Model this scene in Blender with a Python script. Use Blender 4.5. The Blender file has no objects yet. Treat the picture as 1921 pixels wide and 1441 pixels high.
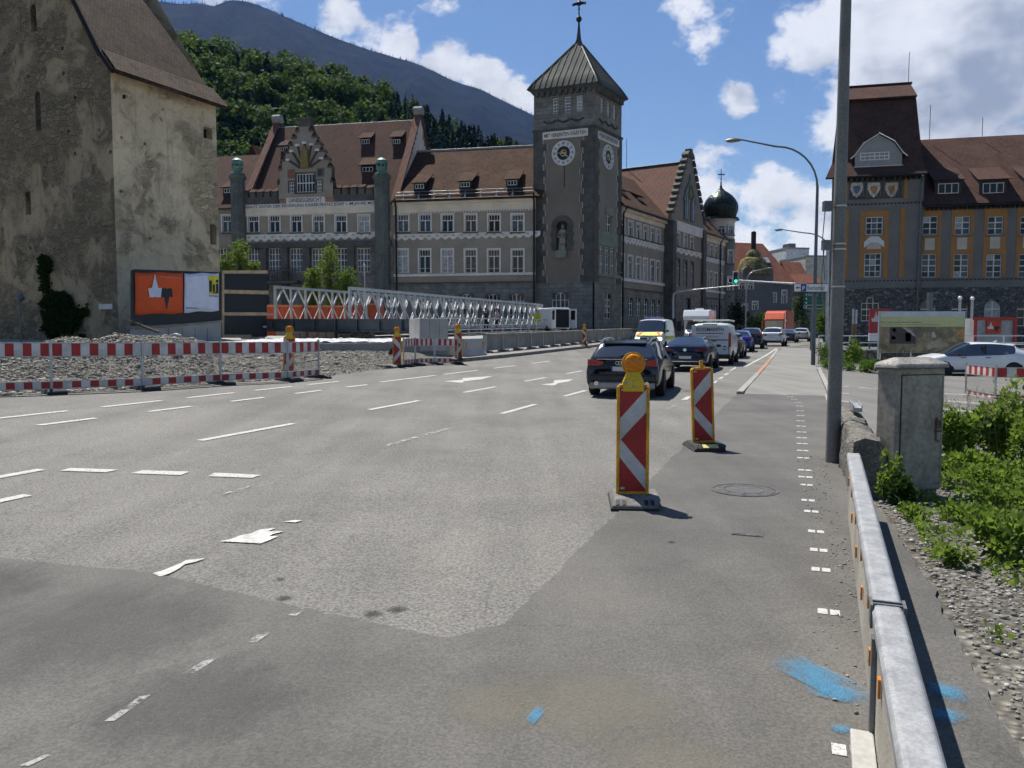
import bpy, bmesh, math, random
import numpy as np
from mathutils import Matrix, Vector, noise as mnoise
R = math.radians
random.seed(7)
scene = bpy.context.scene
COL = scene.collection

# ------------------------------------------------------------------ camera
F, CAMH, CX, CY, HOR = 1480.0, 1.65, 960.5, 720.5, 622.0      # focal length in photo pixels, eye height, optical centre, horizon row
PITCH = math.atan((CY - HOR) / F)
cam_d = bpy.data.cameras.new('camera')
cam_d.sensor_width = 36.0
cam_d.lens = F / 1921.0 * 36.0
cam_d.clip_start = 0.05
cam_d.clip_end = 20000.0
cam = bpy.data.objects.new('camera', cam_d)
COL.objects.link(cam)
cam.location = (0, 0, CAMH)
cam.rotation_euler = (math.pi / 2 - PITCH, 0, 0)
scene.camera = cam

# ------------------------------------------------------------------ world: sky with broken cumulus
SUN_AZ, SUN_EL = R(-27), R(62)                                 # azimuth clockwise from +Y, ahead and a little to the left
SUN = Vector((math.sin(SUN_AZ) * math.cos(SUN_EL), math.cos(SUN_AZ) * math.cos(SUN_EL), math.sin(SUN_EL)))


def ray(u, v):
 x = (u - CX) / F
 y = -(v - CY) / F
 return Vector((x, math.cos(PITCH) + y * math.sin(PITCH), -math.sin(PITCH) + y * math.cos(PITCH)))


world = bpy.data.worlds.new('World')
scene.world = world
world.use_nodes = True
wn, wl = world.node_tree.nodes, world.node_tree.links
wn.clear()


def wnode(t, **k):
 n = wn.new(t)
 for a, b in k.items():
  setattr(n, a, b)
 return n


def wmath(op, a, b=None, c=None, clamp=False):
 n = wnode('ShaderNodeMath', operation=op, use_clamp=clamp)
 for i, q in enumerate((a, b, c)):
  if q is None:
   continue
  if isinstance(q, (int, float)):
   n.inputs[i].default_value = q
  else:
   wl.new(q, n.inputs[i])
 return n.outputs[0]


sky = wnode('ShaderNodeTexSky', sky_type='NISHITA')
sky.sun_disc = False
sky.sun_elevation = SUN_EL
sky.sun_rotation = SUN_AZ
sky.altitude = 450
sky.air_density = 1.0
sky.dust_density = 0.25
sky.ozone_density = 3.0
tc = wnode('ShaderNodeTexCoord')
dirn = wnode('ShaderNodeVectorMath', operation='NORMALIZE')
wl.new(tc.outputs['Generated'], dirn.inputs[0])
dv = dirn.outputs[0]
blobs = [  # where the cumulus stand (photo u, v, radius in px, weight)
 (640, 66, 70, 1.15), (690, 86, 70, 1.2), (740, 100, 76, 1.3), (830, 124, 74, 1.25), (905, 156, 72, 1.25), (975, 196, 66, 1.2), (840, 6, 60, .5),
 (1310, 0, 95, .95), (1325, 55, 55, .9), (1396, 190, 52, .95), (1466, 176, 42, .8), (1560, 70, 120, 1),
 (1690, 60, 190, 1.3), (1650, 210, 170, 1.25), (1780, 220, 170, 1.3), (1885, 110, 100, 1.15), (1900, 300, 150, 1.2),
 (1330, 380, 115, 1.1), (1440, 400, 125, 1.15), (1540, 450, 140, 1.2), (1400, 470, 150, 1.2), (450, -60, 130, .7), (1000, 120, 40, .35)]
tot = None
for (u, v, r, w) in blobs:
 d0 = ray(u, v).normalized()
 n = wnode('ShaderNodeVectorMath', operation='DISTANCE')
 wl.new(dv, n.inputs[0])
 n.inputs[1].default_value = d0
 mr = wnode('ShaderNodeMapRange', interpolation_type='SMOOTHSTEP')
 mr.inputs['From Min'].default_value = r * 1.25 / F
 mr.inputs['From Max'].default_value = r * .15 / F
 mr.inputs['To Min'].default_value = 0
 mr.inputs['To Max'].default_value = w
 wl.new(n.outputs['Value'], mr.inputs['Value'])
 tot = mr.outputs[0] if tot is None else wmath('MAXIMUM', tot, mr.outputs[0])


def wnoise(scale, detail, rough, off=(0, 0, 0), dist=0.0):
 mp = wnode('ShaderNodeMapping')
 mp.inputs['Location'].default_value = off
 mp.inputs['Scale'].default_value = (1, 1, 1.5)
 wl.new(dv, mp.inputs['Vector'])
 n = wnode('ShaderNodeTexNoise')
 n.inputs['Scale'].default_value = scale
 n.inputs['Detail'].default_value = detail
 n.inputs['Roughness'].default_value = rough
 n.inputs['Distortion'].default_value = dist
 wl.new(mp.outputs[0], n.inputs['Vector'])
 return n.outputs[0]


n1 = wnoise(7.5, 7, .62)
n2 = wnoise(7.5, 4, .6, off=(-.014, .012, .035))          # the same field a little nearer the sun: self shading
n3 = wnoise(3.2, 3, .5, off=(3.1, 1.7, 0))


def density(nz):
 a = wmath('MULTIPLY_ADD', nz, 2.9, -1.72)
 b = wmath('MULTIPLY_ADD', tot, .72, a)
 return b


den = density(n1)
den2 = density(n2)
cov = wnode('ShaderNodeMapRange', interpolation_type='SMOOTHSTEP')
cov.inputs['From Min'].default_value = .10
cov.inputs['From Max'].default_value = .42
wl.new(den, cov.inputs['Value'])
shd = wnode('ShaderNodeMapRange', interpolation_type='SMOOTHSTEP')
shd.inputs['From Min'].default_value = .9
shd.inputs['From Max'].default_value = 1.26
wl.new(wmath('ADD', wmath('MULTIPLY', n2, 1.15), wmath('MULTIPLY_ADD', n3, .75, wmath('MULTIPLY', tot, .06))), shd.inputs['Value'])
ccol = wnode('ShaderNodeMix', data_type='RGBA')
ccol.inputs['A'].default_value = (9.0, 9.1, 9.2, 1)
ccol.inputs['B'].default_value = (3.6, 3.95, 4.5, 1)
wl.new(shd.outputs[0], ccol.inputs['Factor'])
mixs = wnode('ShaderNodeMix', data_type='RGBA')
wl.new(cov.outputs[0], mixs.inputs['Factor'])
wl.new(sky.outputs[0], mixs.inputs['A'])
wl.new(ccol.outputs['Result'], mixs.inputs['B'])
bg = wnode('ShaderNodeBackground')
bg.inputs['Strength'].default_value = 0.07
wl.new(mixs.outputs['Result'], bg.inputs['Color'])
wo = wnode('ShaderNodeOutputWorld')
wl.new(bg.outputs[0], wo.inputs['Surface'])

world.cycles.sampling_method = 'MANUAL'
world.cycles.sample_map_resolution = 512
# ------------------------------------------------------------------ sun, exposure, sampling
sun_d = bpy.data.lights.new('sun', 'SUN')
sun_d.energy = 5.0
sun_d.angle = R(0.53)
sun_d.color = (1.0, 0.955, 0.88)
sun = bpy.data.objects.new('sun', sun_d)
COL.objects.link(sun)
sun.rotation_euler = SUN.to_track_quat('Z', 'Y').to_euler()
sun.location = (-20, 40, 80)
vs = scene.view_settings
vs.view_transform = 'Standard'
vs.look = 'None'
vs.exposure = 0.58
vs.gamma = 1.0
vs.use_curve_mapping = False
cy = scene.cycles
cy.use_light_tree = False
cy.use_denoising = True
cy.max_bounces = 5
cy.diffuse_bounces = 3
cy.glossy_bounces = 3
cy.transmission_bounces = 4
cy.transparent_max_bounces = 8
cy.volume_bounces = 0
cy.caustics_reflective = False
cy.caustics_refractive = False
cy.sample_clamp_indirect = 4.0
cy.use_adaptive_sampling = True
cy.adaptive_threshold = 0.025

# ------------------------------------------------------------------ ground model: road frame (s along the street, t to its right)
DS, DT = (.342, .940), (.940, -.342)


def st(x, y):
 return .342 * x + .940 * y, .940 * x - .342 * y


def xy(s, t):
 return .342 * s + .940 * t, .940 * s - .342 * t


def sstep(a, b, x):
 k = min(1, max(0, (x - a) / (b - a)))
 return k * k * (3 - 2 * k)


def soft(x, w=1.0):
 return .5 * (x + math.sqrt(x * x + w * w))


def zst(s, t):                      # crossfall up to the left, a step down to the car park, a gentle climb ahead
 l = -5 - t
 return .045 * (soft(l) - soft(l - 9.5)) - .3 * sstep(.6, 6, t) + .012 * (soft(s - 35, 6) - soft(s - 75, 6))


def zg(x, y):
 return zst(*st(x, y))


def G(u, v, z=0.0):
 d = ray(u, v)
 k = (z - CAMH) / d.z
 return d.x * k, d.y * k


def GT(u, v, dz=0.0):               # where the ground is seen at a place of the photograph
 z = 0.0
 for _ in range(60):
  x, y = G(u, v, z + dz)
  z = .5 * z + .5 * zg(x, y)
 return Vector((x, y, z + dz))


def AT(u, v, Y):
 d = ray(u, v)
 k = Y / d.y
 return Vector((d.x * k, Y, CAMH + d.z * k))


def ST(s, t, dz=0.0):
 x, y = xy(s, t)
 return Vector((x, y, zst(s, t) + dz))


ROADZ = math.atan2(-.342, .940)     # z rotation that turns +Y into the street direction
# ------------------------------------------------------------------ object helpers
TMP = bpy.data.scenes.new('tmp')         # a side scene in which curves and modifiers are turned into meshes


def evaluated(ob):
 TMP.collection.objects.link(ob)
 with bpy.context.temp_override(scene=TMP, view_layer=TMP.view_layers[0]):
  me = bpy.data.meshes.new_from_object(ob.evaluated_get(bpy.context.evaluated_depsgraph_get()))
 bpy.data.objects.remove(ob)
 return me


WM = {}


def props(o, label=None, cat=None, group=None, kind=None):
 if label:
  o['label'] = label
 if cat:
  o['category'] = cat
 if group:
  o['group'] = group
 if kind:
  o['kind'] = kind
 return o


def mk(name, data, parent=None, wm=None):
 o = bpy.data.objects.new(name, data)
 COL.objects.link(o)
 if wm is None:
  wm = WM[parent] if parent else Matrix()
 WM[o] = wm
 if parent:
  o.parent = parent
  o.matrix_basis = WM[parent].inverted() @ wm
 else:
  o.matrix_basis = wm
 return o


def thing(name, label, cat, loc=(0, 0, 0), rz=0.0, group=None):
 return props(mk(name, None, None, Matrix.Translation(Vector(loc)) @ Matrix.Rotation(rz, 4, 'Z')), label, cat, group)


def copy_tree(o, wm, parent=None):
 c = o.copy()
 COL.objects.link(c)
 WM[c] = wm
 c.parent = parent
 c.matrix_basis = (WM[parent].inverted() @ wm) if parent else wm
 for ch in o.children:
  copy_tree(ch, wm @ (WM[o].inverted() @ WM[ch]), c)
 return c


class MB:
 def __init__(self):
  self.v, self.f, self.m, self.uv = [], [], [], []

 def face(self, pts, m=0, uv=None):
  i = len(self.v)
  self.v += [Vector(p) for p in pts]
  self.f.append(list(range(i, i + len(pts))))
  self.m.append(m)
  self.uv.append(uv)

 def grid(self, rows, m=0, closed=False):
  i = len(self.v)
  n = len(rows[0])
  for r in rows:
   self.v += [Vector(p) for p in r]
  for a in range(len(rows) - 1):
   for b in range(n if closed else n - 1):
    c = (b + 1) % n
    self.f.append([i + a * n + b, i + a * n + c, i + (a + 1) * n + c, i + (a + 1) * n + b])
    self.m.append(m)
    self.uv.append(None)

 def box(self, c, s, m=0, M=None):
  c = Vector(c)
  h = Vector(s) / 2
  P = [Vector((c.x + a * h.x, c.y + b * h.y, c.z + d * h.z)) for a, b, d in
             ((-1, -1, -1), (1, -1, -1), (1, 1, -1), (-1, 1, -1), (-1, -1, 1), (1, -1, 1), (1, 1, 1), (-1, 1, 1))]
  self.hexa(P, m, M)

 def bb(self, lo, hi, m=0, M=None):
  self.box([(a + b) / 2 for a, b in zip(lo, hi)], [abs(b - a) for a, b in zip(lo, hi)], m, M)

 def hexa(self, P, m=0, M=None):
  P = [Vector(p) for p in P]
  if M is not None:
   P = [M @ p for p in P]
  i = len(self.v)
  self.v += P
  for q in ((3, 2, 1, 0), (4, 5, 6, 7), (0, 1, 5, 4), (1, 2, 6, 5), (2, 3, 7, 6), (3, 0, 4, 7)):
   self.f.append([i + k for k in q])
   self.m.append(m)
   self.uv.append(None)

 def extr(self, poly, vec, m=0, M=None):
  vec = Vector(vec)
  a = [Vector(p) for p in poly]
  b = [p + vec for p in a]
  if M is not None:
   a = [M @ p for p in a]
   b = [M @ p for p in b]
  n = len(a)
  i = len(self.v)
  self.v += a + b
  self.f.append([i + k for k in range(n - 1, -1, -1)])
  self.f.append([i + n + k for k in range(n)])
  self.m += [m, m]
  self.uv += [None, None]
  for k in range(n):
   self.f.append([i + k, i + (k + 1) % n, i + n + (k + 1) % n, i + n + k])
   self.m.append(m)
   self.uv.append(None)

 def tube(self, p0, p1, r0, r1=None, n=10, m=0, cap=True):
  self.path([p0, p1], [r0, r0 if r1 is None else r1], n, m, cap)

 def path(self, pts, rad, n=8, m=0, cap=True):
  pts = [Vector(p) for p in pts]
  if isinstance(rad, (int, float)):
   rad = [rad] * len(pts)
  rows = []
  prev = None
  for k, p in enumerate(pts):
   d = (pts[min(k + 1, len(pts) - 1)] - pts[max(k - 1, 0)]).normalized()
   ref = prev if prev is not None else (Vector((1, 0, 0)) if abs(d.z) > .7 else Vector((0, 0, 1)))
   x = (ref - d * ref.dot(d)).normalized()
   prev = x
   y = d.cross(x)
   rows.append([p + (x * math.cos(2 * math.pi * j / n) + y * math.sin(2 * math.pi * j / n)) * rad[k] for j in range(n)])
  self.grid(rows, m, True)
  if cap:
   self.face(rows[0][::-1], m)
   self.face(rows[-1], m)

 def lathe(self, prof, n=16, c=(0, 0, 0), m=0, rot=0.0):
  c = Vector(c)
  rows = [[c + Vector((r * math.cos(rot + 2 * math.pi * j / n), r * math.sin(rot + 2 * math.pi * j / n), z)) for j in range(n)] for r, z in prof]
  self.grid(rows, m, True)
  self.face(rows[0][::-1], m)
  self.face(rows[-1], m)

 def mesh(self, name, mats, inv=None, smooth=False):
  me = bpy.data.meshes.new(name)
  vv = [inv @ p for p in self.v] if inv is not None else self.v
  me.from_pydata([tuple(p) for p in vv], [], self.f)
  if not isinstance(mats, (list, tuple)):
   mats = [mats]
  for q in mats:
   me.materials.append(q)
  if len(mats) > 1:
   me.polygons.foreach_set('material_index', self.m)
  if any(q is not None for q in self.uv):
   ul = me.uv_layers.new(name='UVMap')
   for p, q in zip(me.polygons, self.uv):
    if q is not None:
     for li, c in zip(p.loop_indices, q):
      ul.data[li].uv = c
  if len(self.f) < 60000:
   bm = bmesh.new()
   bm.from_mesh(me)
   if smooth:
    bmesh.ops.remove_doubles(bm, verts=bm.verts, dist=1e-5)
   bmesh.ops.recalc_face_normals(bm, faces=bm.faces)
   bm.to_mesh(me)
   bm.free()
  if smooth:
   me.polygons.foreach_set('use_smooth', [True] * len(me.polygons))
   try:
    me.set_sharp_from_angle(angle=R(smooth if smooth is not True else 40))
   except Exception:
    pass
  me.update()
  return me

 def build(self, name, mats, parent=None, world=False, smooth=False, wm=None):
  inv = None
  if world:
   inv = (wm if wm is not None else (WM[parent] if parent else Matrix())).inverted()
  return mk(name, self.mesh(name, mats, inv, smooth), parent, wm)


def bevel(o, w=.01, seg=2):
 md = o.modifiers.new('bevel', 'BEVEL')
 md.width = w
 md.segments = seg
 md.limit_method = 'ANGLE'
 md.angle_limit = R(40)
 return o


_txt = {}


def text(name, body, width, height, mat, parent, wm, depth=.006, bold=0.0):
 """lettering as a mesh: fitted to width x height, lying in the local xz plane, front to -y, centred"""
 key = (body, round(width, 3), round(height, 3), mat.name, depth)
 if key not in _txt:
  cu = bpy.data.curves.new('t', 'FONT')
  cu.body = body
  cu.extrude = .02
  cu.offset = bold
  cu.resolution_u = 3
  ob = bpy.data.objects.new('t', cu)
  me = evaluated(ob)
  n = len(me.vertices)
  a = np.zeros(n * 3)
  me.vertices.foreach_get('co', a)
  a = a.reshape(n, 3)
  lo, hi = a.min(0), a.max(0)
  b = np.zeros_like(a)
  b[:, 0] = ((a[:, 0] - lo[0]) / (hi[0] - lo[0]) - .5) * width
  b[:, 2] = ((a[:, 1] - lo[1]) / (hi[1] - lo[1]) - .5) * height
  b[:, 1] = -(a[:, 2] - lo[2]) / (hi[2] - lo[2]) * depth
  me.vertices.foreach_set('co', b.ravel())
  me.materials.clear()
  me.materials.append(mat)
  me.update()
  _txt[key] = me
 return mk(name, _txt[key], parent, wm)


# ------------------------------------------------------------------ materials
_mats = {}


class NT:
 def __init__(self, name):
  self.mat = bpy.data.materials.new(name)
  self.mat.use_nodes = True
  self.n, self.l = self.mat.node_tree.nodes, self.mat.node_tree.links
  self.b = self.n['Principled BSDF']
  self.tc = self.n.new('ShaderNodeTexCoord')

 def put(self, sock, val):
  if hasattr(val, 'is_output') or isinstance(val, bpy.types.NodeSocket):
   self.l.new(val, sock)
  elif isinstance(val, (tuple, list)) and len(val) == 3 and sock.type == 'RGBA':
   sock.default_value = (*val, 1)
  else:
   sock.default_value = val

 def map(self, coord='Object', scale=(1, 1, 1), rot=(0, 0, 0), loc=(0, 0, 0)):
  mp = self.n.new('ShaderNodeMapping')
  self.l.new(self.tc.outputs[coord], mp.inputs['Vector'])
  mp.inputs['Scale'].default_value = scale
  mp.inputs['Rotation'].default_value = rot
  mp.inputs['Location'].default_value = loc
  return mp.outputs[0]

 def noise(self, scale, detail=4, rough=.55, vec=None, out=0, dist=0.0):
  t = self.n.new('ShaderNodeTexNoise')
  t.inputs['Scale'].default_value = scale
  t.inputs['Detail'].default_value = detail
  t.inputs['Roughness'].default_value = rough
  t.inputs['Distortion'].default_value = dist
  self.l.new(vec if vec is not None else self.tc.outputs['Object'], t.inputs['Vector'])
  return t.outputs[out]

 def voro(self, scale, vec=None, feature='F1', out=0, rnd=1.0):
  t = self.n.new('ShaderNodeTexVoronoi')
  t.feature = feature
  t.inputs['Scale'].default_value = scale
  t.inputs['Randomness'].default_value = rnd
  self.l.new(vec if vec is not None else self.tc.outputs['Object'], t.inputs['Vector'])
  return t.outputs[out]

 def ramp(self, fac, a, b, c0=0.0, c1=1.0):
  t = self.n.new('ShaderNodeMapRange')
  t.interpolation_type = 'SMOOTHSTEP'
  t.inputs['From Min'].default_value = a
  t.inputs['From Max'].default_value = b
  t.inputs['To Min'].default_value = c0
  t.inputs['To Max'].default_value = c1
  self.l.new(fac, t.inputs['Value'])
  return t.outputs[0]

 def mix(self, fac, a, b, mode='MIX'):
  t = self.n.new('ShaderNodeMix')
  t.data_type = 'RGBA'
  t.blend_type = mode
  self.put(t.inputs['Factor'], fac)
  self.put(t.inputs['A'], a)
  self.put(t.inputs['B'], b)
  return t.outputs['Result']

 def math(self, op, a, b=0.0):
  t = self.n.new('ShaderNodeMath')
  t.operation = op
  self.put(t.inputs[0], a)
  self.put(t.inputs[1], b)
  return t.outputs[0]

 def brick(self, w, h, vec, mortar=.02, c1=(1, 1, 1), c2=(.5, .5, .5), cm=(.1, .1, .1), off=.5, bias=0.0):
  t = self.n.new('ShaderNodeTexBrick')
  t.inputs['Scale'].default_value = 1
  t.inputs['Brick Width'].default_value = w
  t.inputs['Row Height'].default_value = h
  t.inputs['Mortar Size'].default_value = mortar
  t.inputs['Mortar Smooth'].default_value = .2
  t.inputs['Bias'].default_value = bias
  t.offset = off
  for k, c in (('Color1', c1), ('Color2', c2), ('Mortar', cm)):
   t.inputs[k].default_value = (*c, 1)
  self.l.new(vec, t.inputs['Vector'])
  return t.outputs[0], t.outputs[1]

 def bump(self, h, strength=.3, dist=.02, prev=None):
  t = self.n.new('ShaderNodeBump')
  t.inputs['Strength'].default_value = strength
  t.inputs['Distance'].default_value = dist
  self.l.new(h, t.inputs['Height'])
  if prev is not None:
   self.l.new(prev, t.inputs['Normal'])
  return t.outputs[0]

 def done(self, col, rough=.7, metal=0.0, normal=None, spec=.4, **k):
  self.put(self.b.inputs['Base Color'], col)
  self.put(self.b.inputs['Roughness'], rough)
  self.put(self.b.inputs['Metallic'], metal)
  self.put(self.b.inputs['Specular IOR Level'], spec)
  for a, q in k.items():
   self.put(self.b.inputs[a.replace('_', ' ')], q)
  if normal is not None:
   self.l.new(normal, self.b.inputs['Normal'])
  return self.mat


def M(name, col=(.5, .5, .5), rough=.65, metal=0.0, var=.25, vsc=1.5, fine=.1, fsc=30, bump=.0, bsc=60, bd=.01, spec=.4, **k):
 """a plain painted/stone/metal surface with uneven tone and fine relief"""
 if name in _mats:
  return _mats[name]
 t = NT(name)
 a = t.noise(vsc, 5, .6)
 f = t.ramp(a, .3, .7, 1 - var, 1 + var * .5)
 if fine:
  f = t.math('MULTIPLY', f, t.ramp(t.noise(fsc, 3, .6), .3, .7, 1 - fine, 1 + fine))
 c = t.mix(1.0, col, f, 'MULTIPLY')
 nrm = t.bump(t.noise(bsc, 4, .6), bump, bd) if bump else None
 _mats[name] = t.done(c, t.ramp(a, .3, .7, max(0, rough - .06), min(1, rough + .06)), metal, nrm, spec, **k)
 return _mats[name]

# ------------------------------------------------------------------ special materials


def mat_asphalt(name, base, warm, speck, patch, rough, crack=0.0, coarse=48):
 t = NT(name)
 big = t.noise(.3, 6, .68)
 # faint wear along the driving direction
 f = t.math('MULTIPLY', t.ramp(big, .28, .72, 1 - patch, 1 + patch), t.ramp(t.noise(1.0, 3, .55, t.map('Object', (1.6, .14, 1), (0, 0, -ROADZ))), .25, .75, .86, 1.12))
 g = t.noise(coarse, 3, .85)
 f = t.math('MULTIPLY', f, t.ramp(g, .32, .7, 1 - speck, 1 + speck * 1.15))
 c = t.mix(1.0, base, f, 'MULTIPLY')
 c = t.mix(t.ramp(big, .5, .78, 0, .5), c, warm)
 # oil drips and patched spots
 sp = t.voro(1.1, t.map('Object', (1, 1, 1), (0, 0, 0), (3, 7, 0)))
 c = t.mix(t.math('MULTIPLY', t.ramp(sp, .03, .1, .5, 0), t.ramp(big, .45, .6)), c, (.045, .043, .04))
 if crack:
  cr = t.voro(.4, None, 'DISTANCE_TO_EDGE')
  k = t.ramp(t.math('ADD', cr, t.math('MULTIPLY', t.math('SUBTRACT', big, .5), .1)), .0, .007, crack, 0)
  c = t.mix(t.math('MULTIPLY', k, t.ramp(big, .48, .56)), c, (.025, .024, .022))
 return t.done(c, rough, 0, t.bump(g, .5, .012), .3)


ASPH = mat_asphalt('worn_road_asphalt', (.152, .146, .132), (.132, .125, .108), .5, .2, .85, .8)
ASPH_NEW = mat_asphalt('newer_asphalt', (.1, .095, .086), (.12, .11, .086), .3, .3, .7, .9, 60)
ASPH_LOT = mat_asphalt('car_park_asphalt', (.152, .146, .133), (.14, .134, .116), .2, .12, .85, .5)

PAVE = mat_asphalt('sidewalk_asphalt', (.2, .193, .176), (.19, .18, .158), .15, .12, .85, .3)


def mat_paint(name, col, wear, top=1.0):
 """thin road paint worn through to the asphalt"""
 t = NT(name)
 k = t.ramp(t.noise(7, 7, .74), wear - .09, wear + .05, top, 0)
 k = t.math('MULTIPLY', k, t.ramp(t.noise(60, 3, .8), .36, .5, .35, 1))
 return t.done(col, .75, 0, None, .25, Alpha=k)


PAINT = mat_paint('white_road_paint', (.5, .5, .48), .68, .95)
PAINT_OLD = mat_paint('worn_road_paint', (.42, .415, .4), .5, .75)


def mat_spray(name, col, lo, top):
 t = NT(name)
 m = t.mat
 n = t.noise(6, 7, .75, t.map('Generated', (1.6, .7, 1), (0, 0, .35)))
 rad = t.n.new('ShaderNodeTexGradient')
 rad.gradient_type = 'SPHERICAL'
 t.l.new(t.map('Generated', (2, 2, 0), (0, 0, 0), (-1, -1, 0)), rad.inputs[0])
 a = t.math('ADD', rad.outputs[1], t.math('MULTIPLY', t.math('SUBTRACT', n, .5), 1.3))
 al = t.ramp(a, lo, lo + .7, 0, top)
 al = t.math('MULTIPLY', al, t.ramp(t.noise(150, 2, .7), .35, .6, .35, 1))
 return t.done(col, .7, 0, None, .3, Alpha=al)


SPRAY = mat_spray('blue_marking_spray', (.06, .25, .42), .22, .75)
STAIN = mat_spray('pale_sand_stain', (.2, .185, .14), .1, .5)
BLOTCH = mat_spray('dark_asphalt_blotch', (.06, .058, .06), .1, .45)  # translucent dark grey blotch with ragged edges
TAR = mat_spray('tar_spot', (.015, .015, .015), .25, .9)


def mat_tiles(name, c1, c2, c3, w=.19, h=.17, pattern=False):
 t = NT(name)
 uv = t.tc.outputs['UV']
 col, fac = t.brick(w, h, uv, .012, c1, c2, (c1[0] * .35, c1[1] * .35, c1[2] * .35))
 big = t.noise(.5, 4, .6, uv)
 col = t.mix(t.ramp(big, .4, .75, 0, .55), col, c3)
 patchy = t.noise(5.2, 2, .5, t.map('UV', (1, 1.1, 1)))
 col = t.mix(t.ramp(patchy, .58, .7, 0, .6), col, c3)
 if pattern:
  wv = t.n.new('ShaderNodeTexWave')
  wv.inputs['Scale'].default_value = .55
  wv.inputs['Distortion'].default_value = 4.5
  wv.inputs['Detail'].default_value = 3
  wv.inputs['Detail Scale'].default_value = 2.2
  t.l.new(t.map('UV', (1, .55, 1), (0, 0, R(30))), wv.inputs[0])
  col = t.mix(t.ramp(wv.outputs[1], .45, .6, 0, .8), col, pattern)
 # each row laps the one below: a saw tooth up the slope
 sep = t.n.new('ShaderNodeSeparateXYZ')
 t.l.new(uv, sep.inputs[0])
 saw = t.math('FRACT', t.math('DIVIDE', sep.outputs[1], h))
 hgt = t.math('SUBTRACT', t.math('MULTIPLY', t.math('SUBTRACT', 1.0, saw), .8), t.math('MULTIPLY', fac, .5))
 return t.done(col, .9, 0, t.bump(hgt, .8, .04), .06)


TILE_A = mat_tiles('brown_roof_tiles', (.09, .053, .036), (.046, .03, .023), (.115, .068, .045))
TILE_L = mat_tiles('red_brown_roof_tiles', (.11, .058, .042), (.06, .036, .03), (.14, .068, .043), pattern=(.064, .05, .044))
TILE_P = mat_tiles('patterned_roof_tiles', (.25, .09, .045), (.12, .075, .06), (.28, .12, .05), pattern=(.12, .11, .11))
TILE_C = mat_tiles('dark_church_tiles', (.1, .075, .055), (.06, .046, .038), (.13, .1, .075), .2, .2)
TILE_R = mat_tiles('plum_roof_tiles', (.1, .058, .047), (.064, .04, .034), (.122, .073, .057), .2, .2)
TILE_V = mat_tiles('villa_red_tiles', (.24, .1, .065), (.14, .065, .05), (.27, .13, .085), .22, .22)


def mat_plaster(name, c0, c1, c2, stone, amount):
 """old lime plaster: broad stains, streaks, places where the rubble shows"""
 t = NT(name)
 wide = t.noise(.16, 5, .62, None, 0, .8)
 a = t.noise(.55, 8, .7, None, 0, .5)
 b = t.noise(2.4, 7, .7, None, 0, .8)
 c = t.mix(t.ramp(wide, .38, .6), c0, c1)
 c = t.mix(t.ramp(a, .45, .68, 0, .85), c, c2)
 c = t.mix(t.ramp(b, .52, .72, 0, .6), c, c2)
 c = t.mix(t.ramp(b, .28, .42, .45, 0), c, c0)
 streak = t.noise(2.2, 5, .6, t.map('Object', (1, 1, .12)))
 c = t.mix(t.ramp(streak, .55, .75, 0, .5), c, c2)
 vv = t.map('Object', (1, 1, 1.8))
 edge = t.voro(2.2, vv, 'DISTANCE_TO_EDGE')
 cell = t.voro(2.2, vv, 'F1', 1)
 mask = t.math('MULTIPLY', t.ramp(t.math('ADD', wide, t.math('MULTIPLY', t.math('SUBTRACT', a, .5), .8)), 1 - amount - .08, 1 - amount + .05), t.ramp(edge, .015, .09))
 sc = t.mix(t.ramp(cell, 0, 1), stone, (stone[0] * 2.2, stone[1] * 2.1, stone[2] * 1.9))
 c = t.mix(t.math('MULTIPLY', mask, .75), c, sc)
 h = t.math('ADD', t.math('ADD', a, t.math('MULTIPLY', mask, .4)), t.math('MULTIPLY', b, .5))
 return t.done(c, .92, 0, t.bump(h, 1.0, .22), .08)


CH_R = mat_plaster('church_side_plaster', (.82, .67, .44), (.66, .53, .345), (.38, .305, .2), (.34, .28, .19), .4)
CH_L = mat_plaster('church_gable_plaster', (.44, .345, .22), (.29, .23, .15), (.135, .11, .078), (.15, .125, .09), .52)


def mat_stone(name, c1, c2, w, h, mort, rough=.85, bumpd=.05, jitter=.0):
 t = NT(name)
 v = t.map('UV', (1, 1, 1))
 if jitter:
  nn = t.n.new('ShaderNodeTexNoise')
  nn.inputs['Scale'].default_value = .9
  t.l.new(v, nn.inputs['Vector'])
  ad = t.n.new('ShaderNodeVectorMath')
  ad.operation = 'MULTIPLY_ADD'
  ad.inputs[1].default_value = (jitter, jitter * .5, 0)
  t.l.new(nn.outputs[1], ad.inputs[0])
  t.l.new(v, ad.inputs[2])
  v = ad.outputs[0]
 col, fac = t.brick(w, h, v, mort, c1, c2, tuple(q * .45 for q in c1), .5)
 n = t.noise(1.2, 6, .65)
 col = t.mix(1.0, col, t.ramp(n, .3, .7, .72, 1.2), 'MULTIPLY')
 hh = t.math('ADD', t.math('MULTIPLY', fac, -1.0), t.math('MULTIPLY', t.noise(9, 5, .65), .7))
 return t.done(col, rough, 0, t.bump(hh, .7, bumpd), .2)


STONE = mat_stone('blue_grey_ashlar', (.215, .214, .194), (.155, .155, .141), .95, .42, .012)
STONE_B = mat_stone('olive_grey_ashlar', (.25, .238, .195), (.185, .176, .145), .95, .42, .012)


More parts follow.
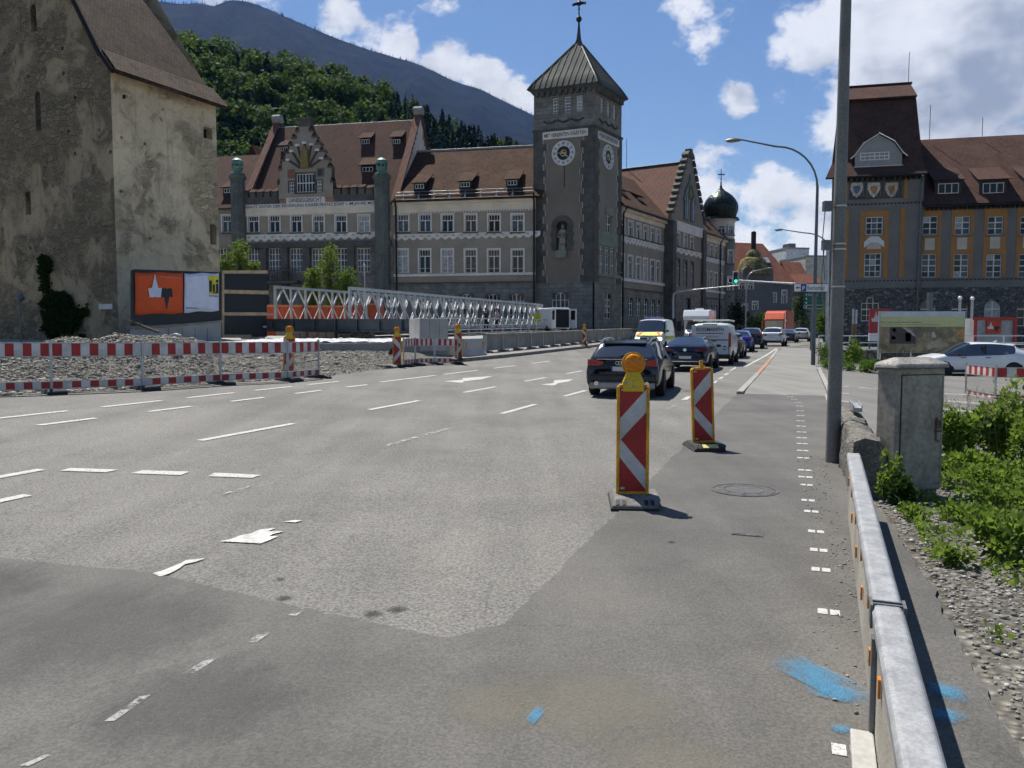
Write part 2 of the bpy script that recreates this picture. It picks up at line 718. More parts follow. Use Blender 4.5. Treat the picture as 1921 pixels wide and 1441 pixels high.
def mat_rubble(name):
 t = NT(name)
 v = t.map('Object', (1, 1, 1.35))
 edge = t.voro(2.5, v, 'DISTANCE_TO_EDGE')
 cell = t.voro(2.5, v, 'F1', 1)
 sp = t.n.new('ShaderNodeSeparateColor')
 t.l.new(cell, sp.inputs[0])
 c = t.mix(sp.outputs[0], (.085, .086, .084), (.165, .162, .152))
 c = t.mix(t.ramp(sp.outputs[1], .8, .95), c, (.24, .23, .2))
 c = t.mix(t.ramp(edge, .0, .05, .8, 0), c, (.06, .06, .056))
 h = t.math('ADD', t.ramp(edge, 0, .12), t.math('MULTIPLY', t.noise(8, 4, .6), .3))
 return t.done(c, .9, 0, t.bump(h, .9, .12), .2)


RUBBLE = mat_rubble('dark_rubble_masonry')
STUCCO = M('grey_stucco', (.3, .262, .212), .9, var=.16, vsc=.5, fine=.08, fsc=12, bump=.25, bsc=40)
STUCCO_R = M('slate_grey_stucco', (.178, .172, .16), .9, var=.16, vsc=.5, fine=.08, fsc=12, bump=.25, bsc=40)
OCHRE = M('ochre_trim', (.36, .18, .058), .85, var=.15, vsc=.8, fine=.08, bump=.15)
CREAM = M('cream_plaster', (.7, .62, .49), .9, var=.14, vsc=.5, bump=.2)
WHITE = M('white_trim', (.68, .65, .59), .8, var=.16, vsc=.9, fine=.08, bump=.15)
WHITE_F = M('white_window_frame', (.7, .69, .66), .5, var=.16, vsc=1.2, fine=.05)
COPPER = M('verdigris_copper', (.14, .26, .21), .55, metal=.3, var=.35, vsc=1.2, fine=.15, bump=.2)
COPPER_R = M('weathered_copper_roof', (.062, .07, .055), .8, metal=.0, var=.3, vsc=.9, fine=.12)
DOME = M('black_green_dome_metal', (.03, .042, .036), .3, metal=.7, var=.3, vsc=1.2, fine=.1)
IRON = M('black_iron', (.02, .02, .021), .5, metal=.5, var=.2)
GLASS = NT('window_glass')
_n = GLASS.noise(.35, 2, .5)
GLASS = GLASS.done(GLASS.mix(GLASS.ramp(_n, .4, .6), (.01, .012, .014), (.022, .027, .032)), .04, 0, GLASS.bump(GLASS.noise(1.2, 2, .5), .06, .02), .3)
GLASS_B = M('blue_reflection_glass', (.03, .04, .055), .06, var=.5, vsc=1.5, fine=0, spec=.5)  # blue of a sky reflection put into the base colour
GLASS_C = M('lined_glass', (.1, .1, .095), .15, var=.6, vsc=2.5, fine=.2, fsc=9, spec=.4)
CURTAIN = M('window_curtain', (.32, .34, .35), .3, var=.3, vsc=3, spec=.7)
CONC = M('concrete', (.28, .272, .25), .88, var=.22, vsc=1.2, fine=.14, fsc=25, bump=.3, bsc=70)
CONC_L = M('pale_concrete', (.4, .39, .36), .88, var=.16, vsc=1.2, fine=.1, bump=.25)
GALV = M('galvanised_steel', (.42, .435, .44), .42, metal=.75, var=.25, vsc=6, fine=.12, fsc=60, bump=.05)
GALV_D = M('dull_steel', (.16, .17, .175), .5, metal=.6, var=.25, vsc=3, fine=.1)
LEAD = M('lead_flashing', (.3, .3, .29), .6, metal=.3, var=.2)
GREY_M = M('grey_painted_metal', (.12, .135, .15), .45, metal=.2, var=.15)
RUBBER = M('black_recycled_rubber', (.035, .034, .033), .85, var=.25, vsc=5, fine=.2, bump=.4, bsc=90)
WOOD = M('pale_timber', (.45, .33, .19), .75, var=.25, vsc=4, bump=.15)
BLACKB = M('black_formwork_ply', (.012, .014, .017), .5, var=.3, vsc=2)
WHITEP = M('white_car_paint', (.68, .69, .7), .22, var=.03, fine=.02, spec=.6, Coat_Weight=.5)
ORANGE_L = NT('amber_lamp_lens')
ORANGE_L = ORANGE_L.done(ORANGE_L.mix(ORANGE_L.ramp(ORANGE_L.voro(40), .1, .6), (1.0, .36, .01), (.85, .25, .0)), .18, 0,
                         ORANGE_L.bump(ORANGE_L.voro(60), .3, .01), .6, Transmission_Weight=.25, IOR=1.4)


def mat_leaf(name, c0, c1, trans=.35, tone=.55):
 t = NT(name)
 geo = t.n.new('ShaderNodeNewGeometry')
 oi = t.n.new('ShaderNodeObjectInfo')
 n = t.ramp(t.noise(tone, 2, .6), .3, .7)
 rp = t.math('FRACT', t.math('ADD', geo.outputs['Random Per Island'], oi.outputs['Random']))
 k = t.math('ADD', t.math('MULTIPLY', rp, .5), t.math('MULTIPLY', n, .5))
 c = t.mix(k, c0, c1)
 t.done(c, .75, 0, None, .12)
 tr = t.n.new('ShaderNodeBsdfTranslucent')
 t.l.new(t.mix(.5, c, (c1[0] * 1.6, c1[1] * 1.5, c1[2] * .8)), tr.inputs[0])
 mx = t.n.new('ShaderNodeMixShader')
 mx.inputs[0].default_value = trans
 t.l.new(t.b.outputs[0], mx.inputs[1])
 t.l.new(tr.outputs[0], mx.inputs[2])
 out = [q for q in t.n if q.type == 'OUTPUT_MATERIAL'][0]
 t.l.new(mx.outputs[0], out.inputs[0])
 return t.mat


LEAF = mat_leaf('fresh_leaves', (.05, .11, .018), (.11, .19, .04))
LEAF_W = mat_leaf('weed_leaves', (.06, .125, .02), (.18, .26, .055), .45, 2.2)
LEAF_D = mat_leaf('dark_leaves', (.018, .04, .012), (.04, .075, .02), .25)
LEAF_F = mat_leaf('forest_leaves', (.018, .045, .011), (.085, .14, .03), .3, .13)
LEAF_C = mat_leaf('conifer_needles', (.012, .026, .012), (.026, .05, .02), .1)
BARK = M('bark', (.1, .075, .055), .9, var=.3, vsc=6, bump=.6, bsc=25)
DRYSTEM = M('dry_stems', (.3, .25, .14), .8, var=.3)

# ------------------------------------------------------------------ ground and street


def axis(vals):
 out = []
 for a, b, d in vals:
  n = max(1, round((b - a) / d))
  out += [a + (b - a) * k / n for k in range(n)]
 return out + [vals[-1][1]]


def sheet(name, mat, ss_, tl, tr, dz, parent=None, dt=.5, kind='structure'):
 dzf = dz if callable(dz) else (lambda s: dz)
 mb = MB()
 wmax = max(tr(s) - tl(s) for s in ss_)
 n = max(1, math.ceil(wmax / dt))
 rows = []
 for s in ss_:
  a, b = tl(s), tr(s)
  rows.append([ST(s, a + (b - a) * k / n, dzf(s)) for k in range(n + 1)])
 mb.grid(rows)
 o = mb.build(name, mat, parent)
 if parent is None:
  props(o, None, None, None, kind)
 return o


def pl(pts):
 """piecewise linear function through points"""
 def f(x):
  if x <= pts[0][0]:
   return pts[0][1]
  for (a, b), (c, d) in zip(pts, pts[1:]):
   if x <= c:
    return b + (d - b) * (x - a) / (c - a)
  return pts[-1][1]
 return f


def mat_ground():
 t = NT('gravel_ground')
 a = t.noise(.5, 6, .65)
 c = t.mix(t.ramp(a, .35, .65), (.2, .185, .155), (.125, .115, .095))
 v = t.voro(17, None, 'F1', 1)
 sp = t.n.new('ShaderNodeSeparateColor')
 t.l.new(v, sp.inputs[0])
 c = t.mix(t.ramp(sp.outputs[0], .3, 1, 0, .6), c, (.36, .345, .31))
 d = t.voro(17)
 c = t.mix(1.0, c, t.ramp(d, .0, .7, 1.15, .5), 'MULTIPLY')
 return t.done(c, .95, 0, t.bump(t.ramp(d, 0, .6, 1, 0), .9, .03), .2)


GRAVEL = mat_ground()
mb = MB()
sa = axis([(-900, -60, 200), (-60, -8, 8), (-8, 110, 2), (110, 200, 10), (200, 900, 100), (900, 5000, 600)])
ta = axis([(-4500, -600, 500), (-600, -60, 60), (-60, -30, 6), (-30, 20, .5), (20, 60, 5), (60, 600, 60), (600, 4500, 500)])
mb.grid([[ST(s, t, -.014) for t in ta] for s in sa])
ground = props(mb.build('ground', GRAVEL), kind='structure')

jag = lambda s, k: .10 * mnoise.noise(Vector((s * 1.7, k, 0))) + .05 * mnoise.noise(Vector((s * 6, k, 3)))
edgeL = pl([(-8, -15.5), (10.9, -14.45), (13.6, -13.6), (18.9, -12.75), (23, -13.2), (28, -13.2), (60, -13.4), (150, -13.4)])
S_ALL = axis([(-8, 40, .5), (40, 110, 2), (110, 260, 10)])
road = sheet('road', ASPH, S_ALL, lambda s: edgeL(s) + (jag(s, 1) if s < 28 else 0), pl([(-8, -1.45), (62, -1.45), (76, .5), (90, 4), (120, 12), (260, 60)]), 0.0)
# newer asphalt: all of the foreground, and the footway beside it
seam = pl([(-16, 3.7), (-5.33, 3.96), (-4.12, 4.11), (-2.77, 3.9), (-1.75, 3.75), (-1.5, 4.1)])
mb = MB()
tt = axis([(-16, -6, .3), (-6, -1.5, .05)])
mb.grid([[ST(-8 + (seam(t) + .25 * jag(t, 9) + .03 * mnoise.noise(Vector((t * 14, 0, 4))) + .018 * mnoise.noise(Vector((t * 45, 2, 4))) + 8) * k / 24, t, .005) for t in tt] for k in range(25)])
apron = props(mb.build('asphalt_patch', ASPH_NEW), kind='structure')
S_FW = axis([(-8, 3.5, .5), (3.5, 13, .06), (13, 21.6, .3)])
footR = pl([(-8, .9), (3.2, .85), (4.2, .84), (5.3, .83), (7.3, .78), (9.2, .6), (10.2, .5), (12, .62), (21.6, .62)])
footway = sheet('footway', ASPH_NEW, S_FW, lambda s: -1.52 + (.35 * jag(s, 4) + .02 * mnoise.noise(Vector((s * 13, 5, 1))) + .012 * mnoise.noise(Vector((s * 40, 5, 1))) if s > 3.6 else 0), lambda s: footR(s) + .4 * jag(s, 5), .009)
sidewalk = sheet('sidewalk', PAVE, axis([(21.6, 40, .5), (40, 64, 2)]), lambda s: -1.36 + .03 * max(0, s - 58), lambda s: .7, pl([(21.6, .006), (23, .05)]))
lot = sheet('car_park', ASPH_LOT, axis([(10.8, 60, .5)]), pl([(10.8, 1.1), (12.5, .62), (60, .62)]), pl([(10.8, 1.6), (12, 6), (14, 16), (60, 16)]), .002)
far_sw = sheet('sidewalk_left', PAVE, axis([(28.4, 40, .5), (40, 130, 2)]), lambda s: -17.0 - .03 * (s - 28), lambda s: -13.45, .15)


def kerb_run(name, s0, s1, t0, t1, top, parent, mat, step, paint=None):
 s = s0
 while s < s1:
  e = min(s + step - .012, s1)
  mb = MB()
  mb.hexa([ST(s, t0, -.03), ST(s, t1, -.03), ST(e, t1, -.03), ST(e, t0, -.03), ST(s, t0, top), ST(s, t1, top), ST(e, t1, top), ST(e, t0, top)])
  m = mat if not (paint and paint[0] < s < paint[1]) else paint[2]
  mb.build('kerb_stone', m, parent)
  s += step


KERB = M('granite_kerb', (.3, .29, .265), .85, var=.25, vsc=3, fine=.15, bump=.3)
KERB_O = M('orange_kerb_paint', (.36, .2, .12), .8, var=.5, vsc=3, fine=.3, fsc=12)
KERB_D = M('grey_granite_kerb', (.2, .19, .17), .85, var=.25, vsc=3, fine=.15, bump=.3)
kerb_run('kerb', 21.4, 60, -1.52, -1.36, .075, sidewalk, KERB, 1.5, (29, 44, KERB_O))
kerb_run('kerb', 28.4, 80, -13.44, -13.22, .155, far_sw, KERB_D, 1.5)
kerb_run('kerb', 14.5, 21.5, .62, .78, .06, lot, KERB, 1.0)
kerb_run('kerb', 22, 36, .72, .86, .09, lot, KERB, 1.5)

# painted marks, one object each
MARKS = {}


def mark(pts, mat=PAINT, dz=.009, parent=None, name='lane_marking'):
 mb = MB()
 mb.face([Vector((p[0], p[1], zg(p[0], p[1]) + dz)) for p in pts])
 return mb.build(name, mat, parent or road)


def dash(s0, s1, t, w=.12, mat=PAINT, dz=.009, parent=None, t1=None):
 t1 = t if t1 is None else t1
 n = max(1, math.ceil((s1 - s0) / 2))
 mb = MB()
 rows = []
 for k in range(n + 1):
  s = s0 + (s1 - s0) * k / n
  c = t + (t1 - t) * k / n
  rows.append([ST(s, c - w / 2, dz), ST(s, c + w / 2, dz)])
 mb.grid(rows)
 return mb.build('lane_marking', mat, parent or road)


def markpx(pts, mat=PAINT, dz=.009, parent=None, name='lane_marking'):
 return mark([GT(u, v) for u, v in pts], mat, dz, parent, name)


for k in range(8):
 dash(4.15 + 4.6 * k, 6.3 + 4.6 * k, -7.8)
dash(9.7, 12.0, -5.45, .11, PAINT_OLD)
for k in range(5):
 dash(14.4 + 4.4 * k, 16.5 + 4.4 * k, -5.45)
for k in range(5):
 dash(8.55 + 2.1 * k - (.0), 9.95 + 2.1 * k, -11.65)
 dash(8.55 + 2.12 * k, 9.57 + 2.12 * k, -10.6)
for a, b in ((19.0, 22.5), (23.1, 26.0), (27.5, 30), (32, 34.5)):
 dash(a, b, -10.75)
dash(2.6, 5.4, -6.87)
Z7 = lambda L: [(x / 2.668, 700 + y / 2.668) for x, y in L]
markpx(Z7([(302, 492), (355, 478), (590, 487), (530, 500)]))
markpx(Z7([(657, 505), (715, 490), (948, 497), (905, 514)]))
markpx(Z7([(1040, 520), (1075, 502), (1308, 513), (1262, 528)]))
BL = M('thick_road_paint', (.5, .49, .46), .75, var=.25, vsc=6, fine=.2, bump=.4)
markpx(Z7([(1100, 847), (1160, 835), (1195, 820), (1260, 806), (1300, 788), (1380, 780), (1338, 797), (1425, 796), (1378, 808), (1345, 820), (1392, 822), (1352, 840), (1305, 858), (1180, 851)]), BL)
markpx(Z7([(1420, 748), (1470, 741), (1515, 741), (1480, 752)]), BL)
markpx(Z7([(763, 1008), (800, 998), (838, 985), (905, 957), (930, 942), (1028, 932), (985, 949), (925, 962), (905, 978), (880, 994), (842, 1012), (800, 1024)]), BL)
markpx(Z7([(820, 672), (880, 660), (870, 668)]), PAINT_OLD)
markpx(Z7([(1030, 630), (1190, 585), (1320, 545), (1200, 592)]), PAINT_OLD)
markpx([(833, 716), (868, 713), (868, 710), (925, 706), (905, 712), (870, 716), (868, 719)])
markpx([(1015, 722), (1050, 718), (1040, 724)])
markpx([(1038, 719), (1040, 714), (1075, 712), (1068, 716), (1046, 720)])
for q in ([(195, 1357), (262, 1310), (283, 1307), (215, 1356)], [(345, 1265), (395, 1235), (412, 1235), (365, 1266)],
          [(463, 1208), (490, 1188), (512, 1186), (482, 1208)], [(35, 1441), (85, 1420), (97, 1420), (55, 1441)],
          [(540, 1157), (560, 1143), (578, 1143), (556, 1158)]):
 markpx(q, PAINT_OLD, .009, apron)
Z8 = lambda L: [(1060 + x / 6, 570 + y / 6) for x, y in L]
for q, m in (([(1130, 1188), (1200, 1150), (1285, 1132), (1215, 1180)], PAINT_OLD), ([(1305, 1085), (1370, 1048), (1430, 1042), (1375, 1085)], PAINT),
             ([(1668, 897), (1685, 872), (1720, 866), (1700, 892)], PAINT), ([(1720, 850), (1750, 828), (1790, 823), (1770, 843)], PAINT),
             ([(1780, 808), (1815, 785), (1850, 782), (1820, 803)], PAINT), ([(1838, 770), (1890, 730), (1921, 712), (1921, 730)], PAINT)):
 markpx(Z8(q), m)
dash(37, 50, -2.3, .13, t1=-1.9)
dash(50, 64, -1.9, .13, t1=-1.62)
for (u, v) in ((1592, 1415), (1555, 1152), (1540, 1072), (1536, 1035), (1531, 1000), (1522, 962), (1516, 941), (1513, 912), (1511, 897), (1510, 884), (1507, 861), (1506, 847), (1505, 834), (1504, 823),
               (1504, 812), (1503, 801), (1502, 791), (1502, 781), (1501, 772), (1500, 763), (1497, 756), (1490, 750), (1482, 745), (1470, 741)):
 p = GT(u, v)
 s, t = st(p.x, p.y)
 w = .062 if v > 900 else .075
 for a in (-w, .006):
  mk_pts = [ST(s - .045, t + a), ST(s - .045, t + a + w - .008), ST(s + .045, t + a + w - .008), ST(s + .045, t + a)]
  mark(mk_pts, PAINT, .013, footway, 'footway_marking')
for a, b in ((15.2, 6.0), (17.6, 6.0), (20.1, 6.5), (22.8, 6.8), (25.7, 7.2)):
 mark([ST(a, .95), ST(a + .13, .95), ST(a + .13 - .35, b), ST(a - .35, b)], PAINT, .008, lot, 'bay_line')
mark([ST(20.5, 6.1), ST(20.7, 6.1), ST(22.6, 7.2), ST(22.4, 7.25)], PAINT, .008, lot, 'bay_line')


def spray(s, t, ls, lt, rz, mat, par, name='paint_mark', dz=.016):
 mb = MB()
 rows = []
 for i in range(5):
  row = []
  for j in range(5):
   a, b = (i / 4 - .5) * ls, (j / 4 - .5) * lt
   row.append(ST(s + a * math.cos(rz) - b * math.sin(rz), t + a * math.sin(rz) + b * math.cos(rz), dz))
  rows.append(row)
 mb.grid(rows)
 return mb.build(name, mat, par)


spray(3.92, .11, .75, .22, R(133.6), SPRAY, footway)
spray(3.76, .2, .42, .16, R(104), SPRAY, footway, dz=.018)
spray(3.42, .2, .09, .13, 0, SPRAY, footway)
spray(3.1, -1.02, .3, .05, R(4), SPRAY, apron)
spray(3.95, .66, .3, .2, 0, SPRAY, footway)
spray(3.7, .62, .24, .14, R(40), SPRAY, footway)
for s_, t_, a_, b_, r_ in ((3.3, -.8, .75, .9, 10), (3.15, -1.2, .6, .5, 40), (2.9, -.4, .5, .7, 0)):
 spray(s_, t_, a_, b_, R(r_), STAIN, apron, 'dust_stain', .0125 if t_ > -1.5 else .011)
for s_, t_, a_, b_, r_ in ((3.2, -3.6, 1.6, 1.5, 20), (3.4, -5.0, 1.2, 1.6, -10), (2.7, -2.5, 1.0, .9, 30)):
 spray(s_, t_, a_, b_, R(r_), BLOTCH, apron, 'dark_blotch', .0085)
for s_, t_, a_, b_ in ((4.0, -2.95, .16, .1), (4.06, -2.2, .2, .12), (3.95, -2.3, .14, .16), (4.3, -3.2, .1, .07), (6.1, -.9, .1, .06)):
 spray(s_, t_, a_, b_, R(30), TAR, road, 'tar_spot', .0075 if t_ < -1.5 else .014)

# cast iron covers
mb = MB()
c = ST(8.4, -.5, .012)
mb.lathe([(.0, -.02), (.34, -.02), (.34, .003), (.315, .003), (.312, -.006), (.30, -.006), (.298, .002), (.21, .003), (.208, -.003), (.2, -.003), (.198, .003), (.0, .003)], 36)
for k in range(10):
 q = k * .63
 mb.box((.255 * math.cos(q), .255 * math.sin(q), .003), (.05, .02, .003))
man = mb.build('manhole_cover', M('cast_iron', (.088, .084, .085), .75, var=.35, vsc=8, fine=.3, fsc=50, bump=.4), None, wm=Matrix.Translation(c))
props(man, 'round cast iron manhole cover in the dark footway asphalt', 'manhole cover')
mb = MB()
mb.bb((-.12, -.06, -.02), (.12, .07, .004))
mb.bb((-.1, -.04, .004), (-.02, .05, .007))
mb.bb((.02, -.04, .004), (.1, .05, .007))
drain = mb.build('drain_cover', _mats['cast_iron'], None, wm=Matrix.Translation(ST(6.56, -.36, .012)) @ Matrix.Rotation(ROADZ, 4, 'Z'))
props(drain, 'small rectangular iron drain cover in the footway', 'drain cover')

# ------------------------------------------------------------------ mountains and wooded hill
FOREST = NT('forested_mountain')
_a = FOREST.noise(.01, 10, .78)
_b = FOREST.noise(.06, 5, .8)
FOREST = FOREST.done(FOREST.mix(FOREST.ramp(_a, .42, .66), (.003, .007, .007), (.016, .027, .018)), .95, 0, FOREST.bump(FOREST.math('ADD', _a, FOREST.math('MULTIPLY', _b, .7)), 1.0, 60.0), .1)
ridge = pl([(-900, 60), (-300, 20), (0, -10), (270, 8), (300, 2), (340, 8), (372, 6), (400, 12), (432, 0), (470, 4), (500, 16), (560, 42), (640, 76), (700, 96), (780, 119), (820, 137), (860, 156), (900, 167), (950, 192),
   (1000, 216), (1080, 262), (1160, 320), (1240, 420), (1320, 520), (1400, 600), (1500, 640), (1700, 645)])
mb = MB()
rows = []
us = list(range(-900, 1701, 13))
for k in range(26):
 q = k / 25
 row = []
 for u in us:
  p = AT(u, ridge(u), 3300)
  z = max(p.z, 2)
  gul = mnoise.fractal(Vector((u * .012 + q * .5, q * 2.2, 4.2)), 1.0, 2.0, 5)
  Y = 3300 - 2300 * q + 90 * gul * math.sin(math.pi * min(1, q * 1.2))
  zz = z * (1 - q) ** 1.15 * (1 + .10 * gul * (q > 0) * math.sin(math.pi * q) * 2) - 6 * q
  sc = Y / 3300 * .5 + .5
  row.append(Vector((p.x * sc, Y, zz + 3 * mnoise.noise(Vector((u * .35, 0, 1))) * (q == 0))))
 rows.append(row)
back = [Vector((p.x * 1.05, p.y + 500, p.z * .7 - 20)) for p in rows[0]]
back2 = [Vector((p.x * 1.15, p.y + 1300, -20)) for p in rows[0]]
mb.grid([back2, back] + rows)
mountain = props(mb.build('mountain', FOREST, None, smooth=180), kind='structure')
# fir tops standing against the sky along the crest
rg = random.Random(3)
mb = MB()
u = 120.0
while u < 1150:
 u += rg.uniform(.4, 2.6)
 p = AT(u, ridge(u), 3300)
 h = rg.uniform(1, 9) * (1.0 if rg.random() < .85 else 1.5)
 w = h * rg.uniform(.14, .24)
 b = p + Vector((0, rg.uniform(-20, 20), -9))
 mb.path([b, b + Vector((0, 0, h * .35)), b + Vector((0, 0, h + 8))], [w * 1.2, w, .4], 5, 0, False)
props(mb.build('fir_trees_on_crest', LEAF_C), 'jagged dark fir trees along the crest of the far mountain', 'forest', kind='stuff')


def crown_proto(seed, kind):
 """leaf clumps as loose quads: a unit crown about 1 high, 1 wide"""
 r = random.Random(seed)
 P = []
 if kind == 'leafy':
  lobes = [(Vector((r.gauss(0, .2), r.gauss(0, .2), .32 + .46 * r.random())), r.uniform(.17, .3)) for _ in range(9)]
  for _ in range(800):
   c, q = lobes[r.randrange(len(lobes))]
   d = Vector((r.gauss(0, 1), r.gauss(0, 1), r.gauss(.25, 1))).normalized()
   pos = c + d * q * r.uniform(.7, 1.08)
   pos.z = max(.05, pos.z)
   n = (d + Vector((r.gauss(0, .5), r.gauss(0, .5), r.gauss(.2, .5)))).normalized()
   P.append((pos, n, r.uniform(.024, .048)))
 else:
  for _ in range(300):
   h = r.random() ** 1.25
   a = r.uniform(0, 2 * math.pi)
   tier = (h * 9) % 1
   w = (1 - h) * .3 * (1.0 - .35 * tier) + .01
   q = w * math.sqrt(r.uniform(.3, 1))
   pos = Vector((q * math.cos(a), q * math.sin(a), .04 + h * .96))
   n = Vector((math.cos(a) * .55, math.sin(a) * .55, .75)) + Vector((r.gauss(0, .3), r.gauss(0, .3), 0))
   P.append((pos, n.normalized(), r.uniform(.03, .06) * (1.1 - .6 * h)))
 V = []
 for pos, n, s in P:
  x = n.cross(Vector((r.gauss(0, 1), r.gauss(0, 1), r.gauss(0, 1)))).normalized()
  y = n.cross(x)
  for a, b in ((-1, -.7), (1, -.6), (.8, .9), (-.9, .7)):
   V.append(pos + x * a * s + y * b * s)
 return np.array([tuple(p) for p in V], dtype=np.float32)


PROTO = {'leafy': [crown_proto(k, 'leafy') for k in range(5)], 'fir': [crown_proto(20 + k, 'fir') for k in range(3)]}


def quads_mesh(name, V, mat):
 n = len(V) // 4
 me = bpy.data.meshes.new(name)
 me.vertices.add(len(V))
 me.vertices.foreach_set('co', np.asarray(V, dtype=np.float32).ravel())
 me.loops.add(len(V))
 me.loops.foreach_set('vertex_index', np.arange(len(V), dtype=np.int32))
 me.polygons.add(n)
 me.polygons.foreach_set('loop_start', np.arange(0, len(V), 4, dtype=np.int32))
 me.polygons.foreach_set('loop_total', np.full(n, 4, dtype=np.int32))
 me.materials.append(mat)
 me.update(calc_edges=True)
 return me


hilltop = pl([(-700, 20), (200, 40), (330, 84), (440, 100), (500, 124), (560, 120), (620, 142), (700, 176), (750, 192), (790, 216), (850, 243), (900, 264), (960, 290), (1050, 330), (1150, 400), (1250, 600)])


def hill_z(x, y):
 """ground of the wooded hill behind the courthouse"""
 u = CX + F * x / 330.0
 top = AT(u, hilltop(u) + 46, 330).z
 k = sstep(165, 330, y)
 return max(-1, top * (k if y < 330 else 1.0) * (.9 + .1 * k)) if y < 330 else max(-1, top - .25 * (y - 330))


mb = MB()
mb.grid([[Vector((x, y, hill_z(x, y))) for x in range(-420, 81, 10)] for y in range(160, 471, 10)])
hill = props(mb.build('wooded_hill', M('forest_floor', (.03, .035, .018), .95, var=.4, vsc=.1), smooth=180), kind='structure')
rg = random.Random(11)
Vd, Vc = [], []
for _ in range(3600):
 x, y = rg.uniform(-330, 40), rg.uniform(175, 345)
 u = CX + F * x / y
 if u < 250 or u > 1010:
  continue
 z = hill_z(x, y)
 if z < 3:
  continue
 fir = rg.random() < sstep(640, 800, u) * .85 + .10
 P = rg.choice(PROTO['fir' if fir else 'leafy'])
 h = rg.uniform(9, 16) if fir else rg.choice((rg.uniform(6, 9), rg.uniform(8, 12), rg.uniform(11, 15)))
 w = h * (rg.uniform(.8, 1.05) if fir else rg.uniform(.8, 1.1))
 a = rg.uniform(0, 6.28)
 ca, sa_ = math.cos(a), math.sin(a)
 Q = np.empty_like(P)
 Q[:, 0] = (P[:, 0] * ca - P[:, 1] * sa_) * w + x
 Q[:, 1] = (P[:, 0] * sa_ + P[:, 1] * ca) * w + y
 Q[:, 2] = P[:, 2] * h + z - .6
 (Vc if fir else Vd).append(Q)
o = mk('broadleaf_forest', quads_mesh('broadleaf_forest', np.concatenate(Vd), LEAF_F))
props(o, 'green broadleaf wood covering the hill behind the courthouse', 'forest', kind='stuff')
o = mk('conifer_forest', quads_mesh('conifer_forest', np.concatenate(Vc), LEAF_C))
props(o, 'dark conifers on the hill falling behind the courthouse roof', 'forest', kind='stuff')

# ------------------------------------------------------------------ building kit


class Wall:
 """a vertical facade plane; a runs left to right as seen from outside, n points out"""

 def __init__(self, p, q):
  self.o = Vector((p[0], p[1]))
  d = Vector((q[0] - p[0], q[1] - p[1]))
  self.L = d.length
  self.d = d.normalized()
  self.n = Vector((self.d.y, -self.d.x))

 def P(self, a, z, off=0.0):
  q = self.o + self.d * a + self.n * off
  return Vector((q.x, q.y, z))

 def hit(self, u, v):
  r = ray(u, v)
  h = Vector((r.x, r.y))
  # k*h = o + a*d  ->  dot with n
  k = self.o.dot(self.n) / h.dot(self.n)
  q = h * k - self.o
  return q.dot(self.d), CAMH + r.z * k

 def a(self, u):
  return self.hit(u, 500)[0]

 def z(self, u, v):
  return self.hit(u, v)[1]

 def W(self, a, z, off=0.0):
  p = self.P(a, z, off)
  return Matrix(((self.d.x, -self.n.x, 0, p.x), (self.d.y, -self.n.y, 0, p.y), (0, 0, 1, p.z), (0, 0, 0, 1)))

 def back(self, a, dist):
  p = self.P(a, 0, -dist)
  return p.x, p.y


def holes(parent, wall, a0, a1, z0, z1, ops, mat, name='wall', reveal=.28, off=0.0):
 """a wall sheet with window openings and their reveals"""
 xs = sorted({round(q, 4) for q in [a0, a1] + [k for o in ops for k in o[:2] if a0 < k < a1]})
 zs = sorted({round(q, 4) for q in [z0, z1] + [k for o in ops for k in o[2:4] if z0 < k < z1]})
 mb = MB()
 for i in range(len(xs) - 1):
  run = None
  for j in range(len(zs) - 1):
   xm, zm = (xs[i] + xs[i + 1]) / 2, (zs[j] + zs[j + 1]) / 2
   solid = not any(o[0] < xm < o[1] and o[2] < zm < o[3] for o in ops)
   if solid:
    run = (run[0], zs[j + 1]) if run else (zs[j], zs[j + 1])
   if run and (not solid or j == len(zs) - 2):
    A, B = xs[i], xs[i + 1]
    mb.face([wall.P(A, run[0], off), wall.P(B, run[0], off), wall.P(B, run[1], off), wall.P(A, run[1], off)], 0,
      [(A, run[0]), (B, run[0]), (B, run[1]), (A, run[1])])
    run = None
 for o in ops:
  A, B, C, D = o[:4]
  if B <= a0 or A >= a1 or D <= z0 or C >= z1:
   continue
  for p, q in (((A, C), (A, D)), ((A, D), (B, D)), ((B, D), (B, C)), ((B, C), (A, C))):
   mb.face([wall.P(p[0], p[1], off), wall.P(q[0], q[1], off), wall.P(q[0], q[1], off - reveal), wall.P(p[0], p[1], off - reveal)], 0, [(0, 0), (.3, 0), (.3, .3), (0, .3)])
 return mb.build(name, mat, parent, True)


def slab(parent, wall, a0, a1, z0, z1, o0, o1, mat, name, bev=0.0):
 mb = MB()
 mb.hexa([wall.P(a0, z0, o1), wall.P(a1, z0, o1), wall.P(a1, z0, o0), wall.P(a0, z0, o0), wall.P(a0, z1, o1), wall.P(a1, z1, o1), wall.P(a1, z1, o0), wall.P(a0, z1, o0)])
 o = mb.build(name, mat, parent, True)
 if bev:
  bevel(o, bev, 1)
 return o


_win = {}


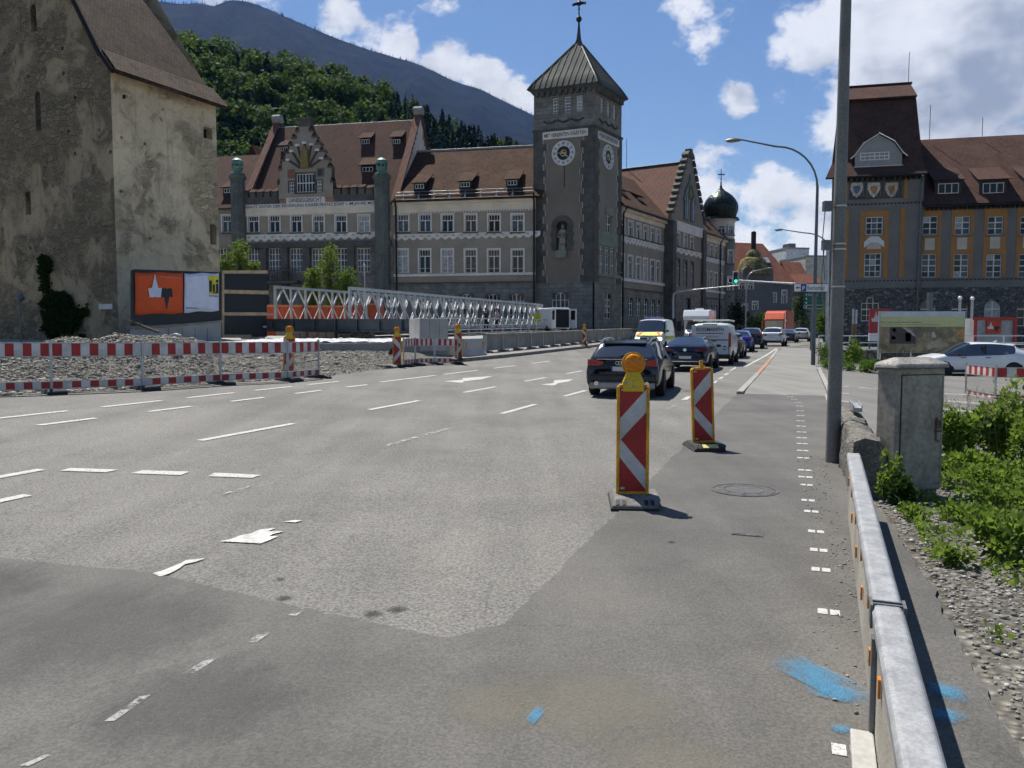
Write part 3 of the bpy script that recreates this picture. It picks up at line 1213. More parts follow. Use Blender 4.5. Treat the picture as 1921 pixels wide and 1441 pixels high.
def window(parent, wall, a, z, w, h, style='cross', surround=None, sill=None, off=0.0, frame=WHITE_F, glass=None, depth=.13, name='window', panes=False, sur=.16):
 """a window in an opening centred at a, sill height z; parts: glass, surround, sill"""
 key = (style, round(w, 2), round(h, 2), frame.name, panes)
 if key not in _win:
  mb = MB()
  fw = .07 if w < 1.6 else .09
  arch = style.startswith('arch')
  H = h
  mb.bb((-w / 2, 0, 0), (-w / 2 + fw, .08, H))
  mb.bb((w / 2 - fw, 0, 0), (w / 2, .08, H))
  mb.bb((-w / 2 + fw, 0, 0), (w / 2 - fw, .08, fw))
  mb.bb((-w / 2 + fw, 0, H - fw), (w / 2 - fw, .08, H))
  cells = []
  if style == 'cross':          # tall casement with a transom light of four panes over two leaves
   tz = H * .66
   mb.bb((-w / 2 + fw, -.015, tz - .05), (w / 2 - fw, .07, tz + .05))
   mb.bb((-.055, -.02, fw), (.055, .07, tz - .05))
   for x in (-w / 4, 0, w / 4):
    mb.bb((x - .02, .01, tz + .05), (x + .02, .06, H - fw))
   cells = [(-w / 2 + fw, -.055, fw, tz - .05), (.055, w / 2 - fw, fw, tz - .05)] + [(-w / 2 + fw + k * (w - 2 * fw) / 4, -w / 2 + fw + (k + 1) * (w - 2 * fw) / 4, tz + .05, H - fw) for k in range(4)]
  elif style == 'cross6':       # the same with a glazing bar low in each leaf
   tz = H * .72
   mb.bb((-w / 2 + fw, -.015, tz - .05), (w / 2 - fw, .07, tz + .05))
   mb.bb((-.05, -.02, fw), (.05, .07, tz - .05))
   mb.bb((-w / 2 + fw, .0, H * .19), (w / 2 - fw, .06, H * .19 + .04))
   for x in (-w / 4, 0, w / 4):
    mb.bb((x - .018, .01, tz + .05), (x + .018, .06, H - fw))
  elif style.startswith('grid') or arch:
   nx, nz = [int(q) for q in style[4:].split('x')]
   for k in range(1, nx):
    x = -w / 2 + w * k / nx
    t = .05 if k * 2 == nx else .028
    mb.bb((x - t, -.01, fw), (x + t, .065, H - fw))
   for k in range(1, nz):
    zz = H * k / nz
    t = .05 if nz == 2 or abs(k - round(nz * .55)) < .6 else .028
    mb.bb((-w / 2 + fw, -.005, zz - t), (w / 2 - fw, .06, zz + t))
   cells = [(-w / 2 + w * i / nx + .03, -w / 2 + w * (i + 1) / nx - .03, H * j / nz + .03, H * (j + 1) / nz - .03) for i in range(nx) for j in range(nz)]
  if arch:                      # masonry spandrels that round off the head
   r = w / 2
   for sgn in (-1, 1):
    pts = [(sgn * r, -.1, H), (sgn * r, -.1, H - r)] + [(sgn * r * math.cos(q), -.1, H - r + r * math.sin(q)) for q in [math.pi / 2 * k / 6 for k in range(1, 7)]]
    mb.extr(pts, (0, .16, 0), 1)
  gm = MB()
  if panes and cells:
   gl = []
   for c in cells:
    q = MB()
    q.face([(c[0], .045, c[2]), (c[1], .045, c[2]), (c[1], .045, c[3]), (c[0], .045, c[3])])
    gl.append(q.mesh('pane', GLASS))
  else:
   gm.face([(-w / 2 + .02, .05, .02), (w / 2 - .02, .05, .02), (w / 2 - .02, .05, H - .02), (-w / 2 + .02, .05, H - .02)])
   gl = [gm.mesh('glass', GLASS)]
  _win[key] = (mb.mesh('window', [frame, WALLMAT[0]]), gl)
 fm, gl = _win[key]
 wm = wall.W(a, z, off - depth)
 o = mk(name, fm, parent, wm)
 for g in gl:
  q = mk('pane' if panes else 'glass', g, o, wm)
  m = glass
  if m is None:
   k_ = random.random()
   m = CURTAIN if k_ < .06 else GLASS_B if k_ < .3 else GLASS_C if k_ < .48 else None
  if m is not None and len(q.material_slots):
   q.material_slots[0].link = 'OBJECT'
   q.material_slots[0].material = m
 if surround:
  k = ('sur', round(w, 2), round(h, 2), surround.name, sur)
  if k not in _win:
   mb = MB()
   y0, y1 = -.05 - depth, .1 - depth
   mb.bb((-w / 2 - sur, y0, -.02), (-w / 2, y1, h + sur))
   mb.bb((w / 2, y0, -.02), (w / 2 + sur, y1, h + sur))
   mb.bb((-w / 2, y0 + .003, h), (w / 2, y1, h + sur))
   _win[k] = mb.mesh('surround', surround)
  mk('surround', _win[k], o, wm)
 if sill:
  k = ('sill', round(w, 2), sill.name, depth)
  if k not in _win:
   mb = MB()
   mb.bb((-w / 2 - .22, -.16 - depth, -.17), (w / 2 + .22, .1 - depth, -.025))
   _win[k] = mb.mesh('sill', sill)
  mk('sill', _win[k], o, wm)
 return o


WALLMAT = [STUCCO]


def roof_plane(mb, pts, along=None):
 """a roof face with metre UVs: u along the eaves (first edge), v up the slope"""
 P = [Vector(p) for p in pts]
 u = (P[1] - P[0]).normalized()
 n = (P[1] - P[0]).cross(P[-1] - P[0]).normalized()
 v = n.cross(u)
 mb.face(P, 0, [((p - P[0]).dot(u), (p - P[0]).dot(v)) for p in P])


def thick(o, t=.12):
 md = o.modifiers.new('solid', 'SOLIDIFY')
 md.thickness = t
 md.offset = -1
 return o


def dormer(parent, wall, a, z, w, h, back, rise, roofmat, off, side=IRON, win='grid3x1', drop=.0):
 """shed dormer: dark cheeks, a low window and a flatter tiled roof. off: how far the front lies behind the wall plane"""
 W_ = wall.W(a, z, off)
 mb = MB()
 mb.hexa([(-w / 2, 0, 0), (w / 2, 0, 0), (w / 2, back, rise - .5), (-w / 2, back, rise - .5), (-w / 2, 0, h - .06), (w / 2, 0, h - .06), (w / 2, back, rise - .4), (-w / 2, back, rise - .4)])
 o = mb.build('dormer', side, parent, wm=W_)
 mb = MB()
 roof_plane(mb, [(-w / 2 - .2, -.35, h - .1), (w / 2 + .2, -.35, h - .1), (w / 2 + .2, back + .3, rise + .06), (-w / 2 - .2, back + .3, rise + .06)])
 q = mb.build('dormer_roof', roofmat, o, wm=W_)
 thick(q, .1)
 ww, hh = w * .72, h * .5
 mb = MB()
 for x in (-ww / 2, -ww / 6, ww / 6, ww / 2):
  mb.bb((x - .03, -.06, h * .28), (x + .03, -.01, h * .28 + hh))
 mb.bb((-ww / 2, -.055, h * .28), (ww / 2, -.008, h * .28 + .06))
 mb.bb((-ww / 2, -.055, h * .28 + hh - .06), (ww / 2, -.008, h * .28 + hh))
 mb.build('dormer_window', WHITE, o, wm=W_)
 mb = MB()
 mb.face([(-ww / 2, -.004, h * .28), (ww / 2, -.004, h * .28), (ww / 2, -.004, h * .28 + hh), (-ww / 2, -.004, h * .28 + hh)])
 mb.build('dormer_glass', GLASS, o, wm=W_)
 return o


def scallop(parent, wall, a0, a1, z0, z1, n, mat, name, off=.06):
 """white frieze with a scalloped lower edge"""
 mb = MB()
 zt = z0 + (z1 - z0) * .42
 pts = [wall.P(a0, z1, off)]
 for k in range(n):
  for j in range(6):
   q = (k + j / 6)
   pts.append(wall.P(a0 + (a1 - a0) * q / n, zt - (zt - z0) * abs(math.sin(math.pi * (j / 6))), off))
 pts.append(wall.P(a1, zt, off))
 pts.append(wall.P(a1, z1, off))
 n3 = Vector((wall.n.x, wall.n.y, 0))
 mb.extr(pts, -n3 * .12)
 o = mb.build(name, mat, parent, True)
 # darker carved wave in the band
 mb = MB()
 for k in range(n):
  c = a0 + (a1 - a0) * (k + .5) / n
  w = (a1 - a0) / n * .3
  zc = z0 + (z1 - z0) * .62
  mb.face([wall.P(c - w, zc - .04, off + .012), wall.P(c + w, zc - .04, off + .012), wall.P(c, zc + (z1 - z0) * .16, off + .012)])
 props(mb.build('carving', M('carved_grey', (.3, .29, .27), .9), o, True), kind='stuff')
 return o


def dentils(parent, wall, a0, a1, z0, z1, step, mat, name='dentil_row', o0=.03, o1=.14):
 mb = MB()
 n = max(1, int((a1 - a0) / step))
 for k in range(n):
  c = a0 + (k + .5) * (a1 - a0) / n
  mb.hexa([wall.P(c - step * .27, z0, o1), wall.P(c + step * .27, z0, o1), wall.P(c + step * .27, z0, o0), wall.P(c - step * .27, z0, o0),
                 wall.P(c - step * .27, z1, o1), wall.P(c + step * .27, z1, o1), wall.P(c + step * .27, z1, o0), wall.P(c - step * .27, z1, o0)])
 return props(mb.build(name, mat, parent, True), kind='stuff')


# ------------------------------------------------------------------ courthouse
court = thing('courthouse', 'grey courthouse with clock tower, stepped gables and brown tiled roofs', 'building', (-5, 90, .8))
BZ = .4
# facade facing the camera: west block + wing (wall A), running left to right
pA0 = AT(400, 500, 93.5)
pA1 = AT(992, 500, 86.0)
WA = Wall((pA0.x, pA0.y), (pA1.x, pA1.y))
WA.L += .75
# street facade (wall B)
pB0 = AT(1164, 500, 89.6)
pB1 = AT(1366, 500, 123.5)
WB = Wall((pB0.x, pB0.y), (pB1.x, pB1.y))
aT1, aT2 = WA.a(450), WA.a(736)          # the two corner turrets of the west block
zE = WA.z(860, 374)                       # eaves of the wing
zE2 = WA.z(580, 381)                      # coping of the west block


def rows_px(wall, us, v0, v1, w):
 """window openings from photograph columns and rows"""
 out = []
 for u in us:
  a, z0 = wall.hit(u, v1)
  z1 = wall.hit(u, v0)[1]
  out.append((a - w / 2, a + w / 2, z0, z1))
 return out


W1 = 1.25
upA = rows_px(WA, [756, 797.5, 839.5, 883, 927, 971], 402.5, 435, W1)
loA = rows_px(WA, [755, 797, 839.5, 883, 926.5, 971], 468.5, 512, W1)
upL = rows_px(WA, [427, 476, 515.5, 556.5, 598, 640, 683], 404.5, 436, W1)
grA = rows_px(WA, [876, 925, 969], 552, 604, 1.7)
doorsL = rows_px(WA, [420, 478, 517, 557, 598, 640, 683], 466, 511, 1.55)
zB0 = WA.z(860, 530)                      # top of the ashlar base
zBelt = WA.z(860, 513)
ops = upA + loA
aW0 = aT2 + .2
holes(court, WA, aW0, WA.L, zB0, zE, ops, STUCCO, 'wall')
WALLMAT[0] = STONE
holes(court, WA, aW0, WA.L, -.3, zB0, grA, STONE, 'base_wall', off=.12)
for a0, a1, z0, z1 in upA:
 window(court, WA, (a0 + a1) / 2, z0, W1, z1 - z0, 'cross', WHITE, STONE)
for a0, a1, z0, z1 in loA:
 window(court, WA, (a0 + a1) / 2, z0, W1, z1 - z0, 'cross6', WHITE, None)
for a0, a1, z0, z1 in grA:
 window(court, WA, (a0 + a1) / 2, z0, 1.7, z1 - z0, 'arch4x4', off=.12)
slab(court, WA, aW0, WA.L, zBelt - .28, zBelt, .0, .2, WHITE, 'belt_course')
slab(court, WA, aW0, WA.L, zB0 - .12, zB0 + .03, .0, .26, STONE, 'plinth_course')
scallop(court, WA, aW0, WA.L + .5, WA.z(860, 449), WA.z(860, 437), 18, WHITE, 'frieze')
zc0 = WA.z(860, 400.5)
slab(court, WA, aW0, WA.L, zc0 + .25, zE + .05, .0, .1, CREAM, 'cornice_board')
slab(court, WA, aW0, WA.L, zE - .45, zE + .04, .1, .3, CREAM, 'cornice')
dentils(court, WA, aW0, WA.L, zc0 + .05, zc0 + .24, .3, WHITE)
# west block walls
aWL = WA.a(400)
opsL = upL + doorsL
STW = holes(court, WA, 0, aW0, WA.z(580, 463), zE2, upL, STUCCO, 'wall', off=.02)
holes(court, WA, 0, aW0, -.3, WA.z(580, 463), doorsL, STONE, 'base_wall', off=.1)
for a0, a1, z0, z1 in upL:
 window(court, WA, (a0 + a1) / 2, z0, W1, z1 - z0, 'cross', WHITE, STONE, off=.02)
for a0, a1, z0, z1 in doorsL:
 window(court, WA, (a0 + a1) / 2, z0, 1.55, z1 - z0, 'grid4x4', off=.1)
for u in (497, 537, 578, 619, 661):
 a = WA.a(u)
 slab(court, WA, a - .42, a + .42, -.2, WA.z(580, 463), .1, .5, STONE, 'pilaster')
slab(court, WA, aT1 - .2, aT2, WA.z(580, 465), WA.z(580, 455), .1, .62, STONE, 'entablature')
scallop(court, WA, aT1 - .2, aT2 - .1, WA.z(580, 452), WA.z(580, 438), 19, WHITE, 'frieze', .1)
slab(court, WA, aT1 - .1, aT2 - .3, WA.z(580, 402), WA.z(580, 391), .02, .16, CREAM, 'cornice_board')
dentils(court, WA, aT1 - .1, aT2 - .3, WA.z(580, 404), WA.z(580, 401), .3, WHITE)
zi0, zi1 = WA.z(580, 391), WA.z(580, 381)
board = slab(court, WA, aT1 + .3, aT2 - .9, zi0, zi1, .02, .2, WHITE, 'inscription_band')
INK = M('dark_lettering', (.05, .05, .05), .8, var=.1)
mid = (aT1 + aT2) / 2 - .3
text('lettering', 'ERBAUT UNTER DER REGIERUNG KAISER FRANZ JOSEF I. IM JAHRE MCMV', (aT2 - aT1) - 2.0, (zi1 - zi0) * .72, INK, board, WA.W(mid, (zi0 + zi1) / 2, .204), .01, .012)
zj1 = WA.z(580, 370.5)
ag0, ag1 = WA.a(541), WA.a(612)
b2 = slab(court, WA, ag0, ag1, zi1, zj1, .02, .21, WHITE, 'inscription_band')
text('lettering', 'LANDESGERICHT', (ag1 - ag0) * .86, (zj1 - zi1) * .7, INK, b2, WA.W((ag0 + ag1) / 2, (zi1 + zj1) / 2, .214), .01, .012)
# balcony with balusters
zb0, zb1 = WA.z(545, 528), WA.z(545, 510)
ab0, ab1 = WA.a(505), WA.a(566)
slab(court, WA, ab0, ab1, zb0 - .3, zb0, .1, 1.3, STONE, 'balcony_slab')
slab(court, WA, ab0, ab1, zb1, zb1 + .15, 1.0, 1.3, STONE, 'balustrade_rail')
for k in range(12):
 mb = MB()
 p = WA.P(ab0 + .3 + k * (ab1 - ab0 - .6) / 11, zb0, 1.15)
 h = zb1 - zb0
 mb.lathe([(.06, 0), (.09, h * .1), (.05, h * .2), (.11, h * .45), (.05, h * .8), (.08, h)], 8, p)
 mb.build('baluster', STONE, court, True, smooth=60)
# battlements of the west block
zbt = WA.z(580, 362)
for (ua, ub, n) in ((457, 525, 5), (628, 703, 5)):
 a0, a1 = WA.a(ua), WA.a(ub)
 slab(court, WA, a0, a1, zE2, WA.z(580, 367), -.2, .12, STONE, 'parapet')
 for k in range(n):
  c = a0 + (k + .5) * (a1 - a0) / n
  w = (a1 - a0) / n * .36
  mb = MB()
  z0, z1 = WA.z(580, 367), WA.z(580, 355)
  mb.extr([WA.P(c - w, z0, .14), WA.P(c - w, z1 - .1, .14), WA.P(c - w, z1 + .25, -.5), WA.P(c - w, z0, -.5)], Vector((WA.d.x, WA.d.y, 0)) * 2 * w)
  mb.build('merlon', STONE_B, court, True)
  mb = MB()
  roof_plane(mb, [WA.P(c - w - .06, z1 - .12, .24), WA.P(c + w + .06, z1 - .12, .24), WA.P(c + w + .06, z1 + .32, -.56), WA.P(c - w - .06, z1 + .32, -.56)])
  thick(mb.build('merlon_cap', TILE_L, court, True), .1)
# central stepped gable
gz0 = zj1
gm_ = WA.a(577)
steps = [(523, 605 - 230, 345), (529, 345, 318), (535, 318, 300), (542, 300, 286), (549, 286, 272), (556, 272, 260), (563, 260, 248), (568, 248, 240)]
levels = [(524, 372, 352), (528, 352, 320), (533, 320, 300), (540, 300, 286), (547, 286, 272), (554, 272, 259), (561, 259, 246), (566, 246, 238)]
gm_z = [WA.z(577, v) for v in (372, 345, 318, 302, 287, 273, 260, 248)]
halfw = [WA.a(577) - WA.a(u) for u in (527, 529, 534, 541, 548, 555, 562, 567)]
aw0, aw1 = WA.a(560), WA.a(594)
zw0, zw1 = WA.z(577, 361), WA.z(577, 326)
gops = [(aw0, aw1, zw0, zw1), (WA.a(546), WA.a(556.5), zw0, WA.z(577, 340)), (WA.a(597.5), WA.a(608), zw0, WA.z(577, 340))]
xs_top = gm_z[1:] + [WA.z(577, 238)]
for k in range(len(gm_z)):
 if k < 2:
  holes(court, WA, gm_ - halfw[k], gm_ + halfw[k], gm_z[k], xs_top[k], gops, STUCCO, 'gable_wall', off=.16, reveal=.3)
  for sgn in (-1, 1):
   slab(court, WA, gm_ + sgn * halfw[k] - (.0 if sgn > 0 else .02), gm_ + sgn * halfw[k] + (.02 if sgn > 0 else .0), gm_z[k], xs_top[k], -.7, .16, STONE_B, 'gable_return')
 else:
  slab(court, WA, gm_ - halfw[k], gm_ + halfw[k], gm_z[k], xs_top[k] + .0, -.6, .16, STUCCO, 'gable_wall')
 for sgn in (-1, 1):          # stepped coping stones with little tiled caps
  if k < len(gm_z) - 1:
   a0 = gm_ + sgn * halfw[k]
   a1 = gm_ + sgn * halfw[k + 1]
   lo, hi = min(a0, a1) - .12, max(a0, a1) + .02
   slab(court, WA, lo, hi, xs_top[k], xs_top[k] + .22, -.7, .3, STONE_B, 'coping_stone')
   mb = MB()
   mb.extr([WA.P(lo, xs_top[k] + .22, .3), WA.P(hi, xs_top[k] + .22, .3), WA.P((lo + hi) / 2, xs_top[k] + .62, .3)], Vector((-WA.n.x, -WA.n.y, 0)) * 1.0)
   mb.build('step_cap', TILE_L, court, True)
zt = xs_top[-1]
slab(court, WA, gm_ - .75, gm_ + .75, zt, zt + .75, -.7, .25, STONE_B, 'gable_crown')
slab(court, WA, gm_ - .95, gm_ + .95, zt + .75, zt + 1.0, -.8, .4, STONE_B, 'gable_crown')
window(court, WA, (aw0 + aw1) / 2, zw0, aw1 - aw0, zw1 - zw0, 'grid6x2', STONE, STONE, off=.16)
for o_ in gops[1:]:
 window(court, WA, (o_[0] + o_[1]) / 2, o_[2], o_[1] - o_[0], o_[3] - o_[2], 'grid3x3', STONE, None, off=.16, sur=.1)
# heraldic relief over the gable window: radiating ribs with white blocks
for k in range(7):
 q = R(22 + 136 * k / 6)
 c = Vector((math.cos(q), math.sin(q)))
 zc = WA.z(577, 318)
 a0, a1 = gm_ + c.x * .7, gm_ + c.x * 2.2
 z0, z1 = zc + c.y * .5, zc + c.y * 2.9
 mb = MB()
 mb.path([WA.P(a0, z0, .24), WA.P(a1, z1, .24)], .14, 4)
 mb.build('relief_rib', M('relief_dark', (.09, .085, .07), .9), court, True)
 slab(court, WA, a1 - .24, a1 + .24, z1 - .1, z1 + .14, .16, .42, WHITE, 'relief_block')
mb = MB()
zc = WA.z(577, 318)
mb.extr([WA.P(gm_ - .5, zc + .1, .2), WA.P(gm_ + .5, zc + .1, .2), WA.P(gm_ + .4, zc + 2.0, .2), WA.P(gm_, zc + 2.7, .2), WA.P(gm_ - .4, zc + 2.0, .2)], Vector((WA.n.x, WA.n.y, 0)) * .25)
mb.build('relief_figure', M('relief_ochre', (.22, .17, .06), .8, var=.3, vsc=4), court, True)
for u_, col in ((551, (.28, .09, .06)), (605, (.05, .05, .05))):
 a = WA.a(u_)
 z0, z1 = WA.z(577, 334), WA.z(577, 317)
 sh = slab(court, WA, a - .45, a + .45, z0, z1, .16, .24, M('shield_frame', (.17, .16, .13), .9), 'coat_of_arms')
 slab(sh, WA, a - .26, a + .26, z0 + .15, z1 - .15, .24, .28, M('shield_%d' % u_, col, .8), 'charge')


# corner turrets with green lanterns
def turret(u, r):
 a = WA.a(u)
 p = WA.P(a, 0, .3)
 z1 = WA.z(u, 330)
 mb = MB()
 mb.lathe([(r + .25, -.3), (r + .25, 1), (r, 1.2), (r, z1 - .5), (r + .15, z1 - .4), (r + .2, z1 - .1), (r * .9, z1)], 10, (p.x, p.y, 0))
 o = mb.build('turret', M('mossy_stone', (.12, .135, .122), .9, var=.35, vsc=.6, fine=.2, fsc=5, bump=.5, bsc=6, bd=.1), court, True)
 mb = MB()
 h = WA.z(u, 297) - z1
 mb.lathe([(r * .95, z1), (r * 1.05, z1 + h * .08), (r * .8, z1 + h * .12), (r * .62, z1 + h * .2), (r * .62, z1 + h * .3), (r * .75, z1 + h * .34), (r * .75, z1 + h * .4)], 10, (p.x, p.y, 0))
 mb.lathe([(r * .8, z1 + h * .62), (r * .82, z1 + h * .7), (r * .72, z1 + h * .84), (r * .4, z1 + h * .96), (.06, z1 + h), (.03, z1 + h * 1.25)], 10, (p.x, p.y, 0))
 for k in range(8):
  q = 2 * math.pi * k / 8
  mb.tube((p.x + r * .66 * math.cos(q), p.y + r * .66 * math.sin(q), z1 + h * .4), (p.x + r * .66 * math.cos(q), p.y + r * .66 * math.sin(q), z1 + h * .64), .08, n=5)
 mb.build('lantern', COPPER, o, True, smooth=30)


turret(452, .85)
turret(720, .85)

# roofs. wing: single ridge between the west gable and the tower
bk = lambda a, d_, z: WA.P(a, z, -d_)
rz_ = WA.z(900, 279) * 1.0
zr = AT(900, 278, 94.5).z
mb = MB()
roof_plane(mb, [WA.P(aW0, zE - .05, .55), WA.P(WA.L + .8, zE - .05, .55), bk(WA.L + .8, 7.6, zr), bk(aW0, 7.6, zr)])
roof_plane(mb, [bk(WA.L + .8, 15.5, zE), bk(aW0, 15.5, zE), bk(aW0, 7.6, zr), bk(WA.L + .8, 7.6, zr)])
thick(mb.build('roof', TILE_A, court, True), .18)
mb = MB()
mb.path([bk(aW0, 7.6, zr + .02), bk(WA.L + .8, 7.6, zr + .02)], .16, 8)
mb.build('ridge_cap', LEAD, court, True)
mb = MB()
mb.path([WA.P(aW0, zE - .06, .6), WA.P(WA.L + .3, zE - .06, .6)], .12, 8)
mb.build('gutter', IRON, court, True)
for u, v, o_ in ((785, 352, 1.6), (871, 350, 1.7), (959, 347, 1.8)):
 a = WA.a(u)
 z = zE + (zr - zE) * (1.0 / 8.15) * 1.3
 dormer(court, WA, a, z, 1.35, 1.0, 2.2, 2.35, TILE_A, -.6)
# snow guard rails and their brackets
for zz, oo in ((.5, .08), (1.0, -.35)):
 pass
sl = (zr - zE) / 8.15
for dpt in (.25, .75):
 mb = MB()
 mb.path([WA.P(aW0 + .3, zE + dpt * sl + .35, .55 - dpt), WA.P(WA.L - .3, zE + dpt * sl + .35, .55 - dpt)], .05, 6)
 mb.build('snow_guard', GALV_D, court, True)
for k in range(8):
 a = aW0 + 1.3 + k * (WA.L - aW0 - 2) / 8
 mb = MB()
 mb.extr([WA.P(a - .12, zE + .12, .5), WA.P(a + .12, zE + .12, .5), WA.P(a, zE + .95, .1)], Vector((WA.n.x, WA.n.y, 0)) * .05)
 mb.build('snow_guard_bracket', LEAD, court, True)
# west block: big saddle roof between the two gables, ridge 8.6 m back
zR = AT(650, 231, 98.5).z
aL, aRr = aT1 + .3, aT2 + .15
mb = MB()
roof_plane(mb, [WA.P(aL, zE2 - 1.0, -.25), WA.P(aRr, zE2 - 1.0, -.25), bk(aRr, 8.8, zR), bk(aL, 8.8, zR)])
roof_plane(mb, [bk(aRr, 17.6, zE2 - 1), bk(aL, 17.6, zE2 - 1), bk(aL, 8.8, zR), bk(aRr, 8.8, zR)])
thick(mb.build('roof', TILE_L, court, True), .18)
mb = MB()
mb.path([bk(aL, 8.8, zR + .05), bk(aRr, 8.8, zR + .05)], .16, 8)
mb.build('ridge_cap', LEAD, court, True)
for a, m_ in ((aRr, CREAM), (aL, CREAM)):        # end gables: cream wall, tiled coping, rounded crown
 mb = MB()
 mb.extr([WA.P(a, zE - 1.5, .1), bk(a, 17.6, zE - 1.5), bk(a, 17.2, zE2 - .4), bk(a, 8.8, zR + .9), WA.P(a, zE2 - .4, .1)], Vector((WA.d.x, WA.d.y, 0)) * .35)
 mb.build('gable_wall', m_, court, True)
 mb = MB()
 for (d0, z0, d1, z1) in ((-.3, zE2 - .35, 8.8, zR + 1.0), (17.6, zE2 - .35, 8.8, zR + 1.0)):
  P0, P1 = bk(a - .25, d0, z0), bk(a - .25, d1, z1)
  Q0, Q1 = bk(a + .6, d0, z0), bk(a + .6, d1, z1)
  roof_plane(mb, [P0, Q0, Q1, P1])
 thick(mb.build('gable_coping', TILE_P, court, True), .2)
 mb = MB()
 mb.path([bk(a - .35, 8.8, zR + 1.2), bk(a + .75, 8.8, zR + 1.2)], .55, 12)
 mb.build('gable_crown', M('pale_weathered_stone', (.3, .3, .28), .8), court, True, smooth=40)
 mb = MB()
 for sgn in (-1, 1):                 # stepped frieze below the coping
  for k in range(7):
   d_ = 8.8 + sgn * (1.0 + k * .55)
   z_ = zR + .2 - (1.0 + k * .55) * (zR - zE2) / 8.8
   mb.hexa([bk(a + .352, d_, z_ - .9), bk(a + .40, d_, z_ - .9), bk(a + .40, d_ + sgn * .5, z_ - .9), bk(a + .352, d_ + sgn * .5, z_ - .9),
                     bk(a + .352, d_, z_), bk(a + .40, d_, z_), bk(a + .40, d_ + sgn * .5, z_ - .5), bk(a + .352, d_ + sgn * .5, z_ - .5)])
 mb.build('gable_frieze', M('sgraffito', (.22, .2, .16), .9), court, True)
slope = (zR - zE2 + 1.0) / 8.55
for u, vtop, w in ((534, 282, 1.1), (686, 268, 1.3), (744, 268, 1.2), (690, 320, 1.7)):
 # place on the slope where the eye sees it
 r_ = ray(u, vtop)
 best = min((abs(CAMH + r_.z * (WA.P(0, 0, -d_).xy.dot(WA.n) / Vector((r_.x, r_.y)).dot(WA.n)) - (zE2 - 1.0 + slope * (d_ - .25))), d_) for d_ in [k * .05 for k in range(5, 170)])
 d_ = best[1] - .3
 k_ = (WA.o - WA.n * d_).dot(WA.n) / Vector((r_.x, r_.y)).dot(WA.n)
 a = (Vector((r_.x, r_.y)) * k_ - WA.o).dot(WA.d)
 dormer(court, WA, a, zE2 - 1.0 + slope * (d_ - .25) - .1, w, 1.1, 1.9, 2.6, TILE_L, -d_)
# wing further west, seen between the church and the turret
zr3 = AT(430, 293, 100).z
mb = MB()
roof_plane(mb, [WA.P(-12, zE - .3, .4), WA.P(aL, zE - .3, .4), bk(aL, 7, zr3), bk(-12, 7, zr3)])
thick(mb.build('roof', TILE_L, court, True), .18)
mb = MB()
mb.extr([WA.P(aT1 - 3.6, zr3 - 1, -7.5), WA.P(aT1 - 1.2, zr3 - 1, -7.5), WA.P(aT1 - 2.4, zr3 + 1.6, -7.5)], Vector((-WA.n.x, -WA.n.y, 0)) * 4)
mb.build('cross_gable_roof', TILE_L, court, True)
dormer(court, WA, WA.a(421), zE + 1.6, 1.4, 1.0, 2.0, 2.2, TILE_L, -1.2)
# downpipes
def downpipe(wall, a, z0, z1, off=.2):
 mb = MB()
 mb.path([wall.P(a, z1 + .35, off + .35), wall.P(a, z1, off + .3), wall.P(a, z1 - .5, off), wall.P(a, z0, off)], .1, 8)
 mb.build('downpipe', IRON, court, True, smooth=60)


downpipe(WA, aW0 + .35, 0, zE - .1)
downpipe(WA, WA.L - .15, 0, zE - .1)

# ------------------------------------------------------------------ clock tower
c0 = AT(1113, 500, 84.0)
c1 = AT(1001, 500, 86.6)
c2 = AT(1163.5, 500, 89.6)
C0, C1, C2 = (Vector((p.x, p.y)) for p in (c0, c1, c2))
C3 = C1 + C2 - C0
TA, TB = Wall(C1, C0), Wall(C0, C2)
zTop = TA.z(1060, 175)                       # cornice soffit
zMid = TA.z(1060, 240)                       # string course under the belfry
zStone = TA.z(1060, 530)
zbA, zbB = TA.z(1060, 212), TA.z(1060, 182)
tall = []
for u0, u1 in ((1035.5, 1046), (1057.5, 1069), (1079.5, 1091)):
 tall.append((TA.a(u0), TA.a(u1), zbA, zbB))
tallB = []
for f in (.27, .5, .73):
 tallB.append((TB.L * f - .38, TB.L * f + .38, zbA, zbB))
WALLMAT[0] = STONE
for wl_, op_, m in ((TA, tall, STONE), (TB, tallB, STONE_B)):
 holes(court, wl_, 0, wl_.L, zMid, zTop + .6, op_, m, 'tower_wall')
 for a0, a1, z0, z1 in op_:
  window(court, wl_, (a0 + a1) / 2, z0, a1 - a0, z1 - z0, 'grid3x5')
 slab(court, wl_, -.12, wl_.L + .12, zMid - .18, zMid + .02, .0, .18, IRON if False else STONE, 'string_course')
 dentils(court, wl_, .1, wl_.L - .1, zTop - .15, zTop + .3, .62, m, 'bracket_row', .0, .4)
 # carved festoons under the belfry windows
 mb = MB()
 for k in range(3):
  c = wl_.L * (.27 + .23 * k)
  pts = [wl_.P(c - .7 + 1.4 * j / 8, TA.z(1060, 224) - .28 * math.sin(math.pi * j / 8), .05) for j in range(9)]
  mb.path(pts, .11, 5)
 mb.build('festoon', M('carved_dark_stone', (.06, .062, .058), .9), court, True)
gA = [(TA.a(1036), TA.a(1068), TA.z(1060, 605), TA.z(1060, 549))]
gB = [(TB.L * .38, TB.L * .62, TB.z(1137, 598), TB.z(1137, 551))]
triB = [(TB.L * (.22 + .2 * k), TB.L * (.22 + .2 * k) + TB.L * .135, TB.z(1137, 513), TB.z(1137, 480)) for k in range(3)]
triT = [(q[0], q[1], TB.z(1137, 476.5), TB.z(1137, 463)) for q in triB]
sgl = [(TB.L * .46, TB.L * .64, TB.z(1139, 436), TB.z(1139, 404))]
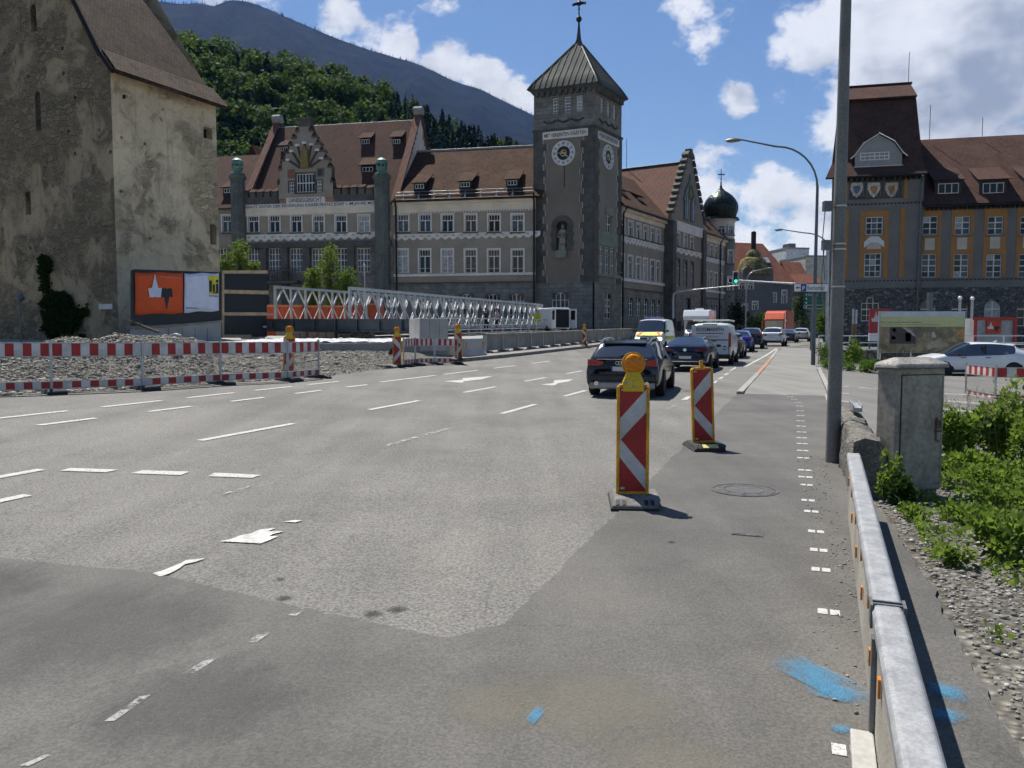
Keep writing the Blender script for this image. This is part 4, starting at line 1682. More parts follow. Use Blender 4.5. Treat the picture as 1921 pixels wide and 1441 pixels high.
holes(court, TA, 0, TA.L, -.3, zStone, gA, STONE, 'tower_base', off=.15)
holes(court, TB, 0, TB.L, -.3, zStone, gB, STONE_B, 'tower_base', off=.15)
STUCCO_T = M('dark_stucco', (.2, .172, .138), .9, var=.14, vsc=.4, fine=.07, fsc=12, bump=.25, bsc=40)
STUCCO_B = M('olive_stucco', (.23, .21, .165), .9, var=.14, vsc=.4, fine=.07, fsc=12, bump=.25, bsc=40)
nic = [(TA.a(1043), TA.a(1066), TA.z(1060, 470), TA.z(1060, 414))]
holes(court, TA, 0, TA.L, zStone, zMid - .15, nic, STUCCO_T, 'tower_wall', reveal=.7)
holes(court, TB, 0, TB.L, zStone, zMid - .15, triB + triT + sgl, STUCCO_B, 'tower_wall', reveal=.3)
for q in gA:
 window(court, TA, (q[0] + q[1]) / 2, q[2], q[1] - q[0], q[3] - q[2], 'arch4x4', off=.15)
for q in gB:
 window(court, TB, (q[0] + q[1]) / 2, q[2], q[1] - q[0], q[3] - q[2], 'arch2x4', off=.15)
for q in triB + triT + sgl:
 window(court, TB, (q[0] + q[1]) / 2, q[2], q[1] - q[0], q[3] - q[2], 'grid2x2', off=0)
mossy = M('pale_green_stone', (.22, .25, .2), .9, var=.25, vsc=.8, fine=.1, bump=.3)
slab(court, TB, TB.L * .14, TB.L * .86, TB.z(1137, 463) + .05, TB.z(1139, 437), -.02, .12, mossy, 'oriel_panel')
slab(court, TB, TB.L * .4, TB.L * .7, TB.z(1139, 404), TB.z(1139, 390), -.02, .14, mossy, 'window_hood')
slab(court, TB, TB.L * .1, TB.L * .92, TB.z(1137, 520), TB.z(1137, 515), .0, .25, mossy, 'belt_course')
# back and far sides close the shaft
TC, TD = Wall(C2, C3), Wall(C3, C1)
for wl_ in (TC, TD):
 holes(court, wl_, 0, wl_.L, -.3, zTop + .6, [], STUCCO_T, 'tower_wall')
# quoins: long and short blocks up every visible corner
for wl_, side, m in ((TA, 0, STONE), (TA, 1, STONE), (TB, 0, STONE_B), (TB, 1, STONE_B)):
 z = zStone
 k = 0
 while z < zMid - .6:
  w = (1.5, 1.05, 1.3, 1.15)[k % 4] * (.8 if wl_ is TB else 1)
  h = (.75, .62, .7)[k % 3]
  a0, a1 = (0, w) if side == 0 else (wl_.L - w, wl_.L)
  o = slab(court, wl_, a0 - .02, a1 + .02, z, min(z + h, zMid - .16), -.05, .1, m, 'quoin')
  mb = MB()
  e = a1 + .02 if side == 0 else a0 - .07
  mb.hexa([wl_.P(e, z, .06), wl_.P(e + .05, z, .06), wl_.P(e + .05, z, -.01), wl_.P(e, z, -.01), wl_.P(e, z + h, .06), wl_.P(e + .05, z + h, .06), wl_.P(e + .05, z + h, -.01), wl_.P(e, z + h, -.01)])
  mb.build('quoin_edge', WHITE, court, True)
  z += h + .015
  k += 1
# statue niche
na = (nic[0][0] + nic[0][1]) / 2
nw = (nic[0][1] - nic[0][0])
nz0, nz1 = nic[0][2], nic[0][3]
mb = MB()
mb.face([TA.P(nic[0][0], nz0, -.68), TA.P(nic[0][1], nz0, -.68), TA.P(nic[0][1], nz1, -.68), TA.P(nic[0][0], nz1, -.68)])
r_ = nw / 2
for sgn in (-1, 1):
 pts = [(na + sgn * r_, nz1), (na + sgn * r_, nz1 - r_)] + [(na + sgn * r_ * math.cos(q), nz1 - r_ + r_ * math.sin(q)) for q in [math.pi / 2 * k / 6 for k in range(1, 7)]]
 mb.extr([TA.P(x, z, .02) for x, z in pts], Vector((-TA.n.x, -TA.n.y, 0)) * .6)
mb.build('niche', STONE, court, True)
for k in range(16):                           # voussoirs round the niche
 if k < 5 or k > 10:
  j = k if k < 5 else k - 11
  z = nz0 + (nz1 - r_ - nz0) * j / 5
  sgn = -1 if k < 5 else 1
  w = .62 if j % 2 else .5
  a0 = na + sgn * r_
  slab(court, TA, min(a0, a0 + sgn * w), max(a0, a0 + sgn * w), z, z + (nz1 - r_ - nz0) / 5 - .02, 0, .09, STONE, 'niche_stone')
 else:
  q0, q1 = math.pi * (1 - (k - 5) / 6), math.pi * (1 - (k - 4) / 6)
  pts = [(r_ * math.cos(q0), r_ * math.sin(q0)), ((r_ + .6) * math.cos(q0), (r_ + .6) * math.sin(q0)), ((r_ + .6) * math.cos(q1), (r_ + .6) * math.sin(q1)), (r_ * math.cos(q1), r_ * math.sin(q1))]
  mb = MB()
  mb.extr([TA.P(na + x, nz1 - r_ + z, .09) for x, z in pts], Vector((-TA.n.x, -TA.n.y, 0)) * .08)
  mb.build('niche_stone', STONE, court, True)
slab(court, TA, na - .55, na + .55, TA.z(1060, 484), nz0, -.3, .45, mossy, 'statue_console')
# the saint: robed figure with staff
hst = (nz1 - nz0) * .86
mb = MB()
cst = TA.P(na, nz0 + .05, -.25)
mb.lathe([(.5, 0), (.52, .2), (.42, hst * .3), (.36, hst * .5), (.42, hst * .66), (.46, hst * .76), (.3, hst * .82), (.14, hst * .85), (.14, hst * .88), (.21, hst * .92), (.2, hst * .98), (.08, hst * 1.02)], 12, cst)
mb.path([cst + Vector((.35, 0, hst * .72)), cst + Vector((.62, -.15, hst * .55)), cst + Vector((.3, -.45, hst * .6))], [.15, .13, .09], 6)
mb.path([cst + Vector((-.35, 0, hst * .72)), cst + Vector((-.55, -.2, hst * .52)), cst + Vector((-.15, -.45, hst * .5))], [.15, .13, .09], 6)
mb.path([cst + Vector((.5, -.35, .1)), cst + Vector((.42, -.35, hst * .95))], .05, 5)
mb.build('statue', M('painted_stone_statue', (.25, .23, .17), .8, var=.6, vsc=1.6, fine=.2), court, True, smooth=60)


# clocks
def clock(wall, u, v, r, hour, minute):
 a, z = wall.hit(u, v)
 W_ = wall.W(a, z, .03)
 Wd = Matrix.Rotation(math.pi / 2, 4, 'X')
 mb = MB()
 n = 40
 ring = lambda r0, r1, y0, m: mb.grid([[Vector((q * math.cos(2 * math.pi * k / n), y, q * math.sin(2 * math.pi * k / n))) for k in range(n)] for q, y in ((r1, .05), (r1, y0), (r0, y0), (r0, .05))], m, True)
 ring(r * .56, r, -.09, 0)
 o = mb.build('clock', M('clock_white', (.6, .6, .59), .7, var=.12), court, wm=W_)
 mb = MB()
 mb.extr([(r * .57 * math.cos(2 * math.pi * k / n), -.04, r * .57 * math.sin(2 * math.pi * k / n)) for k in range(n)], (0, .06, 0))
 mb.build('clock_centre', M('clock_black', (.02, .02, .02), .6), o, wm=W_)
 mb = MB()
 for k in range(12):
  q = math.pi / 2 - 2 * math.pi * k / 12
  for j in ((-.05, .05) if k % 3 else (-.09, 0, .09)):
   t_ = q + j
   mb.hexa([(r * rr * math.cos(t_) + dx * math.sin(t_), y, r * rr * math.sin(t_) - dx * math.cos(t_)) for y in (-.085, -.1) for rr, dx in ((.68, -.03), (.68, .03), (.88, .03), (.88, -.03))])
 mb.build('clock_numeral', M('clock_grey', (.12, .12, .13), .7), o, wm=W_)
 for ang, ln, w in ((hour, .5, .09), (minute, .82, .055)):
  q = math.pi / 2 - ang
  mb = MB()
  mb.hexa([(rr * r * math.cos(q) + dx * math.sin(q), y, rr * r * math.sin(q) - dx * math.cos(q)) for y in (-.13, -.11) for rr, dx in ((-.2, -w), (-.2, w), (ln, w * .6), (ln, -w * .6))])
  mb.build('clock_hand', M('gilt', (.5, .42, .2), .4, metal=.6), o, wm=W_)
 mb = MB()
 n = 24
 mb.grid([[Vector((q * r * math.cos(2 * math.pi * k / n), y, q * r * math.sin(2 * math.pi * k / n))) for k in range(n)] for q, y in ((.27, -.04), (.27, -.1), (.2, -.1), (.2, -.04))], 0, True)
 mb.build('clock_boss', M('gilt', (.5, .42, .2), .4, metal=.6), o, wm=W_)


rclk = (TA.z(1058, 264) - TA.z(1058, 311)) / 2
clock(TA, 1057.5, 287.5, rclk, R(132), R(272))
clock(TB, 1140, 295, rclk, R(132), R(272))
for wl_, a0, a1, v0, v1, s_ in ((TA, TA.a(1018), TA.a(1102), 259, 245, 'MIT VEREINTEN KRÄFTEN'), (TB, TB.L * .1, TB.L * .88, 262, 248, '')):
 z0, z1 = TA.z(1060, v0), TA.z(1060, v1)
 o = slab(court, wl_, a0, a1, z0, z1, .0, .12, WHITE, 'motto_band')
 zc_ = (z0 + z1) / 2 + .04
 if s_:
  text('lettering', s_, (a1 - a0) * .92, (z1 - z0) * .62, INK, o, wl_.W((a0 + a1) / 2, zc_, .125), .012, .012)
  continue
 mb = MB()                       # worn letters, too weathered to read
 h_ = (z1 - z0) * .3
 for k in range(13):
  x = a0 + (a1 - a0) * (.06 + .88 * (k + .5) / 13)
  q_ = (a1 - a0) * .025
  for A_, B_ in (((-q_, -h_), (-q_ + .05, h_)), ((q_ - .05, -h_ * (k % 3 > 0)), (q_, h_)), ((-q_, h_ - .05), (q_, h_)), ((-q_, -.03), (q_, .03)), ((-q_, -h_), (q_ * (k % 2), -h_ + .05))):
   mb.hexa([wl_.P(x + X_, zc_ + Z_, of) for of in (.121, .135) for X_, Z_ in (A_, (B_[0], A_[1]), B_, (A_[0], B_[1]))])
 props(mb.build('lettering', INK, o, True), kind='stuff')
mb = MB()
mb.path([TA.P(TA.a(1058), TA.z(1058, 312), .03), TA.P(TA.a(1058), TA.z(1058, 352), .03)], .05, 4)
mb.build('stain', M('dark_streak', (.05, .047, .042), .9), court, True)
# cornice and copper spire
cen = (C0 + C1 + C2 + C3) / 4
eave = [AT(998.5, 168, 86.4), AT(1126, 154, 82.9), AT(1167.5, 185, 89.9)]
zEv = sum(p.z for p in eave) / 3
corner = lambda k, z: [Vector((cen.x + (c.x - cen.x) * k, cen.y + (c.y - cen.y) * k, z)) for c in (C1, C0, C2, C3)]
mb = MB()
mb.grid([corner(1.0, zTop + .1), corner(1.05, zTop + .3), corner(1.09, zTop + .55), corner(1.13, zEv - .1), corner(1.13, zEv), corner(.6, zEv + .1)], 0, True)
mb.build('tower_cornice', STONE, court, True)
apex = AT(1087, 72, 87.2)
mb = MB()
prof = [(1.15, zEv - .02), (1.06, zEv + .55), (.98, zEv + 1.0)]
hS = apex.z - zEv
prof += [(.98 - .95 * k, zEv + 1.0 + (hS - 1.0) * (k ** 1.02)) for k in (.2, .4, .6, .8, .93)]
prof += [(.055, zEv + hS + .2), (.035, zEv + hS + 1.0), (.018, zEv + hS + 1.9)]
mb.grid([corner(k, z) for k, z in prof], 0, True)
spire = mb.build('spire', COPPER_R, court, True)
# standing seams
mb = MB()
for s_ in range(4):
 for k in range(1, 12):
  f = k / 12
  pts = []
  for (q, z) in prof[:8]:
   a_, b_ = corner(q, z)[s_], corner(q, z)[(s_ + 1) % 4]
   # seams run straight up the face and stop at the hip
   lo_, hi_ = (1 - q / 1.15) / 2, 1 - (1 - q / 1.15) / 2
   if f < lo_ or f > hi_:
    break
   g = (f - lo_) / max(1e-6, hi_ - lo_)
   pts.append(a_.lerp(b_, g) + Vector((0, 0, .03)))
  if len(pts) > 1:
   mb.path(pts, .045, 4)
 mb.path([corner(q, z)[s_] + Vector((0, 0, .02)) for q, z in prof[:8]], .09, 5)
mb.build('standing_seam', M('dark_copper_seam', (.07, .08, .065), .5, metal=.4), spire, True)
zt0 = zEv + hS + 1.9
mb = MB()
ct = (cen.x, cen.y, zt0)
mb.lathe([(.12, -.9), (.1, .0), (.1, .12), (.26, .25), (.33, .45), (.26, .65), (.09, .78), (.06, 1.4), (.14, 1.5), (.05, 1.6)], 14, ct)
mb.build('finial', IRON, spire, True, smooth=60)
zc_ = zt0 + 1.5
mb = MB()
S3 = Vector((TA.d.x, TA.d.y, 0))
cc = Vector((cen.x, cen.y, zc_))
for dx0, dx1, z0, z1 in ((-.07, .07, 0, 1.35), (-.68, .68, .45, .72)):
 mb.hexa([cc + S3 * a + Vector((0, b, z)) for z in (z0, z1) for a, b in ((dx0, -.05), (dx1, -.05), (dx1, .05), (dx0, .05))])
for dx, z in ((-.68, .58), (.68, .58), (0, 1.35)):
 mb.lathe([(.02, -.2), (.15, 0), (.02, .2)], 8, cc + S3 * dx + Vector((0, 0, z)))
mb.lathe([(.03, -.28), (.3, -.1), (.34, .05), (.2, .25), (.03, .34)], 8, cc + Vector((0, 0, .6)))
mb.build('cross', IRON, spire, True)

# ------------------------------------------------------------------ street front (wall B)
a_g0, a_g1 = WB.a(1246), WB.a(1308)          # cross gable
zEB = WB.z(1174, 389.5)
zBB = WB.z(1170, 541)
upB = rows_px(WB, [1171, 1187, 1202.5, 1216, 1229.5, 1240.5], 0, 1, 1.2)
upB = [(q[0], q[1], WB.z(1170, 440), WB.z(1170, 412)) for q in upB]
loB = [(q[0], q[1], WB.z(1170, 520), WB.z(1170, 478)) for q in upB]
grB = [(q[0], q[1] - .0, WB.z(1170, 592), WB.z(1170, 557)) for q in upB]
zfB0, zfB1 = WB.z(1170, 456), WB.z(1170, 443)
cols2 = [WB.a(u) for u in (1312, 1324, 1334, 1343, 1352.5)]
up2 = [(a - .6, a + .6, upB[0][2], upB[0][3]) for a in cols2]
lo2 = [(a - .6, a + .6, loB[0][2], loB[0][3]) for a in cols2]
gr2 = [(a - .5, a + .5, grB[0][2], grB[0][3]) for a in cols2]
WALLMAT[0] = STONE_B
for (s0, s1, U, L_, Gd, nsc) in ((0.15, a_g0, upB, loB, grB, 14), (a_g1, WB.L, up2, lo2, gr2, 12)):
 holes(court, WB, s0, s1, zBB, zEB, U + L_, STUCCO, 'wall')
 holes(court, WB, s0, s1, -.3, zBB, Gd, STONE_B, 'base_wall', off=.12)
 for q in U:
  window(court, WB, (q[0] + q[1]) / 2, q[2], q[1] - q[0], q[3] - q[2], 'cross', WHITE, STONE)
 for q in L_:
  window(court, WB, (q[0] + q[1]) / 2, q[2], q[1] - q[0], q[3] - q[2], 'cross6', WHITE, None)
 for q in Gd:
  window(court, WB, (q[0] + q[1]) / 2, q[2], q[1] - q[0], q[3] - q[2], 'arch2x3', off=.12)
 slab(court, WB, s0, s1, loB[0][2] - .45, loB[0][2] - .1, 0, .2, WHITE, 'belt_course')
 slab(court, WB, s0, s1, zBB - .1, zBB + .05, 0, .25, STONE_B, 'plinth_course')
 scallop(court, WB, s0, s1, zfB0, zfB1, nsc, WHITE, 'frieze')
 slab(court, WB, s0, s1, upB[0][3] + .35, zEB + .03, 0, .12, CREAM, 'cornice_board')
 slab(court, WB, s0, s1, zEB - .5, zEB + .03, .12, .45, CREAM, 'cornice')
bb = lambda a, d_, z: WB.P(a, z, -d_)
zrB = zEB + 6.2
mb = MB()
roof_plane(mb, [WB.P(-.3, zEB - .1, .75), WB.P(WB.L + .5, zEB - .1, .75), bb(WB.L + .5, 6.2, zrB), bb(-.3, 6.2, zrB)])
roof_plane(mb, [bb(WB.L + .5, 13, zEB), bb(-.3, 13, zEB), bb(-.3, 6.2, zrB), bb(WB.L + .5, 6.2, zrB)])
thick(mb.build('roof', TILE_A, court, True), .16)
mb = MB()
mb.path([WB.P(-.1, zEB - .12, .8), WB.P(WB.L, zEB - .12, .8)], .12, 6)
mb.build('gutter', IRON, court, True)
for a, d_ in ((4.2, 1.7), (9.2, 1.7)):
 dormer(court, WB, a, zEB + 1.6, 1.5, 1.0, 2.0, 2.1, TILE_A, -d_)
for a, d_ in ((a_g1 + 3.0, 1.4), (a_g1 + 7.0, 1.4)):
 dormer(court, WB, a, zEB + 1.3, 1.3, 1.4, 2.2, 2.0, TILE_A, -d_)
downpipe(WB, .3, 0, zEB - .3, .2)
downpipe(WB, WB.a(1349), 0, zEB - .3, .2)
# cross gable with stepped front
gmB = (a_g0 + a_g1) / 2 + 1.0
zAp = WB.z(1286, 300)
gw = (a_g1 - a_g0) / 2
pB = .9                                       # stands proud of the wings
WG = Wall(WB.P(a_g0, 0, pB).xy, WB.P(a_g1, 0, pB).xy)
gmB = WG.L / 2
zg0 = WB.z(1250, 418)
upG = [(WG.a(u) - .6, WG.a(u) + .6, upB[0][2], upB[0][3]) for u in (1271, 1284.5, 1297)]
loG = [(WG.a(u) - .55, WG.a(u) + .55, loB[0][2] - .3, loB[0][3] + .6) for u in (1272, 1285.5, 1298)]
dr = [(gmB - 1.0, gmB + 1.0, -.1, WB.z(1285, 560))]
holes(court, WG, 0, WG.L, zBB, zg0 + .3, upG + loG, STUCCO_B, 'wall')
holes(court, WG, 0, WG.L, -.3, zBB, dr, STONE_B, 'base_wall', off=.05)
window(court, WG, gmB, -.1, 2.0, dr[0][3] + .1, 'grid2x2', STONE_B, None, frame=M('dark_oak', (.05, .035, .02), .6), name='door')
for q in upG:
 window(court, WG, (q[0] + q[1]) / 2, q[2], 1.2, q[3] - q[2], 'cross', WHITE, STONE)
for q in loG:
 window(court, WG, (q[0] + q[1]) / 2, q[2], 1.1, q[3] - q[2], 'arch2x3', STONE_B)
scallop(court, WG, .5, WG.L - .3, zfB0, zfB1, 6, WHITE, 'frieze')
slab(court, WG, .8, WG.L - .6, upB[0][3] + .25, upB[0][3] + 1.5, 0, .15, WHITE, 'blank_inscription')
for sgn in (0, 1):                            # flanking buttress piers
 a = -.2 if sgn == 0 else WG.L - 1.0
 slab(court, WG, a, a + 1.2, -.3, zg0 + .2, -pB - .3, .35, STONE, 'pier')
NS = 10
for k in range(NS):
 z0 = zg0 + .3 + (zAp - zg0 - .3) * k / NS
 z1 = zg0 + .3 + (zAp - zg0 - .3) * (k + 1) / NS
 w = gw * (1 - .93 * k / NS)
 slab(court, WG, gmB - w, gmB + w, z0, z1, -.5, 0.02, STUCCO_B, 'gable_wall')
 for sgn in (-1, 1):
  a = gmB + sgn * w
  slab(court, WG, a - .35, a + .35, z1 - .05, z1 + .22, -.6, .25, STONE_B, 'coping_stone')
  mb = MB()
  mb.extr([WG.P(a - .4, z1 + .22, .25), WG.P(a + .4, z1 + .22, .25), WG.P(a - sgn * .3, z1 + .75, .25)], Vector((-WG.n.x, -WG.n.y, 0)) * .9)
  mb.build('step_cap', STONE_B, court, True)
slab(court, WG, gmB - .4, gmB + .4, zAp, zAp + 1.1, -.5, .3, STONE_B, 'gable_crown')
for dx in (-1.25, 1.25):                      # paired gothic lights
 mb = MB()
 z0, z1 = zg0 + .8, zg0 + 4.2
 pts = [(dx - .75, z0), (dx + .75, z0), (dx + .75, z1 - 1.1), (dx + .45, z1 - .3), (dx, z1), (dx - .45, z1 - .3), (dx - .75, z1 - 1.1)]
 mb.extr([WG.P(gmB + x, z, .14) for x, z in pts], Vector((-WG.n.x, -WG.n.y, 0)) * .1)
 f_ = mb.build('gothic_frame', STONE_B, court, True)
 mb = MB()
 mb.face([WG.P(gmB + dx + (x - dx) * .74, z0 + .15 + (z - z0) * .9, .15) for x, z in pts])
 mb.build('glass', GLASS, f_, True)
 mb = MB()
 mb.path([WG.P(gmB + dx, z0 + .1, .17), WG.P(gmB + dx, z1 - .3, .17)], .05, 4)
 mb.build('mullion', WHITE, f_, True)
mb = MB()
zpk = zg0 + 6.0
mb.path([WG.P(gmB - 2.2, zg0 + 3.2, .16), WG.P(gmB - 1.2, zg0 + 4.9, .16), WG.P(gmB, zpk, .16), WG.P(gmB + 1.2, zg0 + 4.9, .16), WG.P(gmB + 2.2, zg0 + 3.2, .16)], .14, 5)
mb.path([WG.P(gmB, zg0 + 3.6, .16), WG.P(gmB, zpk + .9, .16)], .12, 5)
mb.build('gothic_hood', mossy, court, True)
mb = MB()
zrd = zAp - .55
roof_plane(mb, [WG.P(gmB - gw - .1, zg0 + .3, -.3), WG.P(gmB, zrd, -.3), WG.P(gmB, zrd, -24), WG.P(gmB - gw - .1, zg0 + .3, -24)][::-1] if False else
           [WG.P(gmB - gw - .1, zg0 + .3, -24), WG.P(gmB - gw - .1, zg0 + .3, -.3), WG.P(gmB, zrd, -.3), WG.P(gmB, zrd, -24)])
roof_plane(mb, [WG.P(gmB + gw + .1, zg0 + .3, -.3), WG.P(gmB + gw + .1, zg0 + .3, -24), WG.P(gmB, zrd, -24), WG.P(gmB, zrd, -.3)])
thick(mb.build('roof', TILE_P, court, True), .16)
mb = MB()
mb.path([WG.P(gmB, zrd + .05, -.3), WG.P(gmB, zrd + .05, -24)], .15, 6)
mb.path([WG.P(gmB - gw + .1, zg0 + .1, -18), WG.P(gmB - gw + .1, zg0 + .1, -.2)], .12, 6)
mb.build('ridge_cap', IRON, court, True)
mb = MB()
p = WG.P(gmB, zrd, -9)
mb.path([p, p + Vector((0, 0, 4.2))], .04, 5)
mb.build('antenna', GALV_D, court, True)
mb = MB()
p = bk(aT2 - 1.2, 9, zR)
mb.path([p, p + Vector((0, 0, 4.0))], .035, 5)
mb.build('antenna', GALV_D, court, True)
# corner turret with onion dome
pt = AT(1350, 500, 124.0)
rt = 2.25
zd0 = AT(1350, 411, 124).z
mb = MB()
mb.lathe([(rt, -.3), (rt, zEB + .2)], 20, (pt.x, pt.y, 0))
tur = mb.build('corner_turret', STUCCO_R, court, True, smooth=40)
mb = MB()
mb.lathe([(rt * .96, zEB + .2), (rt * .96, zd0 - .6), (rt * 1.08, zd0 - .4), (rt * 1.1, zd0)], 20, (pt.x, pt.y, 0))
mb.build('turret_drum', WHITE, court, True, smooth=40)
for q, v0, v1 in ((-100, 438, 424), (-62, 440, 424), (-62, 494, 470), (-62, 545, 520)):
 d_ = Vector((math.cos(R(q)), math.sin(R(q))))
 wl_ = Wall(Vector((pt.x, pt.y)) + d_ * rt + Vector((d_.y, -d_.x)) * .0 + Vector((-d_.y, d_.x)) * -1, Vector((pt.x, pt.y)) + d_ * rt + Vector((-d_.y, d_.x)) * 1)
 z0, z1 = AT(1350, v0, 122).z, AT(1350, v1, 122).z
 window(court, wl_, wl_.L / 2, z0, 1.0, z1 - z0, 'cross', WHITE, STONE, off=.14)
for q in range(0, 360, 30):                    # grey painted quoins on the drum
 pass
hd = AT(1347, 355, 124).z - zd0
mb = MB()
dome_prof = [(1.28, -.05), (1.22, .02), (1.0, .05), (1.06, .14), (1.13, .25), (1.16, .38), (1.1, .52), (.95, .66), (.72, .78), (.45, .88), (.24, .95), (.12, 1.02), (.06, 1.12), (.04, 1.25)]
mb.lathe([(r_ * rt, zd0 + q * hd) for r_, q in dome_prof], 24, (pt.x, pt.y, 0))
dome = mb.build('onion_dome', DOME, court, True, smooth=50)
mb = MB()
for k in range(24):
 q = 2 * math.pi * k / 24
 mb.path([(pt.x + r_ * rt * 1.005 * math.cos(q), pt.y + r_ * rt * 1.005 * math.sin(q), zd0 + z_ * hd) for r_, z_ in dome_prof[2:12]], .035, 4)
mb.build('dome_rib', DOME, dome, True)
zz = zd0 + hd * 1.2
mb = MB()
mb.lathe([(.07, 0), (.06, .5), (.13, .6), (.06, .75), (.05, 1.9), (.02, 2.2)], 8, (pt.x, pt.y, zz))
mb.bb((pt.x - .55, pt.y - .05, zz + 1.25), (pt.x + .55, pt.y + .05, zz + 1.4))
mb.build('cross', IRON, dome, True)

# ------------------------------------------------------------------ old church on the left
church = thing('church', 'tall old church with stained plaster walls and steep dark tiled roof', 'building', (-19, 38, .4))
q0, q1 = AT(219, 500, 38.0), AT(412, 500, 43.8)
CR = Wall((q0.x, q0.y), (q1.x, q1.y))
dperp = Vector((-CR.d.y, CR.d.x))
gl = Vector((q0.x, q0.y)) + dperp * 14.5
CL = Wall(gl, (q0.x, q0.y))
zCe = CR.z(221, 135)
zCr = zCe + 11.0


def putlogs(wall, px, s=.16):
 out = []
 for u, v in px:
  a, z = wall.hit(u, v)
  out.append((a - s / 2, a + s / 2, z - s / 2, z + s / 2))
 return out


opsR = putlogs(CR, [(236, 181), (305, 205), (228, 258), (272, 270), (227, 359), (282, 447)], .13)
a, z = CR.hit(390, 250)
opsR.append((a - .3, a + .3, z - .3, z + .3))
a, z = CR.hit(400, 440)
opsR.append((a - .22, a + .22, z - .55, z + .55))
opsL_ = putlogs(CL, [(7, 100), (117, 91), (119, 137), (53, 143), (208, 131), (141, 183), (217, 177), (128, 246), (141, 288), (207, 285), (57, 465)], .17)
slits = []
for u, v0, v1, w in ((62, 8, 60, .42), (70, 171, 246, .42), (52, 358, 403, .42), (84, 478, 560, .66)):
 a, z1 = CL.hit(u, v0)
 z0 = CL.hit(u, v1)[1]
 slits.append((a - w / 2, a + w / 2, z0, z1))
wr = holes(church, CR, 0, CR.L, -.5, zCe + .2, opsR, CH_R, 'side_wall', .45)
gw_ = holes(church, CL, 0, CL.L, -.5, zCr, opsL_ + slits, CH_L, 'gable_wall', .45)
bm = bmesh.new()
bm.from_mesh(gw_.data)
inv = WM[church].inverted()
apx, el, er = CL.P(CL.L / 2, zCr - .1), CL.P(0, zCe), CL.P(CL.L, zCe)
for e_, s_ in ((el, -1), (er, 1)):
 t_ = (apx - e_).normalized()
 n_ = t_.cross(Vector((CL.n.x, CL.n.y, 0)))
 if n_.z < 0:
  n_ = -n_
 bmesh.ops.bisect_plane(bm, geom=list(bm.verts) + list(bm.edges) + list(bm.faces), plane_co=inv @ apx, plane_no=n_, clear_outer=True)
bm.to_mesh(gw_.data)
bm.free()
DARK = M('dark_recess', (.018, .016, .014), .95)
for k_, (A, B, C_, D_) in enumerate(slits):
 mb = MB()
 mb.face([CL.P(A - .02, C_, -.44 if k_ != 1 else -.2), CL.P(B + .02, C_, -.44 if k_ != 1 else -.2), CL.P(B + .02, D_, -.44 if k_ != 1 else -.2), CL.P(A - .02, D_, -.44 if k_ != 1 else -.2)])
 o = mb.build('slit_window', DARK if k_ != 1 else M('old_shutter', (.1, .098, .085), .9), church, True)
 r_ = (B - A) / 2
 m_ = (A + B) / 2
 mb = MB()
 for sgn in (-1, 1):
  pts = [(m_ + sgn * r_, D_), (m_ + sgn * r_, D_ - r_)] + [(m_ + sgn * r_ * math.cos(q), D_ - r_ + r_ * math.sin(q)) for q in [math.pi / 2 * j / 5 for j in range(1, 6)]]
  mb.extr([CL.P(x, z, -.003) for x, z in pts], Vector((-CL.n.x, -CL.n.y, 0)) * .42)
 mb.build('arch_head', CH_L, o, True)
for A, B, C_, D_ in opsR + opsL_:
 wl_ = CR if (A, B, C_, D_) in opsR else CL
 mb = MB()
 mb.face([wl_.P(A - .01, C_ - .01, -.44), wl_.P(B + .01, C_ - .01, -.44), wl_.P(B + .01, D_ + .01, -.44), wl_.P(A - .01, D_ + .01, -.44)])
 mb.build('putlog_hole', DARK, church, True)
cb = lambda a, d_, z: CR.P(a, z, -d_)
hw = CL.L / 2
mb = MB()
for sgn in (0, 1):
 prof_ = [(-.55, zCe - .3), (.35, zCe + .75), (hw * .4, zCe + (zCr - zCe) * .44), (hw, zCr + .15)]
 if sgn:
  prof_ = [(2 * hw - d_, z_) for d_, z_ in prof_]
 for (d0, z0), (d1, z1) in zip(prof_, prof_[1:]):
  k0 = .0
  e0, e1 = CR.L + .2 - max(0, d0 if not sgn else 0) * .58, CR.L + .2 - max(0, d1 if not sgn else 0) * .58
  roof_plane(mb, [cb(-.25, d0, z0), cb(e0, d0, z0), cb(e1, d1, z1), cb(-.25, d1, z1)])
thick(mb.build('roof', TILE_C, church, True), .22)
mb = MB()
mb.path([cb(-.3, d_, z_ + .05) for d_, z_ in [(-.55, zCe - .3), (.35, zCe + .75), (hw * .4, zCe + (zCr - zCe) * .44), (hw, zCr + .15)]], .12, 6)
mb.build('verge', DARK, church, True)
# far wall and back wall close the body
f0, f1 = cb(CR.L, 0, 0), cb(CR.L, 2 * hw, 0)
CF = Wall((f0.x, f0.y), (f1.x, f1.y))
o = holes(church, CF, 0, CF.L, -.5, zCr, [], CH_R, 'east_wall')
bm = bmesh.new()
bm.from_mesh(o.data)
apx = CF.P(CF.L / 2, zCr - .1)
for e_ in (CF.P(0, zCe), CF.P(CF.L, zCe)):
 n_ = (apx - e_).normalized().cross(Vector((CF.n.x, CF.n.y, 0)))
 if n_.z < 0:
  n_ = -n_
 bmesh.ops.bisect_plane(bm, geom=list(bm.verts) + list(bm.edges) + list(bm.faces), plane_co=inv @ apx, plane_no=n_, clear_outer=True)
bm.to_mesh(o.data)
bm.free()
b0, b1 = cb(CR.L, 2 * hw, 0), cb(0, 2 * hw, 0)
holes(church, Wall((b0.x, b0.y), (b1.x, b1.y)), 0, CR.L, -.5, zCe + .2, [], CH_L, 'back_wall')
sgn_w = slab(church, CL, CL.L - 1.3, CL.L - .35, CL.z(215, 580), CL.z(215, 570), .0, .05, WHITE, 'notice_board')

